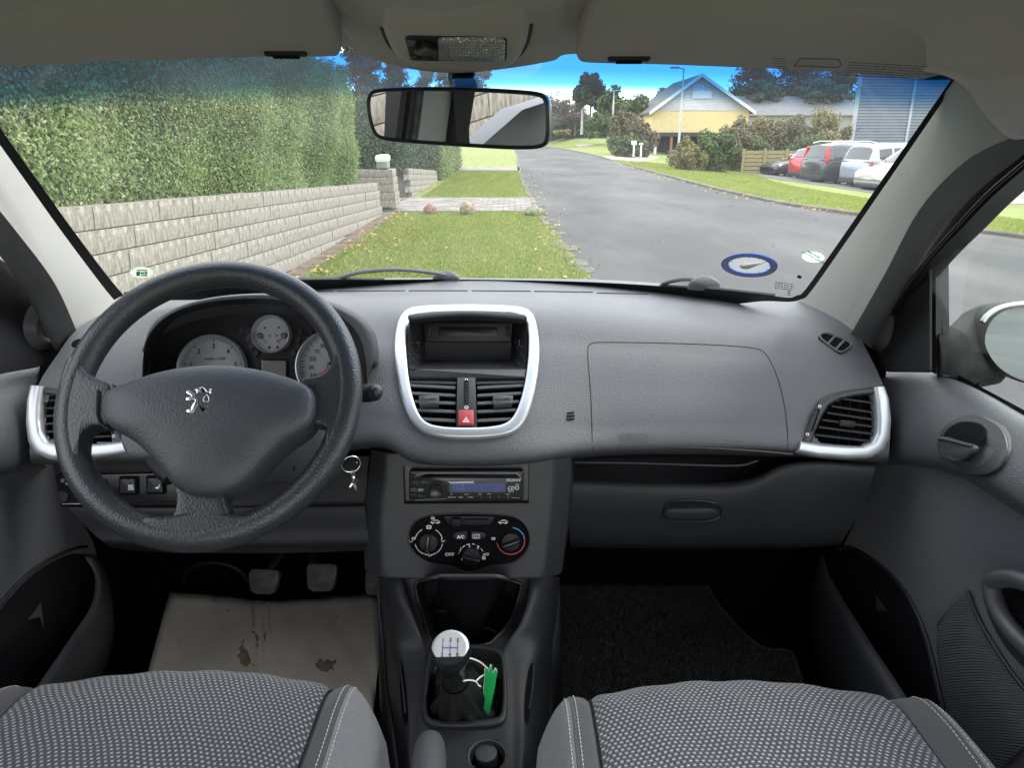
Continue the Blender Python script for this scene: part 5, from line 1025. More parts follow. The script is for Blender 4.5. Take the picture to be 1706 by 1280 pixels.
L_rows = [(683, 642, 759, 646, 6, 0), (685, 655, 759, 659, 6, 0), (689, 669, 759, 672, 6, 0), (693, 683, 759, 686, 6, 0), (701, 698, 759, 701, 8, 0)]
R_rows = [(795, 646, 872, 642, 0, 6), (795, 659, 869, 655, 0, 6), (795, 672, 865, 669, 0, 6), (795, 686, 860, 683, 0, 6), (795, 701, 852, 698, 0, 8)]
vL = M().slab(poly(ppl, [(683, 634), (760, 636), (760, 640), (683, 638)]), ppl, -.01, .0, 0, True).obj('air_vent', M_soft, pod); slats(vL, ppl, L_rows, 'slat', M_slat, .018, .0026)
vR = M().slab(poly(ppl, [(794, 636), (873, 634), (873, 638), (794, 640)]), ppl, -.01, .0, 0, True).obj('air_vent', M_soft, pod); slats(vR, ppl, R_rows, 'slat', M_slat, .018, .0026)
for v, xs_ in ((vL, (700, 716, 732, 748)), (vR, (806, 822, 838, 853))):
    for x in xs_: a, b = ppl.pp(x, 636, -.022), ppl.pp(x+(2 if x < 760 else -2), 709, -.022); m = M(); w = Vector((.0008, 0, 0)); dn = -ppl.N*.012; m.add([a-w, a+w, b+w, b-w, a-w+dn, a+w+dn, b+w+dn, b-w+dn], [(0, 1, 2, 3), (0, 4, 5, 1), (3, 2, 6, 7), (0, 3, 7, 4), (1, 5, 6, 2)]); m.obj('vane', M_black, v)
for v, x in ((vL, 715), (vR, 838)):
    o2 = rnd(poly(ppl, [(x-17, 662), (x+17, 662), (x+15, 676), (x-16, 678)]), .0015); kb = M().slab(o2, ppl, -.006, .007, .002, True).obj('vent_tab', M_slat, v)
    for k in range(9): u = ppl.uv(x-13+k*3.2, 665.5, .007); M().slab(rect(.0012, .004, u), ppl, .0068, .0078).obj('grip_rib', M_black, kb)
wl = rnd(poly(ppl, [(773, 636), (781, 636), (781, 676), (773, 676)]), .003); ws_ = M().slab(wl, ppl, .0035, .0046, .0004).obj('thumbwheel_slot', M_piano, pod); ws2 = M()
for k in range(11):
    y = 639.5+k*3.4; u = ppl.uv(777, y, .005); ws2.slab(rect(.0058, .0016, u, .0004), ppl, .003, .0062-.0000*k, .0004)
ws2.obj('thumbwheel', M_soft, ws_)
lt = M(); u = ppl.uv(777, 633, .004); lt.ring2(circle(.0024, 16, u, .0019), circle(.0015, 16, u, .0011), ppl, .0035, .0045); u = ppl.uv(777, 679, .004); lt.ring2(circle(.0029, 18, u), circle(.0018, 18, u), ppl, .0035, .0045); lt.obj('wheel_mark', M_white, pod, angle=None)
o2 = rnd(poly(ppl, [(763.5, 687), (789.5, 687), (789.5, 712), (763.5, 712)]), .002); hz_ = M().slab(o2, ppl, .0, .0085, .0018, True).obj('hazard_button', mat('red_button', (.42, .035, .045), .45, bump=('noise', 900, .15, .0005)), pod, angle=50)
u = ppl.uv(776.5, 700, .0085); tri = lambda s: [(u[0]-s, u[1]-s*.72), (u[0]+s, u[1]-s*.72), (u[0], u[1]+s*1.02)]
m = M(); m.ring2(tri(.0052), tri(.0036), ppl, .0084, .0091); m.ring2(tri(.0022), tri(.0013), ppl, .0084, .0091); m.obj('hazard_triangle', M_white, hz_, angle=None)
# ---- side vents
def side_vent(vpl_, outer, inner, frame, slat_rows, tab, wheel, label, marks):
    t = thing('side_air_vent', label, 'air vent', vpl_.o)
    def lerp_ring(o, i, h, nm, mt):
        A, B = lerpn(o, 50), lerpn(i, 50); A = [vpl_.pp(x, y, 0) for x, y in A]; B = [vpl_.pp(x, y, 0) for x, y in B]; N = vpl_.N
        rows = [[a-N*.012 for a in A]]
        for tt, hh in ((0, .5), (.1, .9), (.3, 1), (.7, 1), (.9, .85), (1, .4)): rows.append([a+(b-a)*tt+N*(h*hh) for a, b in zip(A, B)])
        rows.append([b-N*.012 for b in B]); g_ = M(); g_.grid(rows); b0 = len(g_.v); nn = len(A)
        g_.f.append(tuple(i_*nn for i_ in range(len(rows)))); g_.f.append(tuple(i_*nn+nn-1 for i_ in reversed(range(len(rows))))); return g_.obj(nm, mt, t, angle=60)
    lerp_ring(outer, inner, .010, 'silver_surround', M_silver); lerp_ring(frame[0], frame[1], .006, 'vent_frame', M_soft)
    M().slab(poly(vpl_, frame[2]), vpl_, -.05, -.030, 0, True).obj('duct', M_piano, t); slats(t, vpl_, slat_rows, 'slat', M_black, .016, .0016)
    for (xa, ya, xb, yb) in tab[1]: a, b = vpl_.pp(xa, ya, -.02), vpl_.pp(xb, yb, -.02); m = M(); m.tube([a, b], .0012, 4); m.obj('vane', M_black, t)
    if tab[0]: m = M(); m.slab(rnd(poly(vpl_, tab[0]), .001), vpl_, -.004, .004, .001, True); m.obj('vent_tab', M_black, t)
    m = M(); m.slab(rnd(poly(vpl_, wheel), .002), vpl_, .004, .0068, .0005); wo_ = m.obj('thumbwheel_slot', M_piano, t); (x0, y0), (x1, y1) = [((wheel[0][0]+wheel[1][0])/2, (wheel[0][1]+wheel[1][1])/2), ((wheel[2][0]+wheel[3][0])/2, (wheel[2][1]+wheel[3][1])/2)]; m = M()
    for k in range(9): tt = .08+.84*k/8; u = vpl_.uv(x0+(x1-x0)*tt, y0+(y1-y0)*tt, .007); m.slab(rect(.0052, .0022, u), vpl_, .005, .0078)
    m.obj('thumbwheel', M_soft, wo_); m = M()
    for k, (x, y) in enumerate(marks): u = vpl_.uv(x, y, .007); m.ring2(circle(.0024, 14, u), circle(.0015, 14, u), vpl_, .0055, .0068)
    m.obj('wheel_mark', M_white, t, angle=None); return t
def dplane(px, py, off=0, sgn=0):
    q = local_plane(px, py, off); return q
rp_ = dplane(1405, 700, .001)
sr = [(1392, 672, 1454, 665, 0, 0)] and [(1400, 664, 1455, 672, 0, 0), (1385, 677, 1456, 688, 0, 0), (1378, 688, 1456, 700, 0, 0), (1370, 700, 1456, 712, 0, 0), (1364, 712, 1455, 724, 0, 0), (1358, 725, 1452, 736, 0, 0)]
side_vent(rp_, [(1327, 754), (1360, 761), (1410, 765), (1448, 764), (1470, 752), (1480, 730), (1482, 700), (1478, 665), (1471, 646)], [(1332, 736), (1365, 741), (1405, 744), (1432, 745), (1449, 738), (1457, 723), (1458, 700), (1456, 672), (1452, 647)],
 ([(1336, 737), (1341, 720), (1354, 688), (1366, 668), (1386, 657), (1415, 651), (1453, 646)], [(1351, 739), (1356, 722), (1368, 695), (1380, 676), (1396, 667), (1420, 661), (1454, 657)], [(1345, 742), (1356, 690), (1378, 664), (1458, 650), (1460, 735), (1440, 746)]), sr, ([(1399, 700), (1424, 703), (1423, 713), (1397, 710)], [(1400, 662, 1396, 742), (1416, 660, 1414, 744), (1432, 658, 1432, 745)]), [(1356.5, 683), (1364, 684), (1351, 721), (1344, 718)],
 'right side air vent with a silver surround beside the passenger door', [(1366, 677), (1345.5, 724)])
lp_ = dplane(130, 700, .001)
side_vent(lp_, [(214, 757), (180, 762), (130, 767), (86, 767), (62, 757), (50, 738), (46, 705), (48, 670), (54, 645)], [(206, 737), (180, 740), (140, 743), (104, 744), (84, 738), (74, 722), (71, 700), (72, 672), (76, 646)],
 ([(208, 736), (200, 708), (188, 682), (170, 663), (140, 655), (110, 651), (77, 646)], [(190, 738), (184, 714), (172, 692), (156, 676), (130, 667), (106, 662), (78, 658)], [(200, 742), (185, 690), (160, 666), (70, 650), (70, 735), (92, 746)]), [(76, 668, 150, 664, 0, 0), (75, 681, 160, 676, 0, 0), (75, 694, 168, 688, 0, 0), (75, 707, 174, 700, 0, 0), (76, 720, 180, 713, 0, 0), (82, 733, 184, 727, 0, 0)], (None, [(96, 658, 98, 742), (114, 660, 116, 744), (136, 662, 138, 744)]), [(180, 688), (187, 686), (198, 722), (190, 724)],
 'left side air vent with a silver surround, half hidden by the steering wheel', [(189, 727)])
# ================================================================== STEERING WHEEL
LEA = (('vor', 420, .35, .0012), ('noise', 160, .25, .0008))
M_wheel = mat('wheel_foam', (.028, .030, .035), .34, spec=.5, bump=LEA, var=.12, vscale=14)
wpl = Pl((-.310, .870, .9385), 37.3); wc = Vector(wpl.o)
sw = thing('steering_wheel', 'black three spoke steering wheel with a chrome lion on its hub', 'steering wheel', wc)
Ro, rt_ = .19, .0178; Rc = Ro-rt_; rim = M(); rings = []
for i in range(96):
    a = 2*math.pi*i/96; d = (math.cos(a), math.sin(a)); ring = []
    for k in range(16):
        b = 2*math.pi*k/16; rr_ = rt_*(1+.0*math.cos(b)); h = .0175*math.sin(b); q = Rc+rr_*math.cos(b)
        if 0 < k < 8 and math.cos(b) < -.2: q += .001
        ring.append(wpl.p(d[0]*q, d[1]*q, h))
    rings.append(ring)
rings.append(rings[0]); rim.skin(rings); rim.obj('rim', M_wheel, sw, angle=180)
def wuv(pts, w=0): return [wpl.uv(x, y, w) for x, y in pts]
def resample(p, n, closed=True):
    q = [Vector(a) for a in p]+([Vector(p[0])] if closed else []); L_ = [0]
    for a, b in zip(q, q[1:]): L_.append(L_[-1]+(b-a).length)
    out = []
    for i in range(n):
        t = L_[-1]*i/(n if closed else n-1); k = max(j for j in range(len(L_)-1) if L_[j] <= t+1e-12); f = (t-L_[k])/max(1e-9, L_[k+1]-L_[k]); out.append(tuple(q[k]*(1-f)+q[k+1]*f))
    return out
hub_px = [(166, 655), (200, 640), (250, 622), (300, 611), (350, 607), (400, 609), (450, 618), (490, 630), (522, 646), (525, 672), (520, 702), (500, 722), (470, 740), (440, 770), (415, 800), (388, 820), (345, 829), (304, 822), (285, 808), (265, 780), (240, 750), (212, 728), (180, 712), (166, 690)]
hub2 = resample(chaikin(wuv(hub_px, .028), 2), 96); cen = wpl.uv(345, 700, .03)
def dome(o2, c, prof, m):
    """prof: list of (scale, w) from rim of the outline to the middle"""
    rings = [[wpl.p(c[0]+(u-c[0])*s, c[1]+(v-c[1])*s, w) for u, v in o2] for s, w in prof]; m.skin(rings, False, True); return m
if area(hub2) < 0: hub2 = hub2[::-1]
hb_ = M(); dome(hub2, cen, [(1, -.012), (1, .016), (.992, .024), (.975, .0295), (.94, .033), (.85, .0375), (.7, .0415), (.5, .044), (.3, .045), (.1, .0452)], hb_); hb_.obj('airbag_cover', mat('hub_plastic', (.044, .047, .055), .44, spec=.5, bump=LEA, var=.06, vscale=10), sw, angle=50)
dome_h = lambda u, v: .0452-.010*min(1, math.hypot((u-cen[0])/.12, (v-cen[1])/.085))**2.2
# spokes
def spoke(pts, name='spoke', w0=-.014, w1=.0160, k=2.6):
    o2 = resample(chaikin(wuv(pts), 2), 64); m = M(); o3 = o2 if area(o2) > 0 else o2[::-1]; c = (sum(p[0] for p in o3)/len(o3), sum(p[1] for p in o3)/len(o3)); rings = []
    for s, w in ((.97, w0), (1, w0+.004), (1, w1-.009), (.985, w1-.004), (.95, w1-.001), (.86, w1), (.6, w1), (.2, w1)): rings.append([wpl.p(c[0]+(u-c[0])*s, c[1]+(v-c[1])*s, w) for u, v in o3])
    m.skin(rings, True, True); return m.obj(name, M_wheel, sw, angle=60)
spoke([(122, 596), (136, 596), (146, 616), (158, 631), (180, 640), (200, 643), (200, 716), (168, 714), (152, 719), (143, 733), (142, 768), (122, 772), (108, 700), (108, 640)])
spoke([(572, 572), (562, 600), (553, 618), (540, 629), (520, 634), (500, 636), (500, 712), (530, 712), (546, 716), (552, 728), (545, 762), (562, 765), (584, 710), (591, 650), (588, 600)])
spoke([(290, 790), (302, 826), (301, 850), (294, 866), (278, 875), (244, 866), (236, 876), (280, 897), (340, 906), (400, 900), (452, 876), (444, 864), (408, 871), (390, 864), (382, 848), (381, 822), (395, 790)])
# seam between cover and spokes
M().tube([wpl.p(*wpl.uv(x, y, .0185), .0185) for x, y in ((163, 650), (162, 690), (166, 704), (180, 716))], .0016, 6).obj('cover_seam', M_seam, sw)
M().tube([wpl.p(*wpl.uv(x, y, .0185), .0185) for x, y in ((526, 640), (527, 672), (523, 702), (512, 718))], .0016, 6).obj('cover_seam', M_seam, sw)
# horn marks
for x, y in ((182, 674), (504, 665)):
    m = M(); u = wpl.uv(x, y, .036); h = dome_h(*u)-.004
    o = [(u[0]-.006, u[1]-.0028), (u[0]-.002, u[1]-.0028), (u[0]+.005, u[1]-.004), (u[0]+.005, u[1]+.004), (u[0]-.002, u[1]+.0024), (u[0]-.006, u[1]+.0024)]; i_ = inset(o, .0007); m.ring2(o, i_, wpl, h-.002, h+.0010); m.obj('horn_mark', M_black, sw)
am = M(); u = wpl.uv(330, 782, .034); letter(am, 'AIRBAG', wpl, (u[0], u[1]), .0085, .0368, sx=1.3); am.obj('airbag_lettering', M_emb, sw)
# chrome lion, traced piece by piece from the badge
BAD = lambda x, y: (295+x/19.7, 635+y/19.7)
def bpts(l, w=.044): return [wpl.uv(*BAD(x, y), w) for x, y in l]
M_badge = mat('badge_chrome', (.86, .87, .9), .16, metal=1); bd = None
lion = [
 [(310, 370), (345, 325), (400, 315), (455, 350), (520, 400), (600, 460), (570, 500), (600, 560), (660, 590), (690, 640), (680, 700), (690, 790), (660, 850), (600, 930), (560, 1020), (530, 1060), (440, 1065), (370, 1060), (325, 1020), (325, 970), (370, 935), (450, 940), (475, 920), (480, 870), (540, 760), (610, 680), (600, 640), (540, 610), (470, 620), (440, 650), (360, 660), (310, 640), (295, 590), (340, 545), (430, 535), (490, 530), (480, 490), (410, 460), (350, 430), (320, 400)],
 [(590, 290), (620, 262), (690, 250), (740, 215), (820, 195), (900, 215), (950, 270), (980, 340), (1040, 345), (1060, 370), (990, 385), (950, 360), (920, 290), (870, 245), (820, 235), (770, 260), (740, 290), (765, 310), (740, 350), (700, 380), (690, 420), (640, 410), (625, 380), (660, 360), (640, 330), (600, 315)],
 [(1040, 290), (1090, 255), (1150, 270), (1165, 300), (1120, 320), (1115, 370), (1140, 425), (1100, 430), (1060, 380), (1080, 340), (1090, 305)],
 [(720, 770), (780, 790), (860, 840), (920, 880), (975, 900), (980, 935), (930, 975), (860, 985), (830, 1010), (880, 1040), (860, 1060), (800, 1040), (785, 1000), (830, 960), (900, 955), (935, 925), (900, 900), (840, 865), (770, 820), (730, 795)],
 [(975, 830), (1055, 850), (1050, 865), (985, 850)], [(960, 1042), (1045, 1045), (1045, 1056), (965, 1055)], [(940, 745), (985, 740), (975, 765), (950, 765)]]
for i, l in enumerate(lion):
    m = M(); o2 = chaikin(bpts(l), 1); m.slab(o2, wpl, .040, .0458 if i == 0 else .0452, .0005)
    o = m.obj('lion_badge' if bd is None else 'badge_piece', M_badge, sw if bd is None else bd, angle=50); bd = bd or o
m = M(); O = chaikin(bpts([(1000, 420), (1035, 470), (1060, 560), (1075, 640), (1040, 690), (970, 715), (900, 690), (850, 620), (870, 550), (930, 480)]), 2); Ii = chaikin(bpts([(995, 465), (1010, 490), (1030, 570), (1045, 640), (1020, 668), (970, 685), (920, 665), (885, 610), (900, 560), (945, 500)]), 2); m.ring2(O, Ii, wpl, .042, .0452, .0003); m.obj('badge_piece', M_badge, bd, angle=50)
m = M(); m.slab(chaikin(bpts([(660, 440), (700, 400), (770, 330), (800, 255), (870, 255), (920, 320), (950, 385), (1010, 400), (920, 490), (850, 590), (860, 640), (920, 710), (960, 790), (1020, 840), (980, 890), (900, 870), (740, 780), (700, 700), (700, 640), (620, 560), (600, 500)]), 1), wpl, .040, .0444, .0003); m.obj('badge_body', mat('badge_dark_chrome', (.10, .13, .17), .2, metal=1), bd, angle=50)
# ---- column shroud, stalks, key
col = thing('steering_column', 'grey steering column shroud behind the wheel with a stalk', 'steering column', P(460, 760, Y=1.0))
def ell(px, py, rx, ry, Y, n=28, e=2.6):
    c = P(px, py, Y=Y); k = (P(px+1, py, Y=Y)-c).length; out = []
    for i in range(n):
        a = 2*math.pi*i/n; ca, sa = math.cos(a), math.sin(a); out.append(c+Vector((math.copysign(abs(ca)**(2/e), ca)*rx*k, 0, math.copysign(abs(sa)**(2/e), sa)*ry*k)))
    return out
m = M(); m.skin([ell(400, 735, 92, 60, .93), ell(415, 735, 118, 78, .95), ell(440, 730, 122, 82, 1.0), ell(455, 725, 120, 84, 1.10)], True, False); M_shr = mat('column_plastic', (.075, .077, .084), .42, spec=.5, bump=LEA); m.obj('shroud', M_shr, col, angle=60)
m = M(); m.skin([ell(520, 745, 26, 46, .945), ell(525, 745, 34, 58, .955), ell(530, 745, 38, 62, .98), ell(535, 745, 40, 64, 1.06)], True, False); m.obj('ignition_housing', M_shr, col, angle=60)
for x0, y0, x1, y1 in ((478, 735, 470, 782), (497, 735, 489, 785)): M().tube([P(x0, y0, Y=.936), P(x1, y1, Y=.936)], .0012, 5).obj('shroud_groove', M_seam, col)
m = M(); a, b = P(545, 665, Y=.99), P(628, 653, Y=.915); m.tube([a, a+(b-a)*.5, a+(b-a)*.86, a+(b-a)*.97, b], [.008, .0105, .0125, .0115, .007], 18); m.obj('indicator_stalk', M_black, col, angle=60)
d_ = (b-a).normalized(); m = M(); m.tube([b-d_*.004, b+d_*.002, b+d_*.005, b+d_*.006], [.0088, .0085, .006, .001], 18); m.obj('stalk_button', M_soft, col, angle=60)
m = M(); m.tube([P(250, 770, Y=.99), P(272, 790, Y=.95), P(283, 800, Y=.935)], [.006, .010, .008], 14); m.obj('lower_stalk', M_black, col, angle=60)
key = thing('key_ring', 'silver key ring with a small figure charm hanging from the ignition', 'keys', P(587, 780, Y=1.0))
c = P(585, 774, Y=.99); M_steel = mat('polished_steel', (.78, .77, .74), .18, metal=1)
M().tube([c+Vector((.0125*math.cos(t), .006*math.cos(t), .0125*math.sin(t))) for t in [2*math.pi*k/30 for k in range(30)]], .0012, 8, closed=True).obj('ring', M_steel, key, angle=180)
M().tube([c+Vector((-.010, .02, -.006)), c+Vector((-.002, .008, -.002)), c+Vector((.009, 0, .003))], .0009, 6).obj('ring', M_steel, key)
for k, (x, y) in enumerate(((587, 787), (588, 791))): q = P(x, y, Y=.99); M().tube([q+Vector((.0022*math.cos(t), .001*(k), .0032*math.sin(t))) for t in [2*math.pi*j/12 for j in range(12)]], .0006, 5, closed=True).obj('chain_link', M_steel, key)
ch = M(); q = P(589, 797, Y=.99); ch.tube([q+Vector((0, 0, .004)), q, P(588, 803, Y=.99), P(589, 808, Y=.99), P(592, 813, Y=.99)], [.002, .004, .0045, .0045, .002], 8); ch.tube([P(589, 808, Y=.987), P(592, 812, Y=.985), P(594, 817, Y=.985)], [.003, .002, .0015], 6); ch.tube([P(590, 804, Y=.987), P(595, 800, Y=.985), P(597, 798, Y=.985)], [.002, .0018, .0012], 6); ch.tube([P(587, 806, Y=.987), P(583, 812, Y=.985)], [.002, .0015], 6); ch.obj('charm', M_steel, key)
# ================================================================== LOWER DASH, driver side
low = thing('lower_dashboard', 'black lower dashboard with switch row below the driver air vent', 'dashboard', (-.4, 1.1, .7))
kp = PG3([[(88, 770, 1.045), (200, 768, 1.05), (330, 766, 1.06), (480, 764, 1.06), (615, 760, 1.05)],
          [(92, 790, 1.04), (200, 790, 1.045), (330, 790, 1.05), (480, 788, 1.05), (612, 786, 1.045)],
          [(100, 842, 1.03), (200, 842, 1.035), (330, 842, 1.04), (480, 842, 1.035), (610, 840, 1.03)],
          [(112, 846, 1.015), (200, 848, 1.02), (330, 848, 1.02), (480, 846, 1.018), (608, 844, 1.015)],
          [(150, 885, 1.01), (230, 886, 1.015), (330, 886, 1.015), (480, 884, 1.012), (612, 880, 1.01)],
          [(178, 908, 1.01), (240, 912, 1.012), (330, 914, 1.012), (480, 914, 1.01), (618, 912, 1.01)],
          [(190, 914, 1.07), (245, 920, 1.08), (330, 922, 1.08), (480, 922, 1.08), (620, 918, 1.08)]])
m = M(); m.grid(ctrl_grid(kp, 5, 6)); m.obj('knee_panel', M_black, low, angle=180)
spl = Pl(P(250, 812, Y=1.03), 14)
fr_p = M().slab(rnd(poly(spl, [(92, 792), (300, 788), (305, 835), (110, 842)]), .004), spl, -.02, .004, .0015, True).obj('switch_panel', M_gloss, low)
def sw_(px, py, w, h, lab):
    o2 = rnd(poly(spl, [(px-w/2-5, py-h/2-4), (px+w/2+5, py-h/2-4), (px+w/2+5, py+h/2+4), (px-w/2-5, py+h/2+4)]), .004); f = M().slab(o2, spl, .004, .0046).obj('switch_well', M_piano, fr_p)
    o2 = rnd(poly(spl, [(px-w/2, py-h/2), (px+w/2, py-h/2), (px+w/2+1, py+h/2), (px-w/2-1, py+h/2)]), .003); M().slab(o2, spl, .0046, .011, .002).obj('switch', M_soft, fr_p)
    m = M(); u = spl.uv(px, py+5, .011)
    if lab == 'esp': letter(m, 'ESP', spl, (u[0], u[1]+.0022), .0055, .0112, bold=.0001); letter(m, 'OFF', spl, (u[0], u[1]-.0022), .0055, .0112, bold=.0001)
    else:
        m.slab(chaikin([(u[0]-.004, u[1]-.002), (u[0]+.001, u[1]-.0028), (u[0]+.002, u[1]), (u[0]+.0035, u[1]+.004), (u[0]+.002, u[1]+.004), (u[0]+.0005, u[1]), (u[0]-.004, u[1])], 1), spl, .0108, .0114)
    m.obj('switch_symbol', M_white, fr_p, angle=None)
sw_(218, 808, 24, 24, 'esp'); sw_(263, 807, 24, 24, 'seat')
o2 = rnd(poly(spl, [(168, 797), (180, 797), (186, 822), (176, 822)]), .002); M().slab(o2, spl, .004, .008, .001).obj('switch', M_soft, fr_p); m = M(); u = spl.uv(175, 806, .008); m.ring2(circle(.0032, 12, u), circle(.002, 12, u), spl, .0075, .0088); m.obj('switch_symbol', M_needle, fr_p, angle=None)
m = M()
for x, y in ((104, 801), (112, 806)): u = spl.uv(x, y, .005); m.ring2(circle(.0026, 10, u), circle(.0018, 10, u), spl, .004, .0052)
m.obj('headlamp_symbol', mat('dim_white', (.45, .45, .45), .6), fr_p, angle=None); u = spl.uv(108, 826, .005); M().lathe([(.009, .004), (.0085, .012), (.004, .0125)], spl, u, 20).obj('dimmer_wheel', M_soft, fr_p)
M().tube([spl.pp(104, 840, .005), spl.pp(134, 840, .005)], .0008, 5).obj('panel_edge', mat('edge_light', (.5, .5, .5), .4), fr_p)
# ================================================================== CENTRE STACK
stk = thing('centre_stack', 'charcoal centre stack holding the radio and the heater controls', 'centre console', P(777, 860, Y=1.0))
cpl = Pl(P(777, 865, Y=1.0), 12)
front = [(652, 760), (777, 764), (918, 760), (922, 768), (916, 860), (905, 963), (777, 966), (638, 963), (628, 880), (640, 768)]
F3 = resample(poly(cpl, [(643, 756), (920, 756), (922, 800), (917, 870), (907, 964), (777, 967), (636, 964), (632, 870), (640, 800)]), 60)
if area(F3) < 0: F3 = F3[::-1]
m = M(); c0 = cpl.uv(777, 860)
rings = [[cpl.p(c0[0]+(u-c0[0])*s, c0[1]+(v-c0[1])*sv, w) for u, v in F3] for s, sv, w in ((1.30, 1.03, -.14), (1.26, 1.02, -.04), (1.22, 1.015, -.022), (1.03, 1.005, -.003), (1.0, 1.0, -.0008), (.97, .985, 0), (.93, .97, 0))]
m.skin(rings, False, False)
# face with real openings: faces between the outline and the two apertures
def face_with_holes(outer, holes, w, pl, m):
    import mathutils.geometry as mg_
    loops = [[Vector((u, v, 0)) for u, v in outer]]+[[Vector((u, v, 0)) for u, v in h] for h in holes]
    tri = mg_.tessellate_polygon(loops); flat = [p for l in loops for p in l]; m.add([pl.p(p.x, p.y, w) for p in flat], [t for t in tri])
inner = [(c0[0]+(u-c0[0])*.93, c0[1]+(v-c0[1])*.97) for u, v in F3]
rad_h = poly(cpl, [(671, 777), (882, 776), (881, 839), (673, 840)])
hv_px = [(706, 858), (777, 855), (848, 858), (870, 866), (882, 885), (884, 905), (876, 922), (862, 935), (846, 941), (815, 944), (800, 950), (782, 957), (765, 951), (750, 944), (720, 941), (700, 932), (684, 915), (679, 900), (684, 875)]
hv_h = resample(chaikin(poly(cpl, hv_px), 2), 64)
face_with_holes(inner, [rad_h, hv_h], 0, cpl, m); st_o = m.obj('stack_panel', M_soft, stk, angle=35)
# recess walls
def recess(h, name, d, m_, par, lipw=.0):
    if area(h) < 0: h = h[::-1]
    r = M(); r.skin([[cpl.p(u, v, 0) for u, v in h], [cpl.p(u, v, -d) for u, v in inset(h, .001)]], False, True); return r.obj(name, m_, par, angle=30)
recess(rad_h, 'radio_slot', .012, M_gloss, stk); recess(hv_h, 'heater_recess', .005, M_black, stk)
ri = inset(hv_h, -.0016) if area(hv_h) > 0 else inset(hv_h, -.0016); A = hv_h if area(hv_h) > 0 else hv_h[::-1]
M().tube([cpl.p(u, v, -.0002) for u, v in A], .0016, 6, closed=True).obj('recess_rim', M_soft, stk, angle=180)
# radio
rad = thing('car_radio', 'black car radio with a dim blue display and round volume knob in the centre stack', 'radio', cpl.pp(777, 808, 0))
M_blue = mat('blue_lcd', (.006, .012, .06), .3, emis=(.012, .03, .40, .10), var=.3, vscale=60)
def cp(l): return poly(cpl, l)
M().slab(rnd(cp([(682, 783), (872, 783), (872, 833), (682, 833)]), .004), cpl, -.012, .006, .002, True).obj('faceplate', M_gloss, rad)
def rp(name, l, w0, w1, m_, b=0, r=.0008, par=None, ang=40): return M().slab(rnd(cp(l), r) if r else cp(l), cpl, w0, w1, b).obj(name, m_, par or rad, angle=ang)
rp('top_trim', [(695, 788), (706, 785.5), (862, 785.5), (869, 796), (864, 796), (860, 788.5), (710, 788.5), (702, 795), (690, 795)], .006, .0075, mat('radio_grey', (.10, .10, .115), .35), .0005)
rp('disc_slot', [(712, 790), (846, 790), (848, 794), (708, 794)], .006, .0066, M_piano)
rp('display', [(749, 799), (843, 799), (843, 819), (749, 819)], .006, .0064, M_gloss)
rp('lcd', [(752, 804), (841, 803), (841, 817), (754, 818)], .0064, .0068, M_blue, 0, .001)
rp('display_trim', [(746, 801), (790, 800), (790, 803.5), (752, 804)], .0064, .0073, mat('pale_strip', (.5, .5, .48), .5), 0, .0003)
u = cpl.uv(728, 816, .006); M().lathe([(.0125, .006), (.0122, .009), (.0110, .0095)], cpl, u, 32).obj('knob_base', M_black, rad); kn = M().lathe([(.0100, .006), (.0100, .017), (.0092, .0185), (.0083, .0183), (.0075, .0178)], cpl, u, 36).obj('volume_knob', M_gloss, rad, angle=35)
for a0, a1 in ((50, 75), (105, 130)): M().tube([cpl.p(u[0]+.0092*math.cos(R_(a)), u[1]+.0092*math.sin(R_(a)), .0186) for a in np.linspace(a0, a1, 6)], .0004, 5).obj('knob_glint_ring', M_chr, kn)
for l in ([(689, 799), (700, 798), (697, 807), (687, 807)], [(702, 798), (716, 800), (713, 806), (700, 806)], [(684, 811), (695, 811), (696, 818), (683, 818)], [(697, 812), (708, 812.5), (705, 817), (697, 818)], [(684, 820), (696, 820), (694, 825), (684, 824)], [(698, 821), (710, 823), (706, 828), (697, 826)]): rp('radio_button', l, .006, .0082, M_soft if l[0][0] != 697 else mat('grey_button', (.22, .22, .23), .4), .0006)
m = M(); M_dimw = mat('grey_print', (.50, .50, .52), .6)
letter(m, 'SONY', cpl, cpl.uv(856, 800.5, .0065), .0062, .0066, sx=1.35, bold=.00025); m.obj('brand_lettering', M_dimw, rad, angle=None)
m = M(); letter(m, 'CD', cpl, cpl.uv(851, 814, .0065), .0075, .0066, bold=.0003, shear=.3); letter(m, 'AUX', cpl, cpl.uv(861.5, 808, .0065), .0028, .0066, bold=.0001); letter(m, 'Xplod', cpl, cpl.uv(851, 819, .0065), .0034, .0066, bold=.0001)
for x, t_ in ((752, 'AF'), (777, 'SHUF'), (800, 'REP'), (815, 'PTY'), (846, 'MEM')): letter(m, t_, cpl, cpl.uv(x, 824, .0065), .0030, .0066)
for x, t_ in ((753, 'SOURCE'), (768, 'SEEK'), (784, 'MODE'), (801, '1'), (816, '2'), (831, '3'), (847, '4')): letter(m, t_, cpl, cpl.uv(x, 829, .0065), .0032, .0066)
m.obj('small_lettering', M_dimw, rad, angle=None)
m = M(); letter(m, 'CD 09', cpl, cpl.uv(764, 809.5, .007), .0052, .0070, bold=.0001, sx=1.3); letter(m, 'TRACK', cpl, cpl.uv(765, 815, .007), .0036, .0070, sx=1.5); m.obj('lcd_text', mat('lcd_print', (.12, .18, .38), .5), rad, angle=None)
u = cpl.uv(861.5, 813.5, .0065); M().ring2(circle(.0032, 18, u), circle(.0018, 18, u), cpl, .0055, .0068).obj('aux_socket', M_dimw, rad, angle=None)
rp('red_mark', [(824, 816.5), (835, 816.5), (835, 817.7), (824, 817.7)], .0068, .0071, mat('dull_red', (.25, .03, .04), .6), 0, 0)
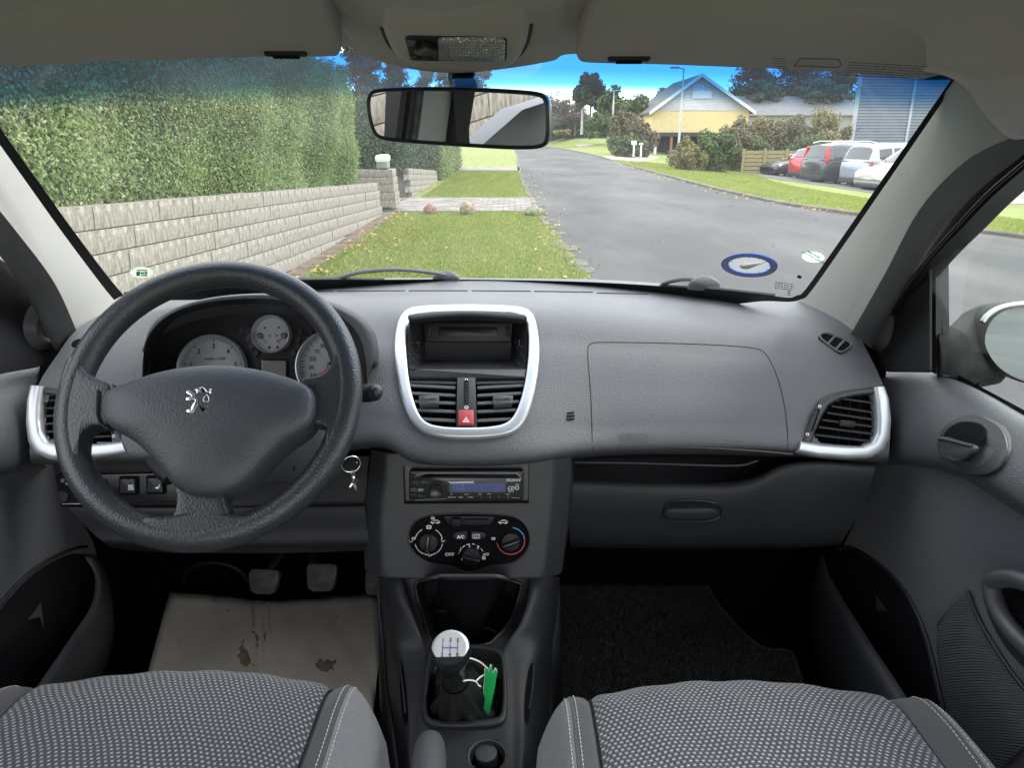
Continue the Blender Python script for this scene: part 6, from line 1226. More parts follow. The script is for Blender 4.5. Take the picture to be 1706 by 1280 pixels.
M().tube([cpl.pp(852, 828, .0068), cpl.pp(855, 830, .0068), cpl.pp(866, 830, .0068)], .0003, 4).obj('bottom_line', M_dimw, rad)
rp('bottom_line', [(692, 831), (745, 829), (745, 829.8), (692, 832)], .006, .007, mat('radio_line', (.18, .18, .19), .4), 0, 0)
# heater controls
ht_ = thing('heater_controls', 'black heater panel with three rotary knobs and a fresh air slider', 'heater controls', cpl.pp(777, 905, 0))
hp = -.005
pm_ = M().slab(hv_h, cpl, hp-.004, hp+.0006, .0).obj('panel', M_piano, ht_)
o2 = rnd(cp([(738, 862), (825, 862), (817, 876), (748, 876)]), .004); M().slab(o2, cpl, hp+.0006, hp+.0016, .0005).obj('slider_track', M_black, ht_); M().slab(rnd(cp([(770, 865), (812, 865), (812, 868), (770, 868)]), .0008), cpl, hp+.0016, hp+.0019).obj('slider_slot', M_piano, ht_)
M().slab(rnd(cp([(753, 863), (768, 863), (767, 876), (754, 876)]), .0015), cpl, hp+.001, hp+.013, .002).obj('slider_knob', M_black, ht_)
for l in ([(753, 893), (758, 887), (779, 885), (779, 900), (757, 899)], [(784, 885), (806, 887), (811, 892), (807, 899), (784, 900)]): M().slab(rnd(cp(l), .002), cpl, hp, hp+.006, .0015).obj('heater_button', M_black, ht_)
def knob(px, py, r, ang, parent):
    u = cpl.uv(px, py, hp+.004); k = M().lathe([(r, hp), (r, hp+.006), (r*.93, hp+.0085), (r*.80, hp+.009)], cpl, u, 40).obj('rotary_knob', M_black, parent, angle=35)
    a = R_(ang); d = Vector((math.cos(a), math.sin(a))); n = Vector((-d.y, d.x)); m = M(); L2 = r*.98; o2 = [tuple(Vector(u)-d*L2-n*.0028), tuple(Vector(u)+d*L2-n*.0028), tuple(Vector(u)+d*L2+n*.0028), tuple(Vector(u)-d*L2+n*.0028)]; m.slab(rnd(o2, .002), cpl, hp+.008, hp+.019, .0014); m.obj('grip', M_gloss, k, angle=60); return u, k
u1, k1 = knob(714, 904, .0145, 84, ht_); u2, k2 = knob(785, 928, .0145, -16, ht_); u3, k3 = knob(851, 903, .0145, 20, ht_)
wl_ = hp+.0009; m = M()
def arc(m, u, r, a0, a1, w=.0005, n=8, h=None):
    h = wl_ if h is None else h; A = [R_(a0+(a1-a0)*k/n) for k in range(n+1)]; o = [(u[0]+(r+w)*math.cos(a), u[1]+(r+w)*math.sin(a)) for a in A]+[(u[0]+(r-w)*math.cos(a), u[1]+(r-w)*math.sin(a)) for a in A[::-1]]; m.slab(o, cpl, h-.0003, h)
for a0, a1 in ((118, 138), (144, 168), (192, 214), (220, 246), (252, 264), (276, 300), (306, 330), (336, 350), (12, 60)): arc(m, u1, .0212, a0, a1)
for a in (141, 217, 249, 303, 333): m.slab(circle(.0006, 8, (u1[0]+.0212*math.cos(R_(a)), u1[1]+.0212*math.sin(R_(a)))), cpl, wl_-.0003, wl_)
for a0, a1 in ((160, 144), (136, 120), (112, 98), (86, 74), (62, 48), (38, 22)): arc(m, u2, .0190, a0, a1)
m.slab(circle(.0007, 8, (u2[0]-.0190, u2[1]+.0040)), cpl, wl_-.0003, wl_)
ax = lambda px, py: cpl.uv(px, py, wl_)
letter(m, 'OFF', cpl, ax(749, 924.5), .0070, wl_, bold=.0001, sx=1.15); letter(m, 'A/C', cpl, ax(768, 893.5), .0070, hp+.0062, bold=.0002)
for t_, x, y in (('1', 767.5, 915), ('2', 782, 910), ('3', 796, 914), ('4', 806, 924.5)): letter(m, t_, cpl, ax(x, y), .0058, wl_, bold=.00015)
def defrost(m, px, py, s=1, h=None):
    h = h or wl_; u = cpl.uv(px, py, h); q = [(u[0]-.0034*s, u[1]+.0016*s), (u[0], u[1]+.0026*s), (u[0]+.0034*s, u[1]+.0016*s), (u[0]+.0024*s, u[1]-.0020*s), (u[0]-.0024*s, u[1]-.0020*s)]; m.ring2(q, [(u[0]+(a-u[0])*.72, u[1]+(b-u[1])*.62) for a, b in q], cpl, h-.0003, h)
    for k in (-1, 0, 1): m.slab(rect(.0005*s, .0030*s, (u[0]+k*.0015*s, u[1]-.0008*s)), cpl, h-.0003, h)
defrost(m, 714.5, 879, 1.3); defrost(m, 721, 864, .9); defrost(m, 689, 898, .9); defrost(m, 822, 898, .9); defrost(m, 811.5, 924, .9)
def carsym(px, py):
    u = ax(px, py); q = chaikin([(u[0]-.0075, u[1]-.0018), (u[0]-.0070, u[1]+.0004), (u[0]-.0035, u[1]+.0010), (u[0]-.001, u[1]+.0032), (u[0]+.0035, u[1]+.0032), (u[0]+.0060, u[1]+.0010), (u[0]+.0075, u[1]), (u[0]+.0075, u[1]-.0018)], 1); i_ = [(u[0]+(a-u[0])*.78, u[1]+.0005+(b-u[1]-.0005)*.6) for a, b in q]; m.ring2(q, i_, cpl, wl_-.0003, wl_)
    for s in (-.004, .004): m.slab(circle(.0013, 8, (u[0]+s, u[1]-.002)), cpl, wl_-.0003, wl_)
carsym(725, 870); carsym(838, 870)
u = cpl.uv(793.5, 894, hp+.0062); q = rect(.011, .0068, u, .0012); m.ring2(q, inset(q, .0007), cpl, hp+.0058, hp+.0064)
for k in (-1, 0, 1): m.slab(rect(.0006, .006, (u[0]+k*.0026, u[1]-.0006)), cpl, hp+.0058, hp+.0064)
for px, py in ((684, 903), (738, 902), (716, 926)):
    u = ax(px, py); m.slab(circle(.0009, 8, (u[0]-.002, u[1]+.002)), cpl, wl_-.0003, wl_); m.slab([(u[0]-.0026, u[1]-.0012), (u[0]+.0015, u[1]-.0012), (u[0]+.0035, u[1]+.0012), (u[0]+.0026, u[1]+.0012), (u[0]+.0010, u[1]-.0004), (u[0]-.0026, u[1]-.0004)], cpl, wl_-.0003, wl_)
for a in (45, 135, 225, 315): u = ax(806, 930); m.slab(circle(.0015, 8, (u[0]+.0019*math.cos(R_(a)), u[1]+.0019*math.sin(R_(a)))), cpl, wl_-.0003, wl_)
for uu, px, py in ((u1, 713.5, 895), (u2, 769.5, 932.5), (u3, 859, 901)): m.slab(circle(.0013, 10, cpl.uv(px, py, hp+.0095)), cpl, hp+.0085, hp+.0096)
m.obj('printed_symbols', M_white, ht_, angle=None, kind='stuff')
m = M(); arc(m, u3, .0212, 82, 8, .0007, 16); m.obj('blue_arc', mat('blue_print', (.05, .30, .62), .5), ht_, angle=None)
m = M(); arc(m, u3, .0212, 6, -172, .0007, 30); m.obj('red_arc', mat('red_print', (.62, .05, .05), .5), ht_, angle=None)
# ================================================================== GLOVEBOX
M_glove = mat('glovebox_plastic', (.013, .014, .016), .5, spec=.3, bump=GRAIN); gb_ = thing('glovebox', 'black glovebox with an oval handle under the passenger airbag', 'glovebox', P(1180, 850, Y=1.08))
gl = PG3([[(946, 800, 1.075), (1030, 804, 1.075), (1120, 807, 1.075), (1200, 808, 1.075), (1255, 800, 1.07), (1300, 780, 1.065), (1360, 772, 1.06), (1456, 778, 1.05)],
          [(945, 797, 1.062), (1030, 801, 1.062), (1120, 804, 1.062), (1200, 805, 1.062), (1255, 797, 1.058), (1300, 777, 1.055), (1360, 769, 1.05), (1458, 776, 1.04)],
          [(945, 812, 1.048), (1030, 816, 1.048), (1120, 819, 1.048), (1200, 820, 1.048), (1255, 812, 1.045), (1300, 795, 1.045), (1360, 786, 1.04), (1455, 792, 1.03)],
          [(946, 855, 1.045), (1030, 857, 1.045), (1120, 858, 1.045), (1200, 858, 1.045), (1255, 856, 1.043), (1310, 850, 1.04), (1360, 846, 1.035), (1440, 840, 1.03)],
          [(950, 902, 1.052), (1030, 905, 1.052), (1120, 906, 1.052), (1200, 906, 1.052), (1255, 905, 1.05), (1310, 905, 1.045), (1360, 904, 1.04), (1405, 900, 1.035)],
          [(952, 912, 1.08), (1030, 914, 1.08), (1120, 915, 1.08), (1200, 915, 1.08), (1255, 914, 1.08), (1310, 914, 1.07), (1360, 912, 1.07), (1400, 908, 1.06)]])
gg_ = ctrl_grid(gl, 7, 6); m = M(); m.grid(gg_); m.obj('door', M_glove, gb_, angle=180)
GBV = BVHTree.FromPolygons([Vector(v) for v in m.v], m.f)
def Gp(px, py, off=0):
    d = ray(px, py).normalized(); h = GBV.ray_cast(CAM, d); n = h[1] if h[1].dot(d) < 0 else -h[1]; return h[0]+n*off, n
hpl = Pl((0, 0, 0)); hpl.o, hpl.N = Gp(1153, 850, .001); hpl.R = (Vector((1, 0, 0))-hpl.N*hpl.N.x).normalized(); hpl.U = hpl.N.cross(hpl.R)
if hpl.U.z < 0: hpl.U = -hpl.U
ho_ = chaikin(poly(hpl, [(1103, 852), (1108, 838), (1125, 833), (1155, 832), (1185, 834), (1199, 840), (1203, 852), (1199, 866), (1180, 870), (1150, 871), (1120, 870), (1107, 864)]), 2)
if area(ho_) < 0: ho_ = ho_[::-1]
m = M(); m.skin([[hpl.p(u, v, -.003) for u, v in ho_], [hpl.p(u, v, .002) for u, v in ho_], [hpl.p(u, v, .003) for u, v in inset(ho_, .0012)], [hpl.p(u, v, .001) for u, v in inset(ho_, .0028)], [hpl.p(u, v*.98, .0009) for u, v in inset(ho_, .0030)]], False, True); m.obj('handle_recess', M_gloss, gb_, angle=60)
o2 = chaikin(poly(hpl, [(1108, 855), (1112, 848), (1130, 846), (1155, 846), (1180, 846), (1196, 850), (1198, 860), (1180, 868), (1150, 869), (1120, 868), (1108, 863)]), 2); m = M(); m.pillow(o2, hpl, .0015, .006, None, 6); m.obj('handle_flap', M_glove, gb_, angle=60)
sh = M(); sh.grid([[P(x, y, Y=Y_) for x, y in r] for r, Y_ in (([(940, 752), (1100, 750), (1250, 752), (1320, 758), (1420, 770)], 1.085), ([(940, 765), (1100, 763), (1250, 764), (1320, 762), (1420, 772)], 1.16), ([(942, 800), (1100, 806), (1250, 800), (1320, 776), (1420, 776)], 1.13), ([(942, 806), (1100, 812), (1250, 806), (1320, 784), (1420, 784)], 1.07))]); sh.obj('open_shelf', M_black, gb_, angle=50)
M().tube(spline([P(x, y, Y=1.1) for x, y in ((958, 771), (1050, 772), (1150, 775), (1230, 776), (1262, 768))], 6), .0022, 6).obj('shelf_rib', M_soft, gb_)
M().tube(spline([P(x, y, Y=1.045) for x, y in ((975, 757), (1040, 747.5), (1150, 746), (1250, 751), (1320, 757))], 8), .002, 6).obj('shelf_edge', M_soft, gb_)
M().box((-.66, 1.16, .68), (.66, 1.55, .78)).obj('heater_box', M_piano, low)
# ================================================================== TUNNEL CONSOLE
con = thing('tunnel_console', 'charcoal plastic console between the seats carrying the gear lever', 'centre console', (-.01, .9, .3))
# columns: outer skirt L, edge L, crest L, inner L, inner R, crest R, edge R, skirt R
rows_c = [
 [(632, 962, 1.06), (640, 962, 1.04), (668, 962, 1.02), (690, 965, 1.04), (868, 965, 1.04), (885, 962, 1.02), (920, 962, 1.04), (932, 962, 1.06)],
 [(634, 1000, 1.05), (645, 1000, 1.01), (678, 1000, .99), (700, 1005, 1.03), (860, 1005, 1.03), (880, 1000, .99), (914, 1000, 1.01), (930, 1000, 1.05)],
 [(637, 1040, 1.02), (652, 1040, .985), (692, 1040, .965), (706, 1042, .99), (850, 1042, .99), (868, 1040, .965), (908, 1040, .985), (926, 1040, 1.03)],
 [(641, 1082, 1.00), (660, 1082, .955), (702, 1082, .94), (722, 1074, .95), (826, 1074, .95), (846, 1082, .94), (898, 1082, .955), (920, 1080, 1.01)],
 [(645, 1140, .98), (668, 1140, .90), (696, 1140, .885), (740, 1140, .885), (810, 1140, .885), (850, 1140, .885), (888, 1140, .90), (918, 1140, .99)],
 [(655, 1200, .95), (672, 1200, .84), (694, 1200, .825), (740, 1200, .825), (810, 1200, .825), (852, 1200, .825), (884, 1200, .84), (915, 1200, .95)],
 [(665, 1270, .90), (676, 1260, .775), (694, 1260, .762), (740, 1260, .762), (810, 1260, .762), (852, 1260, .762), (880, 1260, .775), (900, 1270, .90)],
 [(670, 1360, .83), (680, 1360, .68), (700, 1360, .66), (740, 1360, .66), (810, 1360, .66), (850, 1360, .66), (876, 1360, .68), (890, 1360, .83)]]
CR = PG3(rows_c); cg = ctrl_grid(CR, 10, 10); m = M(); m.v = [tuple(p) for r in cg for p in r]; n_c = len(cg[0])
cub = chaikin([(690, 960), (872, 960), (862, 1010), (846, 1045), (828, 1062), (812, 1078), (728, 1078), (712, 1060), (706, 1030), (694, 1000)], 1)
boot_o = chaikin([(712, 1094), (722, 1082), (780, 1078), (832, 1083), (842, 1098), (845, 1150), (845, 1200), (836, 1212), (790, 1216), (720, 1216), (703, 1204), (704, 1160)], 2)
boot_i = chaikin([(720, 1096), (728, 1088), (780, 1084), (826, 1089), (835, 1100), (838, 1150), (836, 1192), (828, 1202), (780, 1206), (724, 1206), (712, 1196), (712, 1150)], 2)
sock_h = circle(30, 24, (812, 1262), 30)
fs = []
for i in range(len(cg)-1):
    for j in range(n_c-1):
        c = (cg[i][j]+cg[i][j+1]+cg[i+1][j]+cg[i+1][j+1])/4; q = proj_px(c)
        if inside(q, cub) or inside(q, mid(boot_o, boot_i, .5)) or inside(q, sock_h): continue
        fs.append((i*n_c+j, i*n_c+j+1, (i+1)*n_c+j+1, (i+1)*n_c+j))
m.f = fs; m.obj('console_body', M_soft, con, angle=180)
CB = BVHTree.FromPolygons([p for r in cg for p in r], [(i*n_c+j, i*n_c+j+1, (i+1)*n_c+j+1, (i+1)*n_c+j) for i in range(len(cg)-1) for j in range(n_c-1)])
def CD(px, py, off=0):
    d = ray(px, py).normalized(); h = CB.ray_cast(CAM, d)
    if h[0] is None: return P(px, py, Y=.9), Vector((0, -.5, .86))
    n = h[1] if h[1].dot(d) < 0 else -h[1]; return h[0]+n*off, n
for z, w in ((.27, 0),):   # skirts down to the carpet
    for j, s in ((0, -1), (-1, 1)):
        e = [r[j] for r in cg]; M().grid([e, [Vector((p.x+s*.012, p.y, .26)) for p in e]]).obj('console_side', M_soft, con, angle=180, solid=.004)
# cubby
ce = [CD(x, y, .0005)[0] for x, y in resample(cub, 48)]
fl3 = [Vector((p.x*.96-.0, min(1.30, p.y+.10), p.z-.07)) for p in ce]; m = M(); m.skin([ce, [a+(b-a)*.25 for a, b in zip(ce, fl3)], fl3], False, True); m.obj('cubby', M_black, con, angle=60)
M().tube([p for p in ce], .0028, 7, closed=True).obj('cubby_rim', M_soft, con, angle=180)
pb = Pl(P(777, 1000, Y=1.12), 8); o2 = rnd(poly(pb, [(728, 968), (830, 968), (828, 983), (732, 983)]), .003); M().ring2(o2, inset(o2, .0007), pb, 0, .001).obj('panel_line', M_seam, con); M().slab(poly(pb, [(690, 950), (870, 950), (850, 1020), (705, 1020)]), pb, -.01, -.0005, 0, True).obj('cubby_back', M_black, con)
q = P(795, 1068, Y=1.0); M().tube([Vector((q.x+.036*math.cos(a), q.y+.02+.030*math.sin(a), q.z-.012)) for a in [math.pi*k/20 for k in range(-2, 23)]], .0022, 6).obj('cup_ring', M_soft, con)
q = P(770, 1022, Y=1.09); M().tube(spline([P(722, 1021, Y=1.08), P(735, 1019, Y=1.09), P(777, 1018, Y=1.095), P(822, 1019, Y=1.09), P(833, 1021, Y=1.08)], 5), .0024, 6).obj('cubby_ledge', M_black, con)
# coin slots on the flanks
for pts, s in (([(668, 1098), (672, 1110), (678, 1160), (681, 1200), (677, 1214), (671, 1190), (667, 1150)], 1), ([(884, 1104), (890, 1108), (888, 1140), (884, 1180), (878, 1212), (873, 1200), (874, 1160), (879, 1122)], -1)):
    e = [CD(x, y, .0012)[0] for x, y in chaikin(pts, 1)]; c = sum(e, Vector())/len(e); M().add([tuple(p) for p in e], [tuple(range(len(e)))]).obj('side_slot', M_piano, con)
    l = [CD(x, y, .003)[0] for x, y in (((668, 1105), (674, 1150), (678, 1190)) if s > 0 else ((887, 1110), (884, 1150), (879, 1185)))]; M().tube(spline(l, 4), .0016, 6).obj('slot_lip', M_soft, con)
# ---- gear lever with boot
gear = thing('gear_lever', 'black gear lever with a silver capped knob and leather gaiter', 'gear lever', CD(777, 1160)[0])
n_ = CD(777, 1150)[1]; BO, BI = [CD(x, y, 0)[0] for x, y in resample(boot_o, 64)], [CD(x, y, 0)[0] for x, y in resample(boot_i, 64)]
ring3(BO, BI, [n_]*64, .008, 'gaiter_frame', M_soft, gear, .03)
ktop = P(748, 1062, Y=.775); kbase = P(757, 1128, Y=.815); cen_b = sum(BI, Vector())/64
ax_ = (ktop-kbase).normalized(); low_ = kbase-ax_*.055
def ringat(c, ax, r, n=64, ph=0, wob=None):
    u = Vector((1, 0, 0)); u = (u-ax*u.dot(ax)).normalized(); w = ax.cross(u); return [c+(u*math.cos(2*math.pi*k/n+ph)+w*math.sin(2*math.pi*k/n+ph))*(r*(1+(wob(k) if wob else 0))) for k in range(n)]
def align(A, B):  # start index of ring B nearest to A order
    best = min(((sum((A[i]-B[(i*s+o) % 64]).length for i in range(0, 64, 4)), o, s) for o in range(0, 64, 2) for s in (1, -1))); return [B[(i*best[2]+best[1]) % 64] for i in range(64)]
top_r = align(BI, ringat(kbase-ax_*.012, ax_, .019))
m = M(); L_ = []
for i in range(12):
    t = i/11; row = []
    for k, (a, b) in enumerate(zip(BI, top_r)):
        a2 = a-n_*(.020 if t == 0 else .020*(1-t)); sag = -n_*(.030*math.sin(math.pi*t)**.8); pos = a2+(b-a2)*(t**1.5)
        fold = .0045*math.sin(t*math.pi)*math.sin(k*2*math.pi/64*7+t*5)+.003*math.sin(t*math.pi)*math.sin(k*2*math.pi/64*11-t*9); out_ = (a-cen_b).normalized(); row.append(pos+sag+out_*fold+n_*fold)
    L_.append(row)
m.skin(L_); m.obj('gaiter', mat('gaiter_leather', (.018, .018, .019), .42, bump=(('vor', 500, .3, .001), ('noise', 90, .4, .002)), spec=.5), gear, angle=180)
prof = [(-.012, .0175), (.0, .0190), (.012, .0165), (.03, .0175), (.042, .0200), (.055, .0240), (.066, .0260), (.073, .0255), (.077, .0235)]
m = M(); m.skin([ringat(kbase+ax_*h, ax_, r, 40) for h, r in prof], True, True); m.obj('knob', M_gloss, gear, angle=60)
tilt = (ax_*1.0+Vector((0, -.38, .25))).normalized(); kt = kbase+ax_*.070; m = M(); m.skin([ringat(kt+tilt*h, tilt, r, 40) for h, r in ((-.004, .0246), (.004, .0246), (.007, .0236), (.0085, .0215), (.0092, .0205))], False, True); cap_o = m.obj('knob_cap', mat('brushed_cap', (.66, .66, .67), .32, metal=.35), gear, angle=35)
kp_ = Pl((0, 0, 0)); kp_.o = kt+tilt*.0094; kp_.N = tilt; kp_.R = (Vector((1, 0, 0))-tilt*tilt.x).normalized(); kp_.U = tilt.cross(kp_.R)
if kp_.U.z < 0 and kp_.U.y < 0: kp_.U = -kp_.U
m = M()
for t_, x, y in (('1', -.0095, .0088), ('3', 0, .0092), ('5', .0095, .0088), ('2', -.0098, -.0092), ('4', 0, -.0092), ('R', .0098, -.0092)): letter(m, t_, kp_, (x, y), .0074, .0003, bold=.0001)
for x in (-.0095, 0, .0095): m.slab(rect(.0007, .0095, (x, 0)), kp_, 0, .0004)
m.obj('gear_pattern', mat('cap_ink', (.08, .08, .09), .4), cap_o, angle=None); M().slab(rect(.019, .0009, (0, 0)), kp_, 0, .0006).obj('gear_pattern', mat('cap_blue', (.05, .08, .5), .4), cap_o, angle=None)
# ---- green tag tied to the lever
tg = thing('hanging_tag', 'folded bright green tag tied to the gear lever with white string', 'tag', P(812, 1150, Y=.845))
M_tag = mat('green_card', (.02, .50, .12), .6, var=.12, vscale=50); M_tagw = mat('paper_white', (.80, .80, .76), .7)
tgp = [(808, 1117), (811, 1114), (814, 1121), (818, 1110), (820, 1112), (821, 1124), (826, 1116), (829, 1120), (826, 1135), (825, 1145), (820, 1160), (818, 1175), (813, 1190), (808, 1205), (804, 1204), (806, 1180), (808, 1165), (806, 1150), (808, 1135)]
tp = Pl(P(815, 1160, Y=.835), -8, -12); o2 = poly(tp, tgp); m = M(); m.slab(o2, tp, 0, .0012, 0, True); m.obj('green_leaf', M_tag, tg)
m = M()
o2b = [(u[0]-.0013, u[1]+.0008) for u in o2]; m.slab(o2b, tp, -.0022, -.001, 0, True); m.obj('white_leaf', M_tagw, tg)
o2c = poly(tp, [(814, 1122), (826, 1124), (824, 1150), (816, 1185), (809, 1203), (812, 1160)]); m = M(); m.slab(o2c, tp.off(.002), 0, .001, 0, True); m.obj('green_leaf', M_tag, tg)
M_str = mat('white_string', (.85, .85, .83), .7)
for pts in ([(770, 1098, .80), (785, 1098, .805), (800, 1104, .815), (812, 1114, .83)], [(766, 1137, .80), (780, 1134, .805), (792, 1136, .81), (797, 1142, .815), (801, 1145, .815)], [(794, 1135, .81), (800, 1129, .82), (808, 1124, .832)]): M().tube(spline([P(x, y, Y=z) for x, y, z in pts], 6), .0011, 6).obj('string', M_str, tg)
# ---- handbrake
hbk = thing('handbrake', 'grey handbrake lever with a silver release button', 'handbrake', P(717, 1260, Y=.7))
a, b = P(717, 1232, Y=.715), P(712, 1345, Y=.60); a.z += 0; d_ = (b-a); m = M()
m.skin([[a+d_*t+(Vector((1, 0, 0))*math.cos(2*math.pi*k/24)*r+Vector((0, .45, .89))*math.sin(2*math.pi*k/24)*r*.95) for k in range(24)] for t, r in ((-.02, .006), (.01, .011), (.06, .0155), (.14, .0182), (.3, .0195), (.6, .0195), (1.2, .019))], True, True); m.obj('grip', mat('grip_grey', (.075, .077, .082), .5, bump=GRAIN), hbk, angle=60)
m = M(); q = P(722, 1224, Y=.722); m.tube([a+d_*.03, a-d_*.03+Vector((0, 0, .002)), a-d_*.07+Vector((.001, 0, .002)), a-d_*.085], [.0075, .0075, .006, .001], 16); m.obj('release_button', M_chr, hbk, angle=60)
# ---- 12V socket
s12 = thing('power_socket', 'round cup recess with a capped 12V socket behind the gaiter', 'power socket', P(812, 1262, Y=.77)); sc_, sn = CD(812, 1262, 0); spl2 = Pl((0, 0, 0)); spl2.o = sc_; spl2.N = Vector((0, -.10, .995)); spl2.R = Vector((1, 0, 0)); spl2.U = Vector((0, .995, .10))
r_ = abs(spl2.uv(842, 1262)[0]-spl2.uv(812, 1262)[0]); M().lathe([(r_*1.15, -.002), (r_*1.10, .002), (r_*1.0, .0015), (r_*.93, -.006), (r_*.85, -.028), (r_*.5, -.032)], spl2, (0, 0), 40).obj('cup', M_soft, s12, angle=60)
uc = spl2.uv(810, 1262, -.012); M().lathe([(.0195, -.030), (.0195, -.016), (.018, -.013), (.015, -.014), (.0148, -.02)], spl2, uc, 30, cap=False).obj('socket_ring', M_gloss, s12, angle=50); M().lathe([(.0150, -.02), (.0152, -.006), (.0142, -.0035), (.010, -.003)], spl2, uc, 30).obj('socket_cap', M_soft, s12, angle=50)
m = M(); m.slab(rect(.016, .006, (uc[0], uc[1]+.0155), .002), spl2, -.012, -.003, .001); m.obj('cap_tab', M_soft, s12); m = M(); letter(m, '12V', spl2, uc, .0090, -.0028, bold=.0001); m.obj('socket_lettering', M_emb, s12, angle=None)
# ================================================================== SEATS
def seat_mats():
    mm = bpy.data.materials.new('dotted_seat_fabric'); mm.use_nodes = True; nt = mm.node_tree; b = nt.nodes['Principled BSDF']; L2 = nt.links.new; uvn = nt.nodes.new('ShaderNodeUVMap'); sp_ = nt.nodes.new('ShaderNodeSeparateXYZ'); L2(uvn.outputs[0], sp_.inputs[0])
    def mth(op, a, b_=None, c_=None):
        n = nt.nodes.new('ShaderNodeMath'); n.operation = op
        for i, v in enumerate((a, b_, c_)):
            if v is None: continue
            if isinstance(v, (int, float)): n.inputs[i].default_value = v
            else: L2(v, n.inputs[i])
        return n.outputs[0]
    u, v = sp_.outputs[0], sp_.outputs[1]; vr_ = mth('MULTIPLY', v, 1/.0058); row = mth('FLOOR', vr_); fv = mth('FRACT', vr_); odd = mth('FRACT', mth('MULTIPLY', row, .5)); fu = mth('FRACT', mth('ADD', mth('MULTIPLY', u, 1/.0072), odd))
    du = mth('MULTIPLY', mth('SUBTRACT', fu, .5), 3.0); dv = mth('MULTIPLY', mth('SUBTRACT', fv, .5), 4.6); r2 = mth('SQRT', mth('ADD', mth('MULTIPLY', du, du), mth('MULTIPLY', dv, dv)))
    mask = nt.nodes.new('ShaderNodeMapRange'); mask.inputs[1].default_value = .95; mask.inputs[2].default_value = .45; mask.inputs[3].default_value = 0; mask.inputs[4].default_value = 1; L2(r2, mask.inputs[0])
    # net: mid grey threads between the dots
    fu2 = mth('FRACT', mth('ADD', fu, .5)); da = mth('ABSOLUTE', mth('SUBTRACT', fu2, .5)); net = nt.nodes.new('ShaderNodeMapRange'); net.inputs[1].default_value = .06; net.inputs[2].default_value = .32; net.inputs[3].default_value = 0; net.inputs[4].default_value = 1; L2(da, net.inputs[0])
    mx1 = nt.nodes.new('ShaderNodeMix'); mx1.data_type = 'RGBA'; mx1.inputs[6].default_value = (.034, .036, .043, 1); mx1.inputs[7].default_value = (.088, .092, .105, 1); L2(net.outputs[0], mx1.inputs[0])
    no = nt.nodes.new('ShaderNodeTexNoise'); no.inputs['Scale'].default_value = 260; L2(uvn.outputs[0], no.inputs[0]); mk = mth('MULTIPLY', mask.outputs[0], mth('MULTIPLY_ADD', no.outputs[0], .8, .45))
    mx2 = nt.nodes.new('ShaderNodeMix'); mx2.data_type = 'RGBA'; mx2.inputs[7].default_value = (.52, .52, .53, 1); L2(mk, mx2.inputs[0]); L2(mx1.outputs[2], mx2.inputs[6]); L2(mx2.outputs[2], b.inputs['Base Color']); b.inputs['Roughness'].default_value = .95; sock(b, 'Sheen Weight', .25); sock(b, 'Specular IOR Level', .15)
    bp_ = nt.nodes.new('ShaderNodeBump'); bp_.inputs['Distance'].default_value = .0012; bp_.inputs['Strength'].default_value = .7; L2(mask.outputs[0], bp_.inputs['Height']); L2(bp_.outputs[0], b.inputs['Normal']); return mm
M_dots = seat_mats(); M_bol = mat('light_grey_seat_fabric', (.185, .185, .195), .95, sheen=.3, spec=.15, bump=(('noise', 1300, .7, .001), ('noise', 12, .25, .01)), var=.14, vscale=420, vdet=2); M_bolin = mat('dark_grey_seat_fabric', (.066, .066, .072), .95, sheen=.3, spec=.15, bump=(('noise', 1300, .6, .001), ('noise', 14, .2, .01)), var=.16, vscale=500, vdet=2)
M_stitch = mat('white_stitching', (.62, .62, .60), .8)
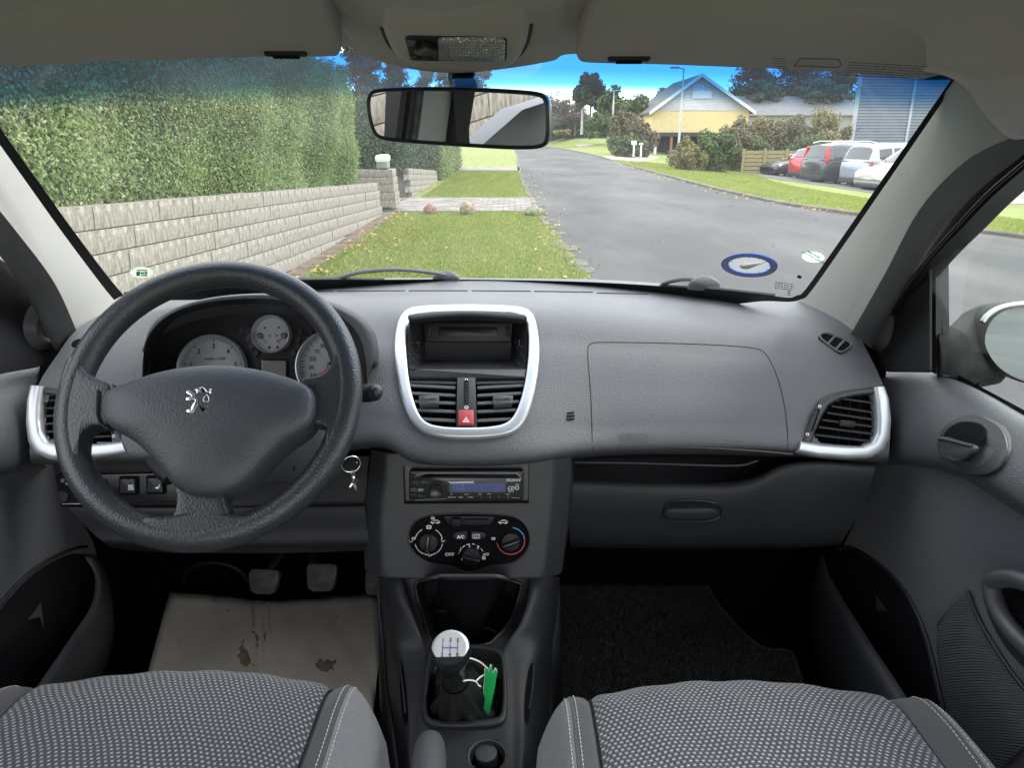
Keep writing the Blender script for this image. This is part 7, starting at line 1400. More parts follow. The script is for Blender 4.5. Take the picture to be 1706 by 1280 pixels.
def seat(label, cx, y0, ztop, wl, wr, wc_, sgn, name='car_seat'):
    """cx centre x, y0 front y, ztop cushion height; wc_ half width of the dotted centre; wl/wr outer half widths"""
    t = thing(name, label, 'car seat', (cx, y0-.25, .3), group='front seats')
    prof = [(-.60, .0), (-.36, .012), (-.22, .006), (-.12, .004), (-.06, .0), (-.025, -.008), (0, -.026), (.014, -.055), (.018, -.10), (.012, -.20), (.0, -.30)]
    prof = [tuple(v) for v in spline([Vector((a, b, 0)) for a, b in prof], 5)]
    def S(x, a, b):   # x offset from seat centre
        e = abs(x)/max(wl, wr); yb = y0-.040*(abs(x)/wc_)**2*.9 if abs(x) < wc_ else y0-.036-.30*(abs(x)-wc_)**1.35*2.2
        ab_ = max(0, abs(x)-wc_); w_ = (wl if x < 0 else wr)-wc_; q = min(1, ab_/w_); bol = .012*math.sin(min(1, q*1.5)*math.pi/2)**1.3*(1-.0) if q > 0 else 0; drop = (.075*max(0, (q-.30)/.70)**2.2)
        cr_n = -.006*(1-min(1, abs(x)/wc_)**2) + (.004 if q == 0 else 0)
        zf = ztop+b+bol*(1 if b > -.02 else max(0, 1+ (b+.02)*12))-drop-cr_n*-1
        pinch = -.006*math.exp(-((abs(x)-wc_)/.006)**2)
        wr_ = .0009*math.sin(x*34+a*22+cx*9)*math.sin(a*41-x*13)+.0012*math.sin(x*90+a*60); zf += wr_*(1 if abs(x) < wc_*.97 else .5)
        return Vector((cx+x+(math.copysign(.01*math.sin(math.pi*min(1, max(0, -b)/.3)), x) if b < 0 else 0)*0, yb+a, zf+pinch))
    def patch(x0, x1, nx, nm, mt, uv=False):
        rows = [[S(x0+(x1-x0)*i/nx, a, b) for i in range(nx+1)] for a, b, _ in prof]; m = M(); m.grid(rows); o = m.obj(nm, mt, t, angle=180)
        if uv:
            me = o.data; l = me.uv_layers.new(name='UVMap'); cum = [0]
            for p, q in zip(prof, prof[1:]): cum.append(cum[-1]+math.hypot(q[0]-p[0], q[1]-p[1]))
            nn = nx+1; uvs = np.zeros(len(me.loops)*2); vi = np.zeros(len(me.loops), dtype=np.int32); me.loops.foreach_get('vertex_index', vi); uu = x0+(x1-x0)*(vi % nn)/nx; vv = np.array(cum)[vi//nn]; uvs[0::2] = uu+.0011*np.sin(vv*38+uu*9)+.0006*np.sin(vv*95); uvs[1::2] = vv+.0013*np.sin(uu*31+vv*17)+.0006*np.sin(uu*80); l.data.foreach_set('uv', uvs)
        return o
    patch(-wc_, wc_, 36, 'centre_panel', M_dots, True)
    for s, w_ in ((-1, wl), (1, wr)):
        ws1 = wc_+(w_-wc_)*.42; ws2 = w_
        patch(s*wc_, s*ws1, 10, 'side_panel', M_bolin if sgn*s < 0 or True else M_bol); bol_o = patch(s*ws1, s*ws2, 16, 'bolster', M_bol)
        rows = [[S(s*ws2, a, b), S(s*ws2, a, b)+Vector((s*.004, 0, -.06)), Vector((cx+s*(ws2+.0), y0+a-.05, .30))] for a, b, _ in prof]; m = M(); m.grid(rows); m.obj('seat_side', M_bol, t, angle=180)
        for off in (-.0055, .0055):
            st_ = M(); n = 0; L2 = [S(s*(ws1+off), a, b)+Vector((0, 0, .0006))+Vector((0, .0004, 0)) for a, b, _ in prof[:42]]; tot = 0
            P2 = []; step = .0062
            for p, q in zip(L2, L2[1:]):
                d = (q-p).length; k = 0
                while tot < d: P2.append((p+(q-p)*(tot/d), (q-p).normalized())); tot += step
                tot -= d
            for p, d in P2: st_.tube([p-d*.0019, p+Vector((0, 0, .0005)), p+d*.0019], .00062, 4)
            st_.obj('stitching', M_stitch, bol_o, kind='stuff', angle=180)
        M().tube([S(s*wc_, a, b)+Vector((0, 0, -.0015)) for a, b, _ in prof], .0022, 6).obj('seam', M_seam, t, angle=180)
        M().tube([S(s*ws1, a, b)+Vector((0, 0, -.0006)) for a, b, _ in prof], .0014, 6).obj('seam', M_bolin, t, angle=180)
    M().box((cx-.2, y0-.5, .27), (cx+.2, y0-.08, .42)).obj('seat_base', M_piano, t); return t
seat('driver seat cushion with a dotted grey centre under the steering wheel', -.350, .812, .600, .262, .252, .186, 1)
seat('passenger seat cushion with a dotted grey centre in front of the glovebox', .352, .800, .594, .252, .275, .186, -1)
# ================================================================== FLOOR THINGS
M_kraft = bpy.data.materials.new('stained_paper'); M_kraft.use_nodes = True; nt = M_kraft.node_tree; b_ = nt.nodes['Principled BSDF']; b_.inputs['Roughness'].default_value = .9; tcn = nt.nodes.new('ShaderNodeTexCoord')
n1 = nt.nodes.new('ShaderNodeTexNoise'); n1.inputs['Scale'].default_value = 9; n1.inputs['Detail'].default_value = 8; nt.links.new(tcn.outputs['Object'], n1.inputs[0]); r1_ = nt.nodes.new('ShaderNodeValToRGB'); r1_.color_ramp.elements[0].position = .3; r1_.color_ramp.elements[0].color = (.74, .65, .56, 1); r1_.color_ramp.elements[1].position = .68; r1_.color_ramp.elements[1].color = (.88, .80, .71, 1); nt.links.new(n1.outputs[0], r1_.inputs[0])
nt.links.new(r1_.outputs[0], b_.inputs['Base Color']); n2 = nt.nodes.new('ShaderNodeTexNoise'); n2.inputs['Scale'].default_value = 14; nt.links.new(tcn.outputs['Object'], n2.inputs[0]); bm_ = nt.nodes.new('ShaderNodeBump'); bm_.inputs['Distance'].default_value = .006; bm_.inputs['Strength'].default_value = .5; nt.links.new(n2.outputs[0], bm_.inputs['Height']); nt.links.new(bm_.outputs[0], b_.inputs['Normal'])
pm2 = thing('paper_mat', 'stained beige paper mat lying on the driver floor below the pedals', 'paper mat', P(450, 1050, Z=.30))
top_e = spline([Vector((x, y, 0)) for x, y in ((282, 988), (330, 991), (390, 996), (432, 1001), (446, 1003), (462, 1000), (520, 996), (580, 993), (628, 989))], 4); bot_e = [Vector((215+(x-282)*1.24 if 0 else 228+(x-282)*1.20, 1190, 0)) for x in [v.x for v in top_e]]; rows = []
for j in range(15):
    t = j/14; rows.append([])
    for k, (a, b) in enumerate(zip(top_e, bot_e)):
        x = a.x+(b.x-a.x)*t; y = a.y+(b.y-a.y)*t
        if x > 600: x = min(x, 633-4*(t > .5)*(t-.5)*10*.6)
        rows[-1].append(P(x, y, Z=.285+.02*(1-t)**2+.0035*math.sin(k*.55+j*.3)+.002*math.sin(k*1.7-j)))
m = M(); m.grid(rows); po = m.obj('paper', M_kraft, pm2, angle=180, solid=.0006); PB = BVHTree.FromPolygons([Vector(v) for v in m.v], m.f)
M_stain = mat('damp_stain', (.34, .27, .20), .8, var=.25, vscale=60, vdet=6); M_stain2 = mat('faint_stain', (.58, .49, .40), .85, var=.15, vscale=60)
def stain(pts, m_, sm=1):
    e = []
    for x, y in chaikin(pts, sm):
        h = PB.ray_cast(CAM, ray(x, y).normalized())
        if h[0] is not None: e.append(h[0]+Vector((0, 0, .0008)))
    if len(e) > 2: M().add([tuple(p) for p in e], [tuple(range(len(e)))]).obj('stain', m_, pm2)
stain([(418, 1054), (424, 1052), (426, 1057), (431, 1060), (432, 1067), (429, 1071), (431, 1078), (427, 1083), (428, 1090), (425, 1096), (429, 1104), (424, 1112), (416, 1107), (410, 1113), (402, 1108), (394, 1112), (390, 1105), (396, 1100), (395, 1092), (401, 1089), (397, 1081), (402, 1076), (403, 1069), (409, 1066), (410, 1059)], M_stain, 0)
stain([(440, 1055), (447, 1052), (448, 1062), (444, 1073), (440, 1066)], M_stain)
stain([(516, 1104), (522, 1099), (529, 1102), (534, 1098), (540, 1104), (546, 1099), (552, 1104), (561, 1099), (559, 1107), (554, 1110), (557, 1118), (549, 1116), (545, 1124), (536, 1119), (528, 1124), (522, 1116), (517, 1117), (519, 1109)], M_stain, 0)
stain([(418, 1010), (424, 1008), (426, 1040), (422, 1050), (419, 1030)], M_stain2)
for x, y in ((359, 1000), (380, 1018), (345, 1030), (300, 1070), (266, 1062), (560, 1028)): stain([(x-2, y), (x, y-3), (x+2, y), (x, y+3)], M_stain, 1)
# pedals
M_ped = mat('pedal_rubber', (.19, .19, .18), .6, var=.3, vscale=60, bump=('noise', 300, .3, .001))
def pedal(pts, Y, name, label, arm):
    pl = Pl(P(sum(p[0] for p in pts)/len(pts), sum(p[1] for p in pts)/len(pts), Y=Y), 30); t = thing(name, label, 'pedal', pl.o, group='pedals'); o2 = rnd(poly(pl, pts), .008); M().slab(o2, pl, -.012, .004, .003, True).obj('pad', M_ped, t)
    us = [p[0] for p in o2]; vs = [p[1] for p in o2]
    for k in range(8):
        v = min(vs)+.008+(max(vs)-min(vs)-.016)*k/7; M().slab(rect((max(us)-min(us))*.86, .0022, ((max(us)+min(us))/2, v), .001), pl, .003, .0062, .0008).obj('tread_rib', M_ped, t)
    M().tube([P(x, y, Y=z) for x, y, z in arm], .009, 8).obj('arm', M_black, t)
pedal([(420, 948), (462, 950), (466, 958), (460, 985), (452, 991), (424, 990), (416, 980), (415, 956)], 1.36, 'clutch_pedal', 'worn ribbed clutch pedal, leftmost of the pedals', [(446, 955, 1.375), (466, 925, 1.40), (480, 890, 1.45)])
pedal([(514, 940), (556, 940), (562, 946), (558, 976), (550, 986), (520, 986), (512, 978), (511, 948)], 1.36, 'brake_pedal', 'smooth worn brake pedal in the middle above the paper mat', [(528, 945, 1.375), (518, 925, 1.40), (512, 890, 1.45)])
pedal([(610, 948), (632, 946), (634, 960), (632, 992), (612, 992), (608, 980)], 1.36, 'accelerator_pedal', 'narrow accelerator pedal against the tunnel console', [(620, 950, 1.375), (622, 925, 1.40), (625, 890, 1.45)])
q = P(350, 985, Z=.33); M().tube([q+Vector((.07*math.cos(a), .03, .05*math.sin(a))) for a in [math.pi*k/16 for k in range(17)]], .004, 6).obj('footrest', M_black, shell)
# passenger carpet mat with pile
cm = thing('floor_mat', 'black fleecy carpet mat on the passenger floor', 'floor mat', P(1080, 1050, Z=.275)); mo2 = chaikin([(900, 964), (1060, 970), (1160, 978), (1182, 990), (1190, 1012), (1206, 1030), (1240, 1070), (1275, 1095), (1312, 1092), (1325, 1110), (1345, 1190), (1345, 1240), (890, 1240), (925, 1150), (918, 1050)], 2)
e = [P(x, y, Z=.272) for x, y in mo2]; e2 = [p+Vector((0, 0, .012)) for p in e]; c = sum(e2, Vector())/len(e2); m = M(); m.skin([e, e2, [p+(c-p)*.03+Vector((0, 0, .003)) for p in e2], [p+(c-p)*.5 for p in e2]], False, True); M_pile = mat('carpet_pile_base', (.03, .03, .032), 1, bump=('noise', 350, 1, .006), var=.6, vscale=300); m.obj('mat_body', M_pile, cm, angle=60)
M().tube([p+Vector((0, 0, .001)) for p in e2], .004, 6, closed=True).obj('mat_edging', mat('mat_binding', (.07, .07, .075), .7), cm, angle=180)
k = 60000; bx0, bx1 = min(p.x for p in e), max(p.x for p in e); by0, by1 = min(p.y for p in e), max(p.y for p in e); pg = [(p.x, p.y) for p in e]; X = np.stack([bx0+(bx1-bx0)*rng.random(k), by0+(by1-by0)*rng.random(k)], 1)
msk = np.zeros(k, bool); x_, y_ = X[:, 0], X[:, 1]
for i in range(len(pg)):
    (x1, y1), (x2, y2) = pg[i-1], pg[i]; cnd = ((y1 > y_) != (y2 > y_)) & (x_ < (x2-x1)*(y_-y1)/((y2-y1) if y2 != y1 else 1e-9)+x1); msk ^= cnd
X = X[msk]; n = len(X); a = rng.random(n)*6.28; zz = .283; hh = .006+.005*rng.random(n); dx = np.cos(a)*.0010; dy = np.sin(a)*.0010; ln = rng.normal(size=(n, 2))*.005
V = np.stack([np.stack([X[:, 0]-dx, X[:, 1]-dy, np.full(n, zz)], 1), np.stack([X[:, 0]+dx, X[:, 1]+dy, np.full(n, zz)], 1), np.stack([X[:, 0]+ln[:, 0], X[:, 1]+ln[:, 1], zz+hh], 1)], 1).reshape(-1, 3)
mesh_np('pile', V-np.array([tuple(org(cm))]), np.arange(3*n).reshape(n, 3), island_mat('pile_fibres', [(.02, .02, .022), (.06, .06, .065), (.16, .16, .17)], .9, 0), cm, kind='stuff')
# ================================================================== DOORS
M_pock = mat('pocket_plastic', (.062, .063, .070), .42, spec=.5, bump=GRAIN)
M_door = mat('door_plastic', (.060, .062, .070), .40, spec=.5, bump=(('vor', 560, .5, .0012), ('noise', 1300, .2, .0006)), var=.06, vscale=9)
door_r = thing('car_door', 'passenger door with black trim, oval handle recess and ribbed fabric inlay', 'car door', (.72, .9, .3), group='front doors'); door_l = thing('car_door', 'driver door with black trim and a deep pocket, cut by the left picture edge', 'car door', (-.72, .9, .3), group='front doors')
up = PG3([[(1474, 612, .735), (1540, 616, .74), (1600, 636, .742), (1650, 660, .742), (1706, 692, .742), (1800, 742, .742)],
          [(1467, 622, .705), (1540, 622, .715), (1600, 643, .72), (1650, 668, .72), (1706, 700, .72), (1800, 752, .72)],
          [(1474, 645, .69), (1540, 645, .695), (1600, 668, .697), (1650, 694, .697), (1706, 728, .697), (1800, 784, .697)],
          [(1484, 690, .672), (1545, 696, .672), (1600, 718, .672), (1650, 745, .672), (1706, 782, .672), (1800, 842, .672)],
          [(1486, 735, .664), (1545, 742, .660), (1600, 762, .660), (1650, 792, .660), (1706, 832, .660), (1800, 892, .660)],
          [(1480, 764, .668), (1540, 770, .664), (1600, 786, .664), (1650, 814, .664), (1706, 852, .664), (1800, 912, .664)],
          [(1478, 774, .69), (1540, 779, .688), (1600, 796, .686), (1650, 824, .686), (1706, 862, .686), (1800, 922, .686)]], 'X')
for r in up: r.append(Vector((r[-1].x, .35, r[-1].z))); r.append(Vector((r[-1].x, .0, r[-1].z)))
m = M(); m.grid(ctrl_grid(up, 8, 8)); m.obj('upper_trim', M_door, door_r, angle=180)
UB = BVHTree.FromPolygons([Vector(v) for v in m.v], m.f)
lo = PG3([[(1455, 768, .70), (1540, 774, .694), (1600, 790, .69), (1650, 818, .69), (1706, 856, .69), (1830, 930, .69)],
          [(1452, 800, .70), (1540, 806, .692), (1600, 824, .688), (1650, 850, .688), (1706, 888, .688), (1830, 970, .688)],
          [(1420, 880, .70), (1520, 890, .692), (1600, 910, .686), (1650, 930, .684), (1706, 950, .684), (1830, 1030, .684)],
          [(1385, 960, .70), (1490, 990, .695), (1590, 1010, .69), (1650, 1030, .686), (1706, 1060, .686), (1830, 1120, .686)],
          [(1370, 1100, .70), (1470, 1120, .70), (1580, 1140, .695), (1650, 1160, .69), (1706, 1180, .69), (1830, 1240, .69)],
          [(1370, 1300, .70), (1470, 1320, .70), (1580, 1340, .70), (1650, 1350, .70), (1706, 1360, .70), (1830, 1400, .70)]], 'X')
for r in lo: r.append(Vector((r[-1].x, .35, r[-1].z))); r.append(Vector((r[-1].x, .0, r[-1].z)))
m = M(); m.grid(ctrl_grid(lo, 6, 6)); m.obj('door_card', M_cardfab, door_r, angle=180); LB = BVHTree.FromPolygons([Vector(v) for v in m.v], m.f)
def hitb(B, px, py, off=0):
    d = ray(px, py).normalized(); h = B.ray_cast(CAM, d)
    if h[0] is None: return None, None
    n = h[1] if h[1].dot(d) < 0 else -h[1]; return h[0]+n*off, n
def patch_on(B, pts, off, mt, name, parent, th=.003, sm=2, fallX=.69):
    e = []; nn = Vector((-1 if fallX > 0 else 1, 0, 0))
    for x, y in chaikin(pts, sm):
        h, n = hitb(B, x, y, off); e.append(h if h is not None else P(x, y, X=fallX)+nn*off)
    c = sum(e, Vector())/len(e); m = M(); m.skin([[p-nn*th for p in e], e, [p+(c-p)*.04+nn*.0008 for p in e]], False, True); return m.obj(name, mt, parent, angle=50), e
# handle
o, e = patch_on(UB, [(1569, 745), (1572, 722), (1590, 702), (1612, 697), (1640, 700), (1668, 716), (1679, 740), (1678, 765), (1662, 788), (1640, 793), (1612, 788), (1585, 778), (1572, 762)], .005, M_soft, 'handle_bezel', door_r, .01, fallX=.665)
o2, e = patch_on(UB, [(1576, 745), (1580, 722), (1600, 708), (1620, 707), (1640, 712), (1648, 725), (1640, 745), (1630, 762), (1618, 772), (1600, 768), (1582, 760)], .0065, M_piano, 'handle_recess', door_r, .001, fallX=.665)
hpn = Pl(UB.ray_cast(CAM, ray(1602, 752).normalized())[0], 20, -90)
_, e = patch_on(UB, [(1577, 738), (1582, 733), (1592, 737), (1620, 746), (1636, 751), (1632, 760), (1618, 772), (1600, 769), (1582, 760), (1576, 748)], .013, M_soft, 'inner_handle', door_r, .008, fallX=.665)
M().tube(spline([p for p in [hitb(UB, x, y, .014)[0] for x, y in ((1579, 737), (1592, 739), (1618, 747), (1634, 752))]], 5), .0022, 8).obj('handle_edge', M_soft, door_r)
def rim_tube(pts, off, r, mt, name, B, parent, closed=True, fallX=.665):
    e = []
    for x, y in (chaikin(pts, 2, closed)):
        h, n = hitb(B, x, y, off); e.append(h if h is not None else P(x, y, X=fallX))
    return M().tube(e, r, 7, closed=closed).obj(name, mt, parent, angle=180)
rim_tube([(1569, 745), (1572, 722), (1590, 702), (1612, 697), (1640, 700), (1668, 716), (1679, 740), (1678, 765), (1662, 788), (1640, 793), (1612, 788), (1585, 778), (1572, 762)], .003, .0022, M_gloss, 'bezel_rim', UB, door_r)
# door pocket
patch_on(LB, [(1378, 935), (1392, 916), (1412, 913), (1440, 925), (1480, 955), (1515, 1000), (1540, 1060), (1556, 1130), (1572, 1200), (1585, 1290), (1480, 1290), (1420, 1150), (1385, 1040)], .002, M_gloss, 'pocket_opening', door_r, .001, fallX=.695)
rim_tube([(1395, 914), (1420, 912), (1450, 928), (1490, 960), (1524, 1005), (1548, 1062), (1564, 1130), (1580, 1200), (1592, 1290)], .003, .003, M_soft, 'pocket_seam', LB, door_r, False, .695)
pw_ = PG3([[(1374, 926, .690), (1382, 960, .668), (1410, 1010, .65), (1452, 1078, .635), (1500, 1150, .625), (1545, 1225, .62), (1590, 1300, .62)],
           [(1368, 930, .688), (1374, 962, .660), (1400, 1012, .64), (1442, 1082, .622), (1488, 1156, .612), (1532, 1235, .605), (1575, 1310, .605)],
           [(1364, 940, .690), (1366, 972, .660), (1388, 1022, .64), (1428, 1092, .622), (1472, 1168, .612), (1515, 1250, .605), (1560, 1325, .605)],
           [(1358, 965, .70), (1357, 1000, .675), (1368, 1052, .655), (1398, 1120, .64), (1440, 1200, .63), (1480, 1285, .62), (1520, 1360, .62)],
           [(1356, 990, .71), (1352, 1030, .69), (1360, 1090, .68), (1385, 1170, .67), (1420, 1260, .66), (1460, 1340, .65), (1500, 1420, .65)]], 'X')
m = M(); m.grid(ctrl_grid(pw_, 6, 7)); m.obj('pocket_wall', M_pock, door_r, angle=180, solid=.003)
q = P(1463, 1010, X=.69); m = M(); m.add([hitb(LB, 1463, 992, .0035)[0] or P(1463, 992, X=.69), hitb(LB, 1484, 1020, .0035)[0] or q, hitb(LB, 1464, 1018, .0035)[0] or q], [(0, 1, 2)]); m.obj('pocket_tab', M_pock, door_r)
# ribbed fabric inlay
_, e = patch_on(LB, [(1560, 1048), (1580, 1020), (1616, 985), (1621, 986), (1630, 1020), (1650, 1060), (1690, 1120), (1750, 1190), (1760, 1210), (1660, 1290), (1600, 1290), (1580, 1180)], .0035, mat('inlay_base', (.010, .010, .012), .9), 'fabric_inlay', door_r, .001, 1, .69)
def rib_line(y0, xa, xb):
    pts = []
    for k in range(7):
        x = xa+(xb-xa)*k/6; y = y0+5*math.sin(math.pi*k/6)*-1+(x-1620)*.0; h, n = hitb(LB, x, y, .0045)
        if h is not None: pts.append(h)
    return pts
edgeL = lambda y: np.interp(y, [988, 1020, 1050, 1180, 1290], [1614, 1582, 1563, 1580, 1600]); edgeR = lambda y: np.interp(y, [988, 1020, 1060, 1120, 1190, 1215, 1290], [1620, 1629, 1649, 1688, 1744, 1750, 1662])
y = 990
while y < 1286:
    p = rib_line(y, edgeL(y)+2, min(edgeR(y)-2, 1725))
    if len(p) > 2: M().tube(p, .00125, 4, False).obj('inlay_rib', mat_rib, door_r, angle=180) if 'mat_rib' in globals() else None
    if 'mat_rib' not in globals(): mat_rib = mat('ribbed_fabric', (.062, .063, .072), .9, sheen=.2, bump=('noise', 1500, .6, .0006)); continue
    y += 4.6
rim_tube([(1620, 985), (1633, 1022), (1653, 1060), (1692, 1120), (1730, 1165)], .006, .0022, M_soft, 'inlay_piping', LB, door_r, False, .69)
# grab handle ring
gh_ = M(); path = [(1652, 985), (1652, 970), (1668, 964), (1700, 966), (1740, 985), (1790, 1050), (1810, 1110), (1780, 1125), (1730, 1095), (1690, 1058), (1664, 1020)]
e = [P(x, y, X=.650) for x, y in chaikin(path, 2)]; gh_.tube(e, .011, 10, closed=True); gh_.obj('grab_handle', M_pock, door_r, angle=180)
m = M(); c = sum(e, Vector())/len(e); m.skin([[p+Vector((.012, 0, 0)) for p in e], [p+(c-p)*.5+Vector((.03, 0, 0)) for p in e]], False, True); m.obj('grab_hollow', M_piano, door_r)
_, e = patch_on(LB, [(1636, 975), (1660, 955), (1700, 950), (1760, 975), (1820, 1040), (1830, 1130), (1760, 1150), (1700, 1105), (1660, 1050)], .004, M_soft, 'armrest_surround', door_r, .001, 2, .688)
# speaker / mirror triangle
def tri_panel(pts, X, parent, tw, ring, sgn):
    pl = Pl((X, 1.0, 1.0), 0, -90 if sgn > 0 else 90); o2 = poly(pl, pts, 0); o2 = rnd(o2, .006, 3); m = M(); m.slab(o2, pl, -.004, .0, .002, True); m.obj('corner_trim', M_black, parent, angle=50)
    t2 = resample(chaikin(poly(pl, tw), 2), 40); m = M(); o = t2 if area(t2) > 0 else t2[::-1]; c = (sum(p[0] for p in o)/len(o), sum(p[1] for p in o)/len(o)); f = lambda s: [(c[0]+(u-c[0])*s, c[1]+(v-c[1])*s) for u, v in o]
    m.skin([[pl.p(u, v, w) for u, v in f(s)] for s, w in ((1.9, -.004), (1.55, .003), (1.25, .011), (1.1, .0135), (1.0, .013), (.93, .010), (.5, .0105), (.1, .0105))], False, True); m.obj('tweeter_pod', M_pock, parent, angle=180)
    i_ = f(.92); m = M(); m.tube([pl.p(u, v, .0115) for u, v in f(.97)], .0008, 5, closed=True); m.obj('tweeter_ring', M_soft, parent, angle=180); return pl
tri_panel([(1440, 574), (1456, 530), (1478, 490), (1505, 455), (1535, 428), (1548, 424), (1548, 621), (1476, 620), (1462, 604)], .675, door_r, [(1453, 552), (1459, 532), (1468, 526), (1478, 530), (1480, 546), (1474, 566), (1464, 572), (1452, 565)], None, 1)
tri_panel([(118, 566), (92, 520), (56, 476), (20, 444), (-30, 410), (-60, 640), (10, 622), (66, 612), (88, 596)], -.675, door_l, [(82, 556), (76, 534), (66, 522), (56, 524), (48, 544), (54, 562), (66, 570), (80, 566)], None, -1)
# window frame right: upright bar and slanted top
M().skin([[(.712, y, .90) for y in ()] for k in ()]) if False else None
ua, ub = P(1560, 622, X=.715), P(1560, 418, X=.695); M().skin([[p+Vector((dx, dy, 0)) for dx, dy in ((-.004, -.006), (.012, -.006), (.012, .022), (-.004, .022))] for p in (ua, ub)], True, True).obj('window_upright', M_rubber, door_r)
ua, ub = P(1571, 626, X=.722), P(1569, 430, X=.705); M().skin([[p+Vector((dx, dy, 0)) for dx, dy in ((-.002, -.004), (.008, -.004), (.008, .008), (-.002, .008))] for p in (ua, ub)], True, True).obj('glass_channel', M_rubber, door_r)
ribbon([(1440, 556, .672), (1456, 498, .672), (1486, 446, .670), (1528, 394, .664), (1572, 338, .655), (1622, 284, .645), (1702, 218, .630)], [(1464, 572, .672), (1484, 524, .672), (1515, 480, .670), (1557, 428, .664), (1601, 382, .655), (1651, 330, .645), (1722, 268, .630)], .03, M_gloss, 'window_frame', door_r, mode='X', bulge=.004, dirv=Vector((-1, 0, 0)))
M().tube(spline([P(x, y, X=z) for x, y, z in ((1476, 520, .668), (1509, 474, .664), (1551, 424, .658), (1597, 374, .649), (1646, 322, .639), (1720, 259, .624))], 5), .0022, 6).obj('frame_seam', M_soft, door_r, angle=180)
Mg = bpy.data.materials.new('side_glass'); Mg.use_nodes = True; nt = Mg.node_tree; nt.nodes.clear(); o_ = nt.nodes.new('ShaderNodeOutputMaterial'); t_ = nt.nodes.new('ShaderNodeBsdfTransparent'); t_.inputs[0].default_value = (.93, .96, .94, 1); g_ = nt.nodes.new('ShaderNodeBsdfGlossy'); g_.inputs['Roughness'].default_value = .02; x_ = nt.nodes.new('ShaderNodeMixShader'); x_.inputs[0].default_value = .04; nt.links.new(t_.outputs[0], x_.inputs[1]); nt.links.new(g_.outputs[0], x_.inputs[2]); nt.links.new(x_.outputs[0], o_.inputs[0])
M().add([(.735, .0, .88), (.735, 1.06, .88), (.72, 1.06, 1.08), (.655, .62, 1.36), (.655, .0, 1.36)], [(0, 1, 2, 3, 4)]).obj('window_glass', Mg, door_r)
M().box((.725, -.4, .25), (.80, .0, 1.0)).obj('door_rear_edge', M_black, door_r); M().add([(.745, 0, .25), (.745, 1.5, .25), (.745, 1.5, .905), (.745, 0, .905)], [(0, 1, 2, 3)]).obj('door_shell', M_piano, door_r); M().add([(-.745, -.1, .25), (-.745, 1.5, .25), (-.745, 1.5, .905), (-.745, -.1, .905)], [(0, 1, 2, 3)]).obj('door_shell', M_piano, door_l)
# ---- left door
ul = PG3([[(64, 606, -.735), (20, 612, -.74), (-20, 620, -.742), (-90, 640, -.742)], [(66, 614, -.705), (20, 620, -.715), (-20, 629, -.72), (-90, 650, -.72)], [(62, 645, -.69), (20, 650, -.695), (-20, 660, -.697), (-90, 684, -.697)],
          [(48, 700, -.672), (15, 704, -.672), (-20, 714, -.672), (-90, 742, -.672)], [(50, 745, -.664), (15, 752, -.660), (-20, 762, -.660), (-90, 790, -.660)], [(70, 772, -.668), (20, 781, -.664), (-20, 789, -.664), (-90, 815, -.664)], [(78, 780, -.70), (20, 790, -.69), (-20, 799, -.69), (-90, 826, -.69)]], 'X')
for r in ul: r.append(Vector((r[-1].x, .35, r[-1].z))); r.append(Vector((r[-1].x, .0, r[-1].z)))
m = M(); m.grid(ctrl_grid(ul, 8, 8)); m.obj('upper_trim', M_door, door_l, angle=180, solid=.003)
ll = PG3([[(100, 770, -.71), (40, 780, -.70), (-20, 794, -.69), (-90, 820, -.69)], [(118, 840, -.71), (60, 850, -.70), (-20, 860, -.69), (-90, 885, -.69)], [(160, 920, -.71), (90, 930, -.70), (-20, 950, -.69), (-110, 980, -.69)], [(170, 1050, -.72), (90, 1070, -.71), (-20, 1090, -.70), (-130, 1120, -.70)], [(140, 1250, -.72), (60, 1280, -.71), (-40, 1310, -.70), (-150, 1340, -.70)]], 'X')
for r in ll: r.append(Vector((r[-1].x, .35, r[-1].z))); r.append(Vector((r[-1].x, .0, r[-1].z)))
m = M(); m.grid(ctrl_grid(ll, 6, 6)); m.obj('door_card', M_cardfab, door_l, angle=180); LL = BVHTree.FromPolygons([Vector(v) for v in m.v], m.f)
patch_on(LL, [(150, 930), (125, 920), (80, 938), (40, 968), (0, 1015), (-30, 1060), (-60, 1200), (60, 1200), (110, 1100), (160, 1000), (162, 955)], .002, M_gloss, 'pocket_opening', door_l, .001, fallX=-.70)
rim_tube([(142, 912), (122, 914), (80, 930), (38, 960), (-5, 1008), (-40, 1060)], .003, .003, M_soft, 'pocket_seam', LL, door_l, False, -.70)
pl_ = PG3([[(142, 928, -.70), (158, 962, -.68), (152, 1008, -.665), (118, 1062, -.65), (84, 1112, -.64), (48, 1165, -.635), (10, 1230, -.635)],
           [(152, 926, -.695), (166, 962, -.672), (162, 1010, -.655), (130, 1066, -.64), (96, 1118, -.628), (60, 1172, -.622), (22, 1238, -.622)],
           [(162, 932, -.695), (175, 968, -.672), (172, 1018, -.655), (144, 1076, -.64), (112, 1128, -.628), (76, 1182, -.622), (38, 1248, -.622)],
           [(174, 950, -.71), (184, 985, -.69), (186, 1035, -.675), (170, 1092, -.665), (142, 1140, -.655), (110, 1200, -.65), (80, 1270, -.65)],
           [(180, 965, -.73), (188, 1010, -.715), (190, 1060, -.70), (178, 1110, -.69), (152, 1165, -.68), (120, 1230, -.68), (95, 1300, -.68)]], 'X')
m = M(); m.grid(ctrl_grid(pl_, 6, 7)); m.obj('pocket_wall', M_pock, door_l, angle=180, solid=.003)
m = M(); m.add([P(68, 1004, X=-.695), P(46, 1034, X=-.695), P(66, 1028, X=-.695), P(74, 1050, X=-.695)], [(0, 1, 2), (0, 2, 3)]); m.obj('pocket_tab', M_pock, door_l)
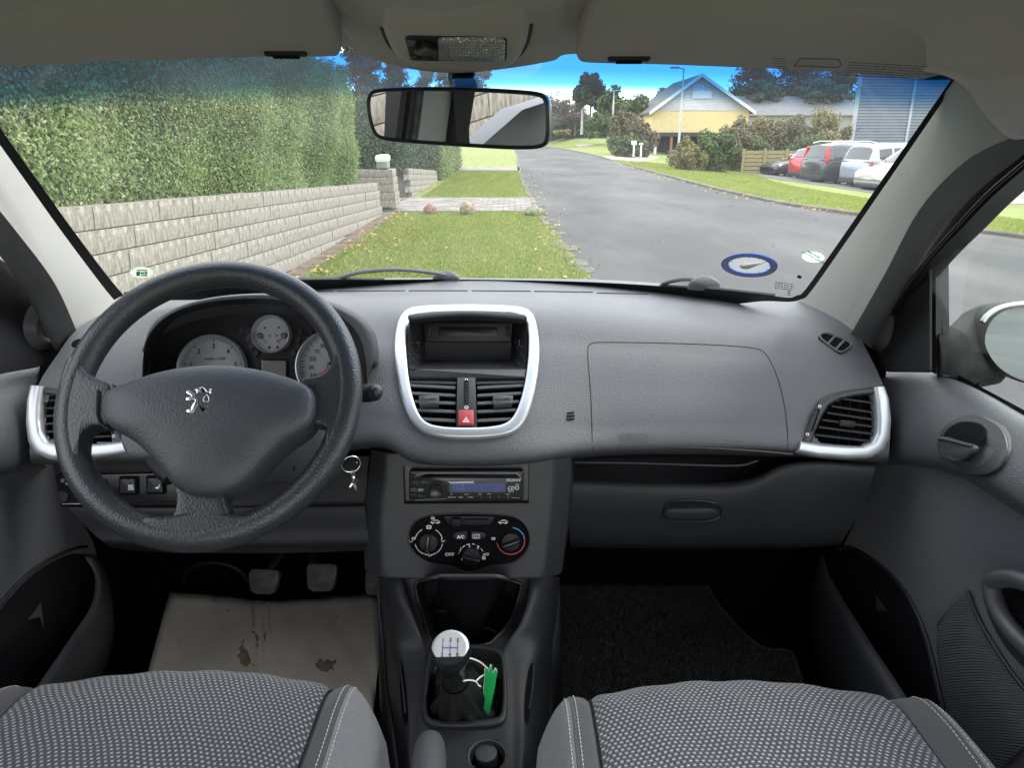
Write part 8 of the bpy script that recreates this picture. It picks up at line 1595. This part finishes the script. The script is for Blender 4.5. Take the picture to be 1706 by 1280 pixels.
# ================================================================== OUTSIDE MIRROR
om = thing('door_mirror', 'black dusty door mirror outside the passenger window', 'wing mirror', P(1660, 590, Y=1.12)); oc = P(1722, 573, Y=1.10); opl = Pl(oc, 3, 14); opx = [(1634, 578), (1634, 555), (1645, 530), (1668, 514), (1700, 508), (1760, 506), (1810, 515), (1830, 560), (1825, 610), (1790, 640), (1730, 645), (1690, 634), (1655, 612)]
o2 = resample(chaikin(poly(opl, opx), 2), 60); o2 = o2 if area(o2) > 0 else o2[::-1]; c = (sum(p[0] for p in o2)/60, sum(p[1] for p in o2)/60); f = lambda s: [(c[0]+(u-c[0])*s, c[1]+(v-c[1])*s) for u, v in o2]
M_mir = mat('dusty_mirror_shell', (.020, .021, .021), .7, spec=.25, var=.35, vscale=30, vdet=8, bump=GRAIN)
m = M(); m.skin([[opl.p(u, v, w) for u, v in f(s)] for s, w in ((.3, -.10), (.7, -.085), (.93, -.05), (1.0, -.01), (1.0, .0), (.97, .004), (.945, .0), (.935, -.004))], True, False); m.obj('housing', M_mir, om, angle=60)
m = M(); m.tube([opl.p(u, v, -.004) for u, v in [f(1.012)[k] for k in range(60) if f(1.0)[k][1] > c[1]+.035]] if True else [], .0045, 8) ; m.obj('painted_cap', paint('light_grey_metal', (.42, .43, .42), .4), om, angle=60)
m = M(); m.add([opl.p(u, v, -.003) for u, v in f(.94)], [tuple(range(60))]); m.obj('glass', mat('outer_mirror_glass', (.70, .78, .77), .02, metal=1), om)
m = M(); m.skin([[P(x, y, Y=1.13) for x, y in r] for r in ([(1560, 560), (1562, 600), (1562, 628), (1560, 640), (1555, 600), (1555, 570)],)][0:1]+[[Vector(a) for a in r] for r in ()], False, False) if False else None
ar_ = [[(1562, 556, 1.09), (1575, 553, 1.09), (1596, 536, 1.11), (1628, 516, 1.13), (1660, 508, 1.14)], [(1562, 580, 1.07), (1580, 575, 1.07), (1600, 565, 1.08), (1630, 560, 1.10), (1660, 560, 1.12)], [(1562, 606, 1.07), (1585, 608, 1.07), (1610, 612, 1.08), (1640, 612, 1.10), (1670, 612, 1.12)], [(1562, 624, 1.09), (1580, 634, 1.09), (1600, 640, 1.10), (1625, 632, 1.12), (1665, 626, 1.14)], [(1562, 630, 1.14), (1580, 638, 1.14), (1602, 643, 1.15), (1630, 636, 1.16), (1660, 630, 1.16)]]
m = M(); m.grid(ctrl_grid(PG3(ar_), 6, 6)); m.obj('arm', M_mir, om, angle=180, solid=.01)
# ================================================================== WIPERS, STICKERS
def wiper(cap_px, arm, label):
    a = W_at(*cap_px, -.02)[0]; t = thing('windscreen_wiper', label, 'wiper', a, group='windscreen wipers'); M_wp = mat('wiper_black', (.045, .05, .058), .5)
    pl = Pl((0, 0, 0)); h = W_at(cap_px[0], cap_px[1], -.02); pl.o = h[0]; n = h[1] if h[1].y < 0 else -h[1]; pl.N = Vector((0, -.4, .92)); pl.R = Vector((1, 0, 0)); pl.U = Vector((0, .92, .4))
    k = cap_px; o2 = chaikin([(-.032, -.012), (-.030, .004), (-.018, .016), (.008, .020), (.024, .014), (.034, -.002), (.034, -.014)], 2); m = M(); m.pillow(o2, pl, -.01, .012, None, 6); m.obj('pivot_cap', M_wp, t, angle=60)
    M().tube(spline([W_at(x, y, o)[0] for x, y, o in arm], 5), .0045, 8).obj('arm', M_wp, t, angle=60); return t
w_ = wiper((742, 461), [(745, 459, -.02), (710, 453, -.018), (660, 449, -.015), (610, 452, -.013), (585, 457, -.012), (560, 464, -.012)], 'windscreen wiper below the driver view, its pivot near the middle')
M().tube([W_at(x, y, -.006)[0] for x, y in ((480, 466), (560, 465), (640, 466))], .004, 6).obj('blade', M_rubber, w_)
w_ = wiper((1172, 471), [(1165, 467, -.02), (1140, 465, -.016), (1120, 468, -.012), (1104, 473, -.010)], 'windscreen wiper at the passenger side, below the parking disc'); M().tube([W_at(x, y, -.006)[0] for x, y in ((1100, 476), (1200, 482), (1290, 492))], .004, 6).obj('blade', M_rubber, w_)
def ws_plane(px, py, off=.0025):
    p, n = W_at(px, py, 0); n = n if n.y < 0 else -n; q = Pl((0, 0, 0)); q.N = n; q.o = p+n*off; q.R = (Vector((1, 0, 0))-n*n.x).normalized(); q.U = q.N.cross(q.R); q.U = q.U if q.U.z > 0 else -q.U; return q
pq = ws_plane(1249, 441); pd = thing('parking_disc', 'round blue rimmed parking disc stuck inside the windscreen', 'parking disc', pq.o)
E_ = lambda rx, ry, n=48: [pq.uv(1249+rx*math.cos(2*math.pi*k/n), 441+ry*math.sin(2*math.pi*k/n)+rx*math.cos(2*math.pi*k/n)*.04) for k in range(n)]
m = M(); m.ring2(E_(46, 19), E_(36, 14), pq, 0, .0015); m.obj('hour_ring', mat('disc_grey_blue', (.17, .21, .30), .5), pd, angle=30); M_bl = mat('disc_blue', (.04, .10, .55), .45)
m = M(); m.ring2(E_(47, 19.6), E_(45.6, 18.8), pq, 0, .002); m.obj('blue_rim', M_bl, pd); m = M(); m.ring2(E_(36.6, 14.4), E_(35.2, 13.8), pq, 0, .002)
for k in range(12):
    a = 2*math.pi*k/12; u0, u1 = pq.uv(1249+35*math.cos(a), 441+13.6*math.sin(a)), pq.uv(1249+31.5*math.cos(a), 441+12.2*math.sin(a)); m.tube([pq.p(*u0, .002), pq.p(*u1, .002)], .0007, 4)
m.obj('blue_rim', M_bl, pd)
dm2 = bpy.data.materials.new('clear_disc'); dm2.use_nodes = True; nt = dm2.node_tree; nt.nodes.clear(); o_ = nt.nodes.new('ShaderNodeOutputMaterial'); t_ = nt.nodes.new('ShaderNodeBsdfTransparent'); d_ = nt.nodes.new('ShaderNodeBsdfDiffuse'); d_.inputs[0].default_value = (.45, .52, .6, 1); tr_ = nt.nodes.new('ShaderNodeBsdfTranslucent'); tr_.inputs[0].default_value = (.6, .68, .75, 1); x1 = nt.nodes.new('ShaderNodeMixShader'); x1.inputs[0].default_value = .6; x2 = nt.nodes.new('ShaderNodeMixShader'); x2.inputs[0].default_value = .22; nt.links.new(d_.outputs[0], x1.inputs[1]); nt.links.new(tr_.outputs[0], x1.inputs[2]); nt.links.new(t_.outputs[0], x2.inputs[1]); nt.links.new(x1.outputs[0], x2.inputs[2]); nt.links.new(x2.outputs[0], o_.inputs[0])
M().add([pq.p(u, v, .0003) for u, v in E_(36, 14)], [tuple(range(48))]).obj('clear_window', dm2, pd)
hnd = [(1232, 441), (1238, 438), (1250, 437.5), (1273, 434.5), (1276, 436), (1262, 440.5), (1252, 445), (1244, 447), (1236, 445.5)]; M().slab(chaikin(poly(pq, hnd), 1), pq, .001, .003, .0004).obj('disc_hand', mat('beige_card', (.55, .48, .36), .7), pd)
M().slab(chaikin(poly(pq, [(1234, 441), (1240, 438), (1276, 434.6), (1262, 438.5), (1240, 441.5)]), 1), pq, .003, .0042, .0003).obj('disc_hand', M_tagw, pd)
def sticker(px, py, rx, ry, skew, label, mt, lines, mark=None):
    q = ws_plane(px, py); t = thing('windscreen_sticker', label, 'sticker', q.o); E2 = [q.uv(px+rx*math.cos(2*math.pi*k/36), py+ry*math.sin(2*math.pi*k/36)+rx*math.cos(2*math.pi*k/36)*skew) for k in range(36)]
    M().slab(E2, q, 0, .0006).obj('backing', mt, t); m = M()
    for txt, dx, dy, s, rot in lines: letter(m, txt, q, q.uv(px+dx, py+dy), s, .0009, rot=rot, bold=.0001, sx=1.2)
    if m.v: m.obj('lettering', mat('sticker_green', (.03, .30, .14), .6), t, angle=None)
    if mark: mm_ = M(); [mm_.slab(poly(q, l), q, .0006, .001) for l in mark]; mm_.obj('green_emblem', mat('sticker_green2', (.05, .35, .15), .6), t)
    return t
def sticker_mat(name, c):
    m = bpy.data.materials.new(name); m.use_nodes = True; nt = m.node_tree; b = nt.nodes['Principled BSDF']; b.inputs['Base Color'].default_value = (*c, 1); b.inputs['Roughness'].default_value = .7
    t = nt.nodes.new('ShaderNodeBsdfTranslucent'); t.inputs[0].default_value = (*c, 1); x = nt.nodes.new('ShaderNodeMixShader'); x.inputs[0].default_value = .55; nt.links.new(b.outputs[0], x.inputs[1]); nt.links.new(t.outputs[0], x.inputs[2]); nt.links.new(x.outputs[0], nt.nodes['Material Output'].inputs[0]); return m
M_stk = sticker_mat('sticker_white', (.80, .88, .82))
sticker(1355, 428, 19, 9, .08, 'oval white sticker with green print near the right windscreen edge', M_stk, [('SERVICE', 0, -5, .0052, -4), ('AUTO CARE', 1, 1, .0062, -4)])
sticker(236, 453.5, 20, 9, 0, 'oval pale sticker with a green emblem near the left windscreen corner', sticker_mat('sticker_cream', (.74, .76, .66)), [], [[(228, 449), (245, 449), (245, 450.6), (228, 450.6)], [(227, 452), (233, 452), (233, 459), (227, 459)], [(234, 453), (240, 453), (240, 456), (234, 456)], [(235, 457.5), (245, 457), (245, 459.5), (235, 459.5)], [(241, 451.8), (245, 451.8), (245, 456), (241, 456)]])
q = ws_plane(1307, 476); t = thing('windscreen_etching', 'small etched glass marking in the lower right windscreen corner', 'glass marking', q.o); m = M(); re_ = random.Random(6)
for r_i in range(4):
    for c_i in range(6):
        x = 1291+c_i*5.2; y = 470+r_i*3.2+(x-1291)*.09; w_i = re_.uniform(2, 4.4); m.slab(poly(q, [(x, y), (x+w_i, y), (x+w_i, y+1.2), (x, y+1.2)]), q, 0, .0004)
for k in range(3): y = 484+k*3.2; m.slab(poly(q, [(1312, y), (1317, y), (1317, y+1.3), (1312, y+1.3)]), q, 0, .0004)
m.obj('etched_lines', mat('etch_grey', (.10, .10, .10), .7), t, kind='stuff')
q = ws_plane(1333, 459); tag(M().slab(circle(.004, 14), q, 0, .001).obj('chip', M_rubber, loc=tuple(q.o)), 'small dark stone chip in the glass right of the parking disc', 'stone chip')
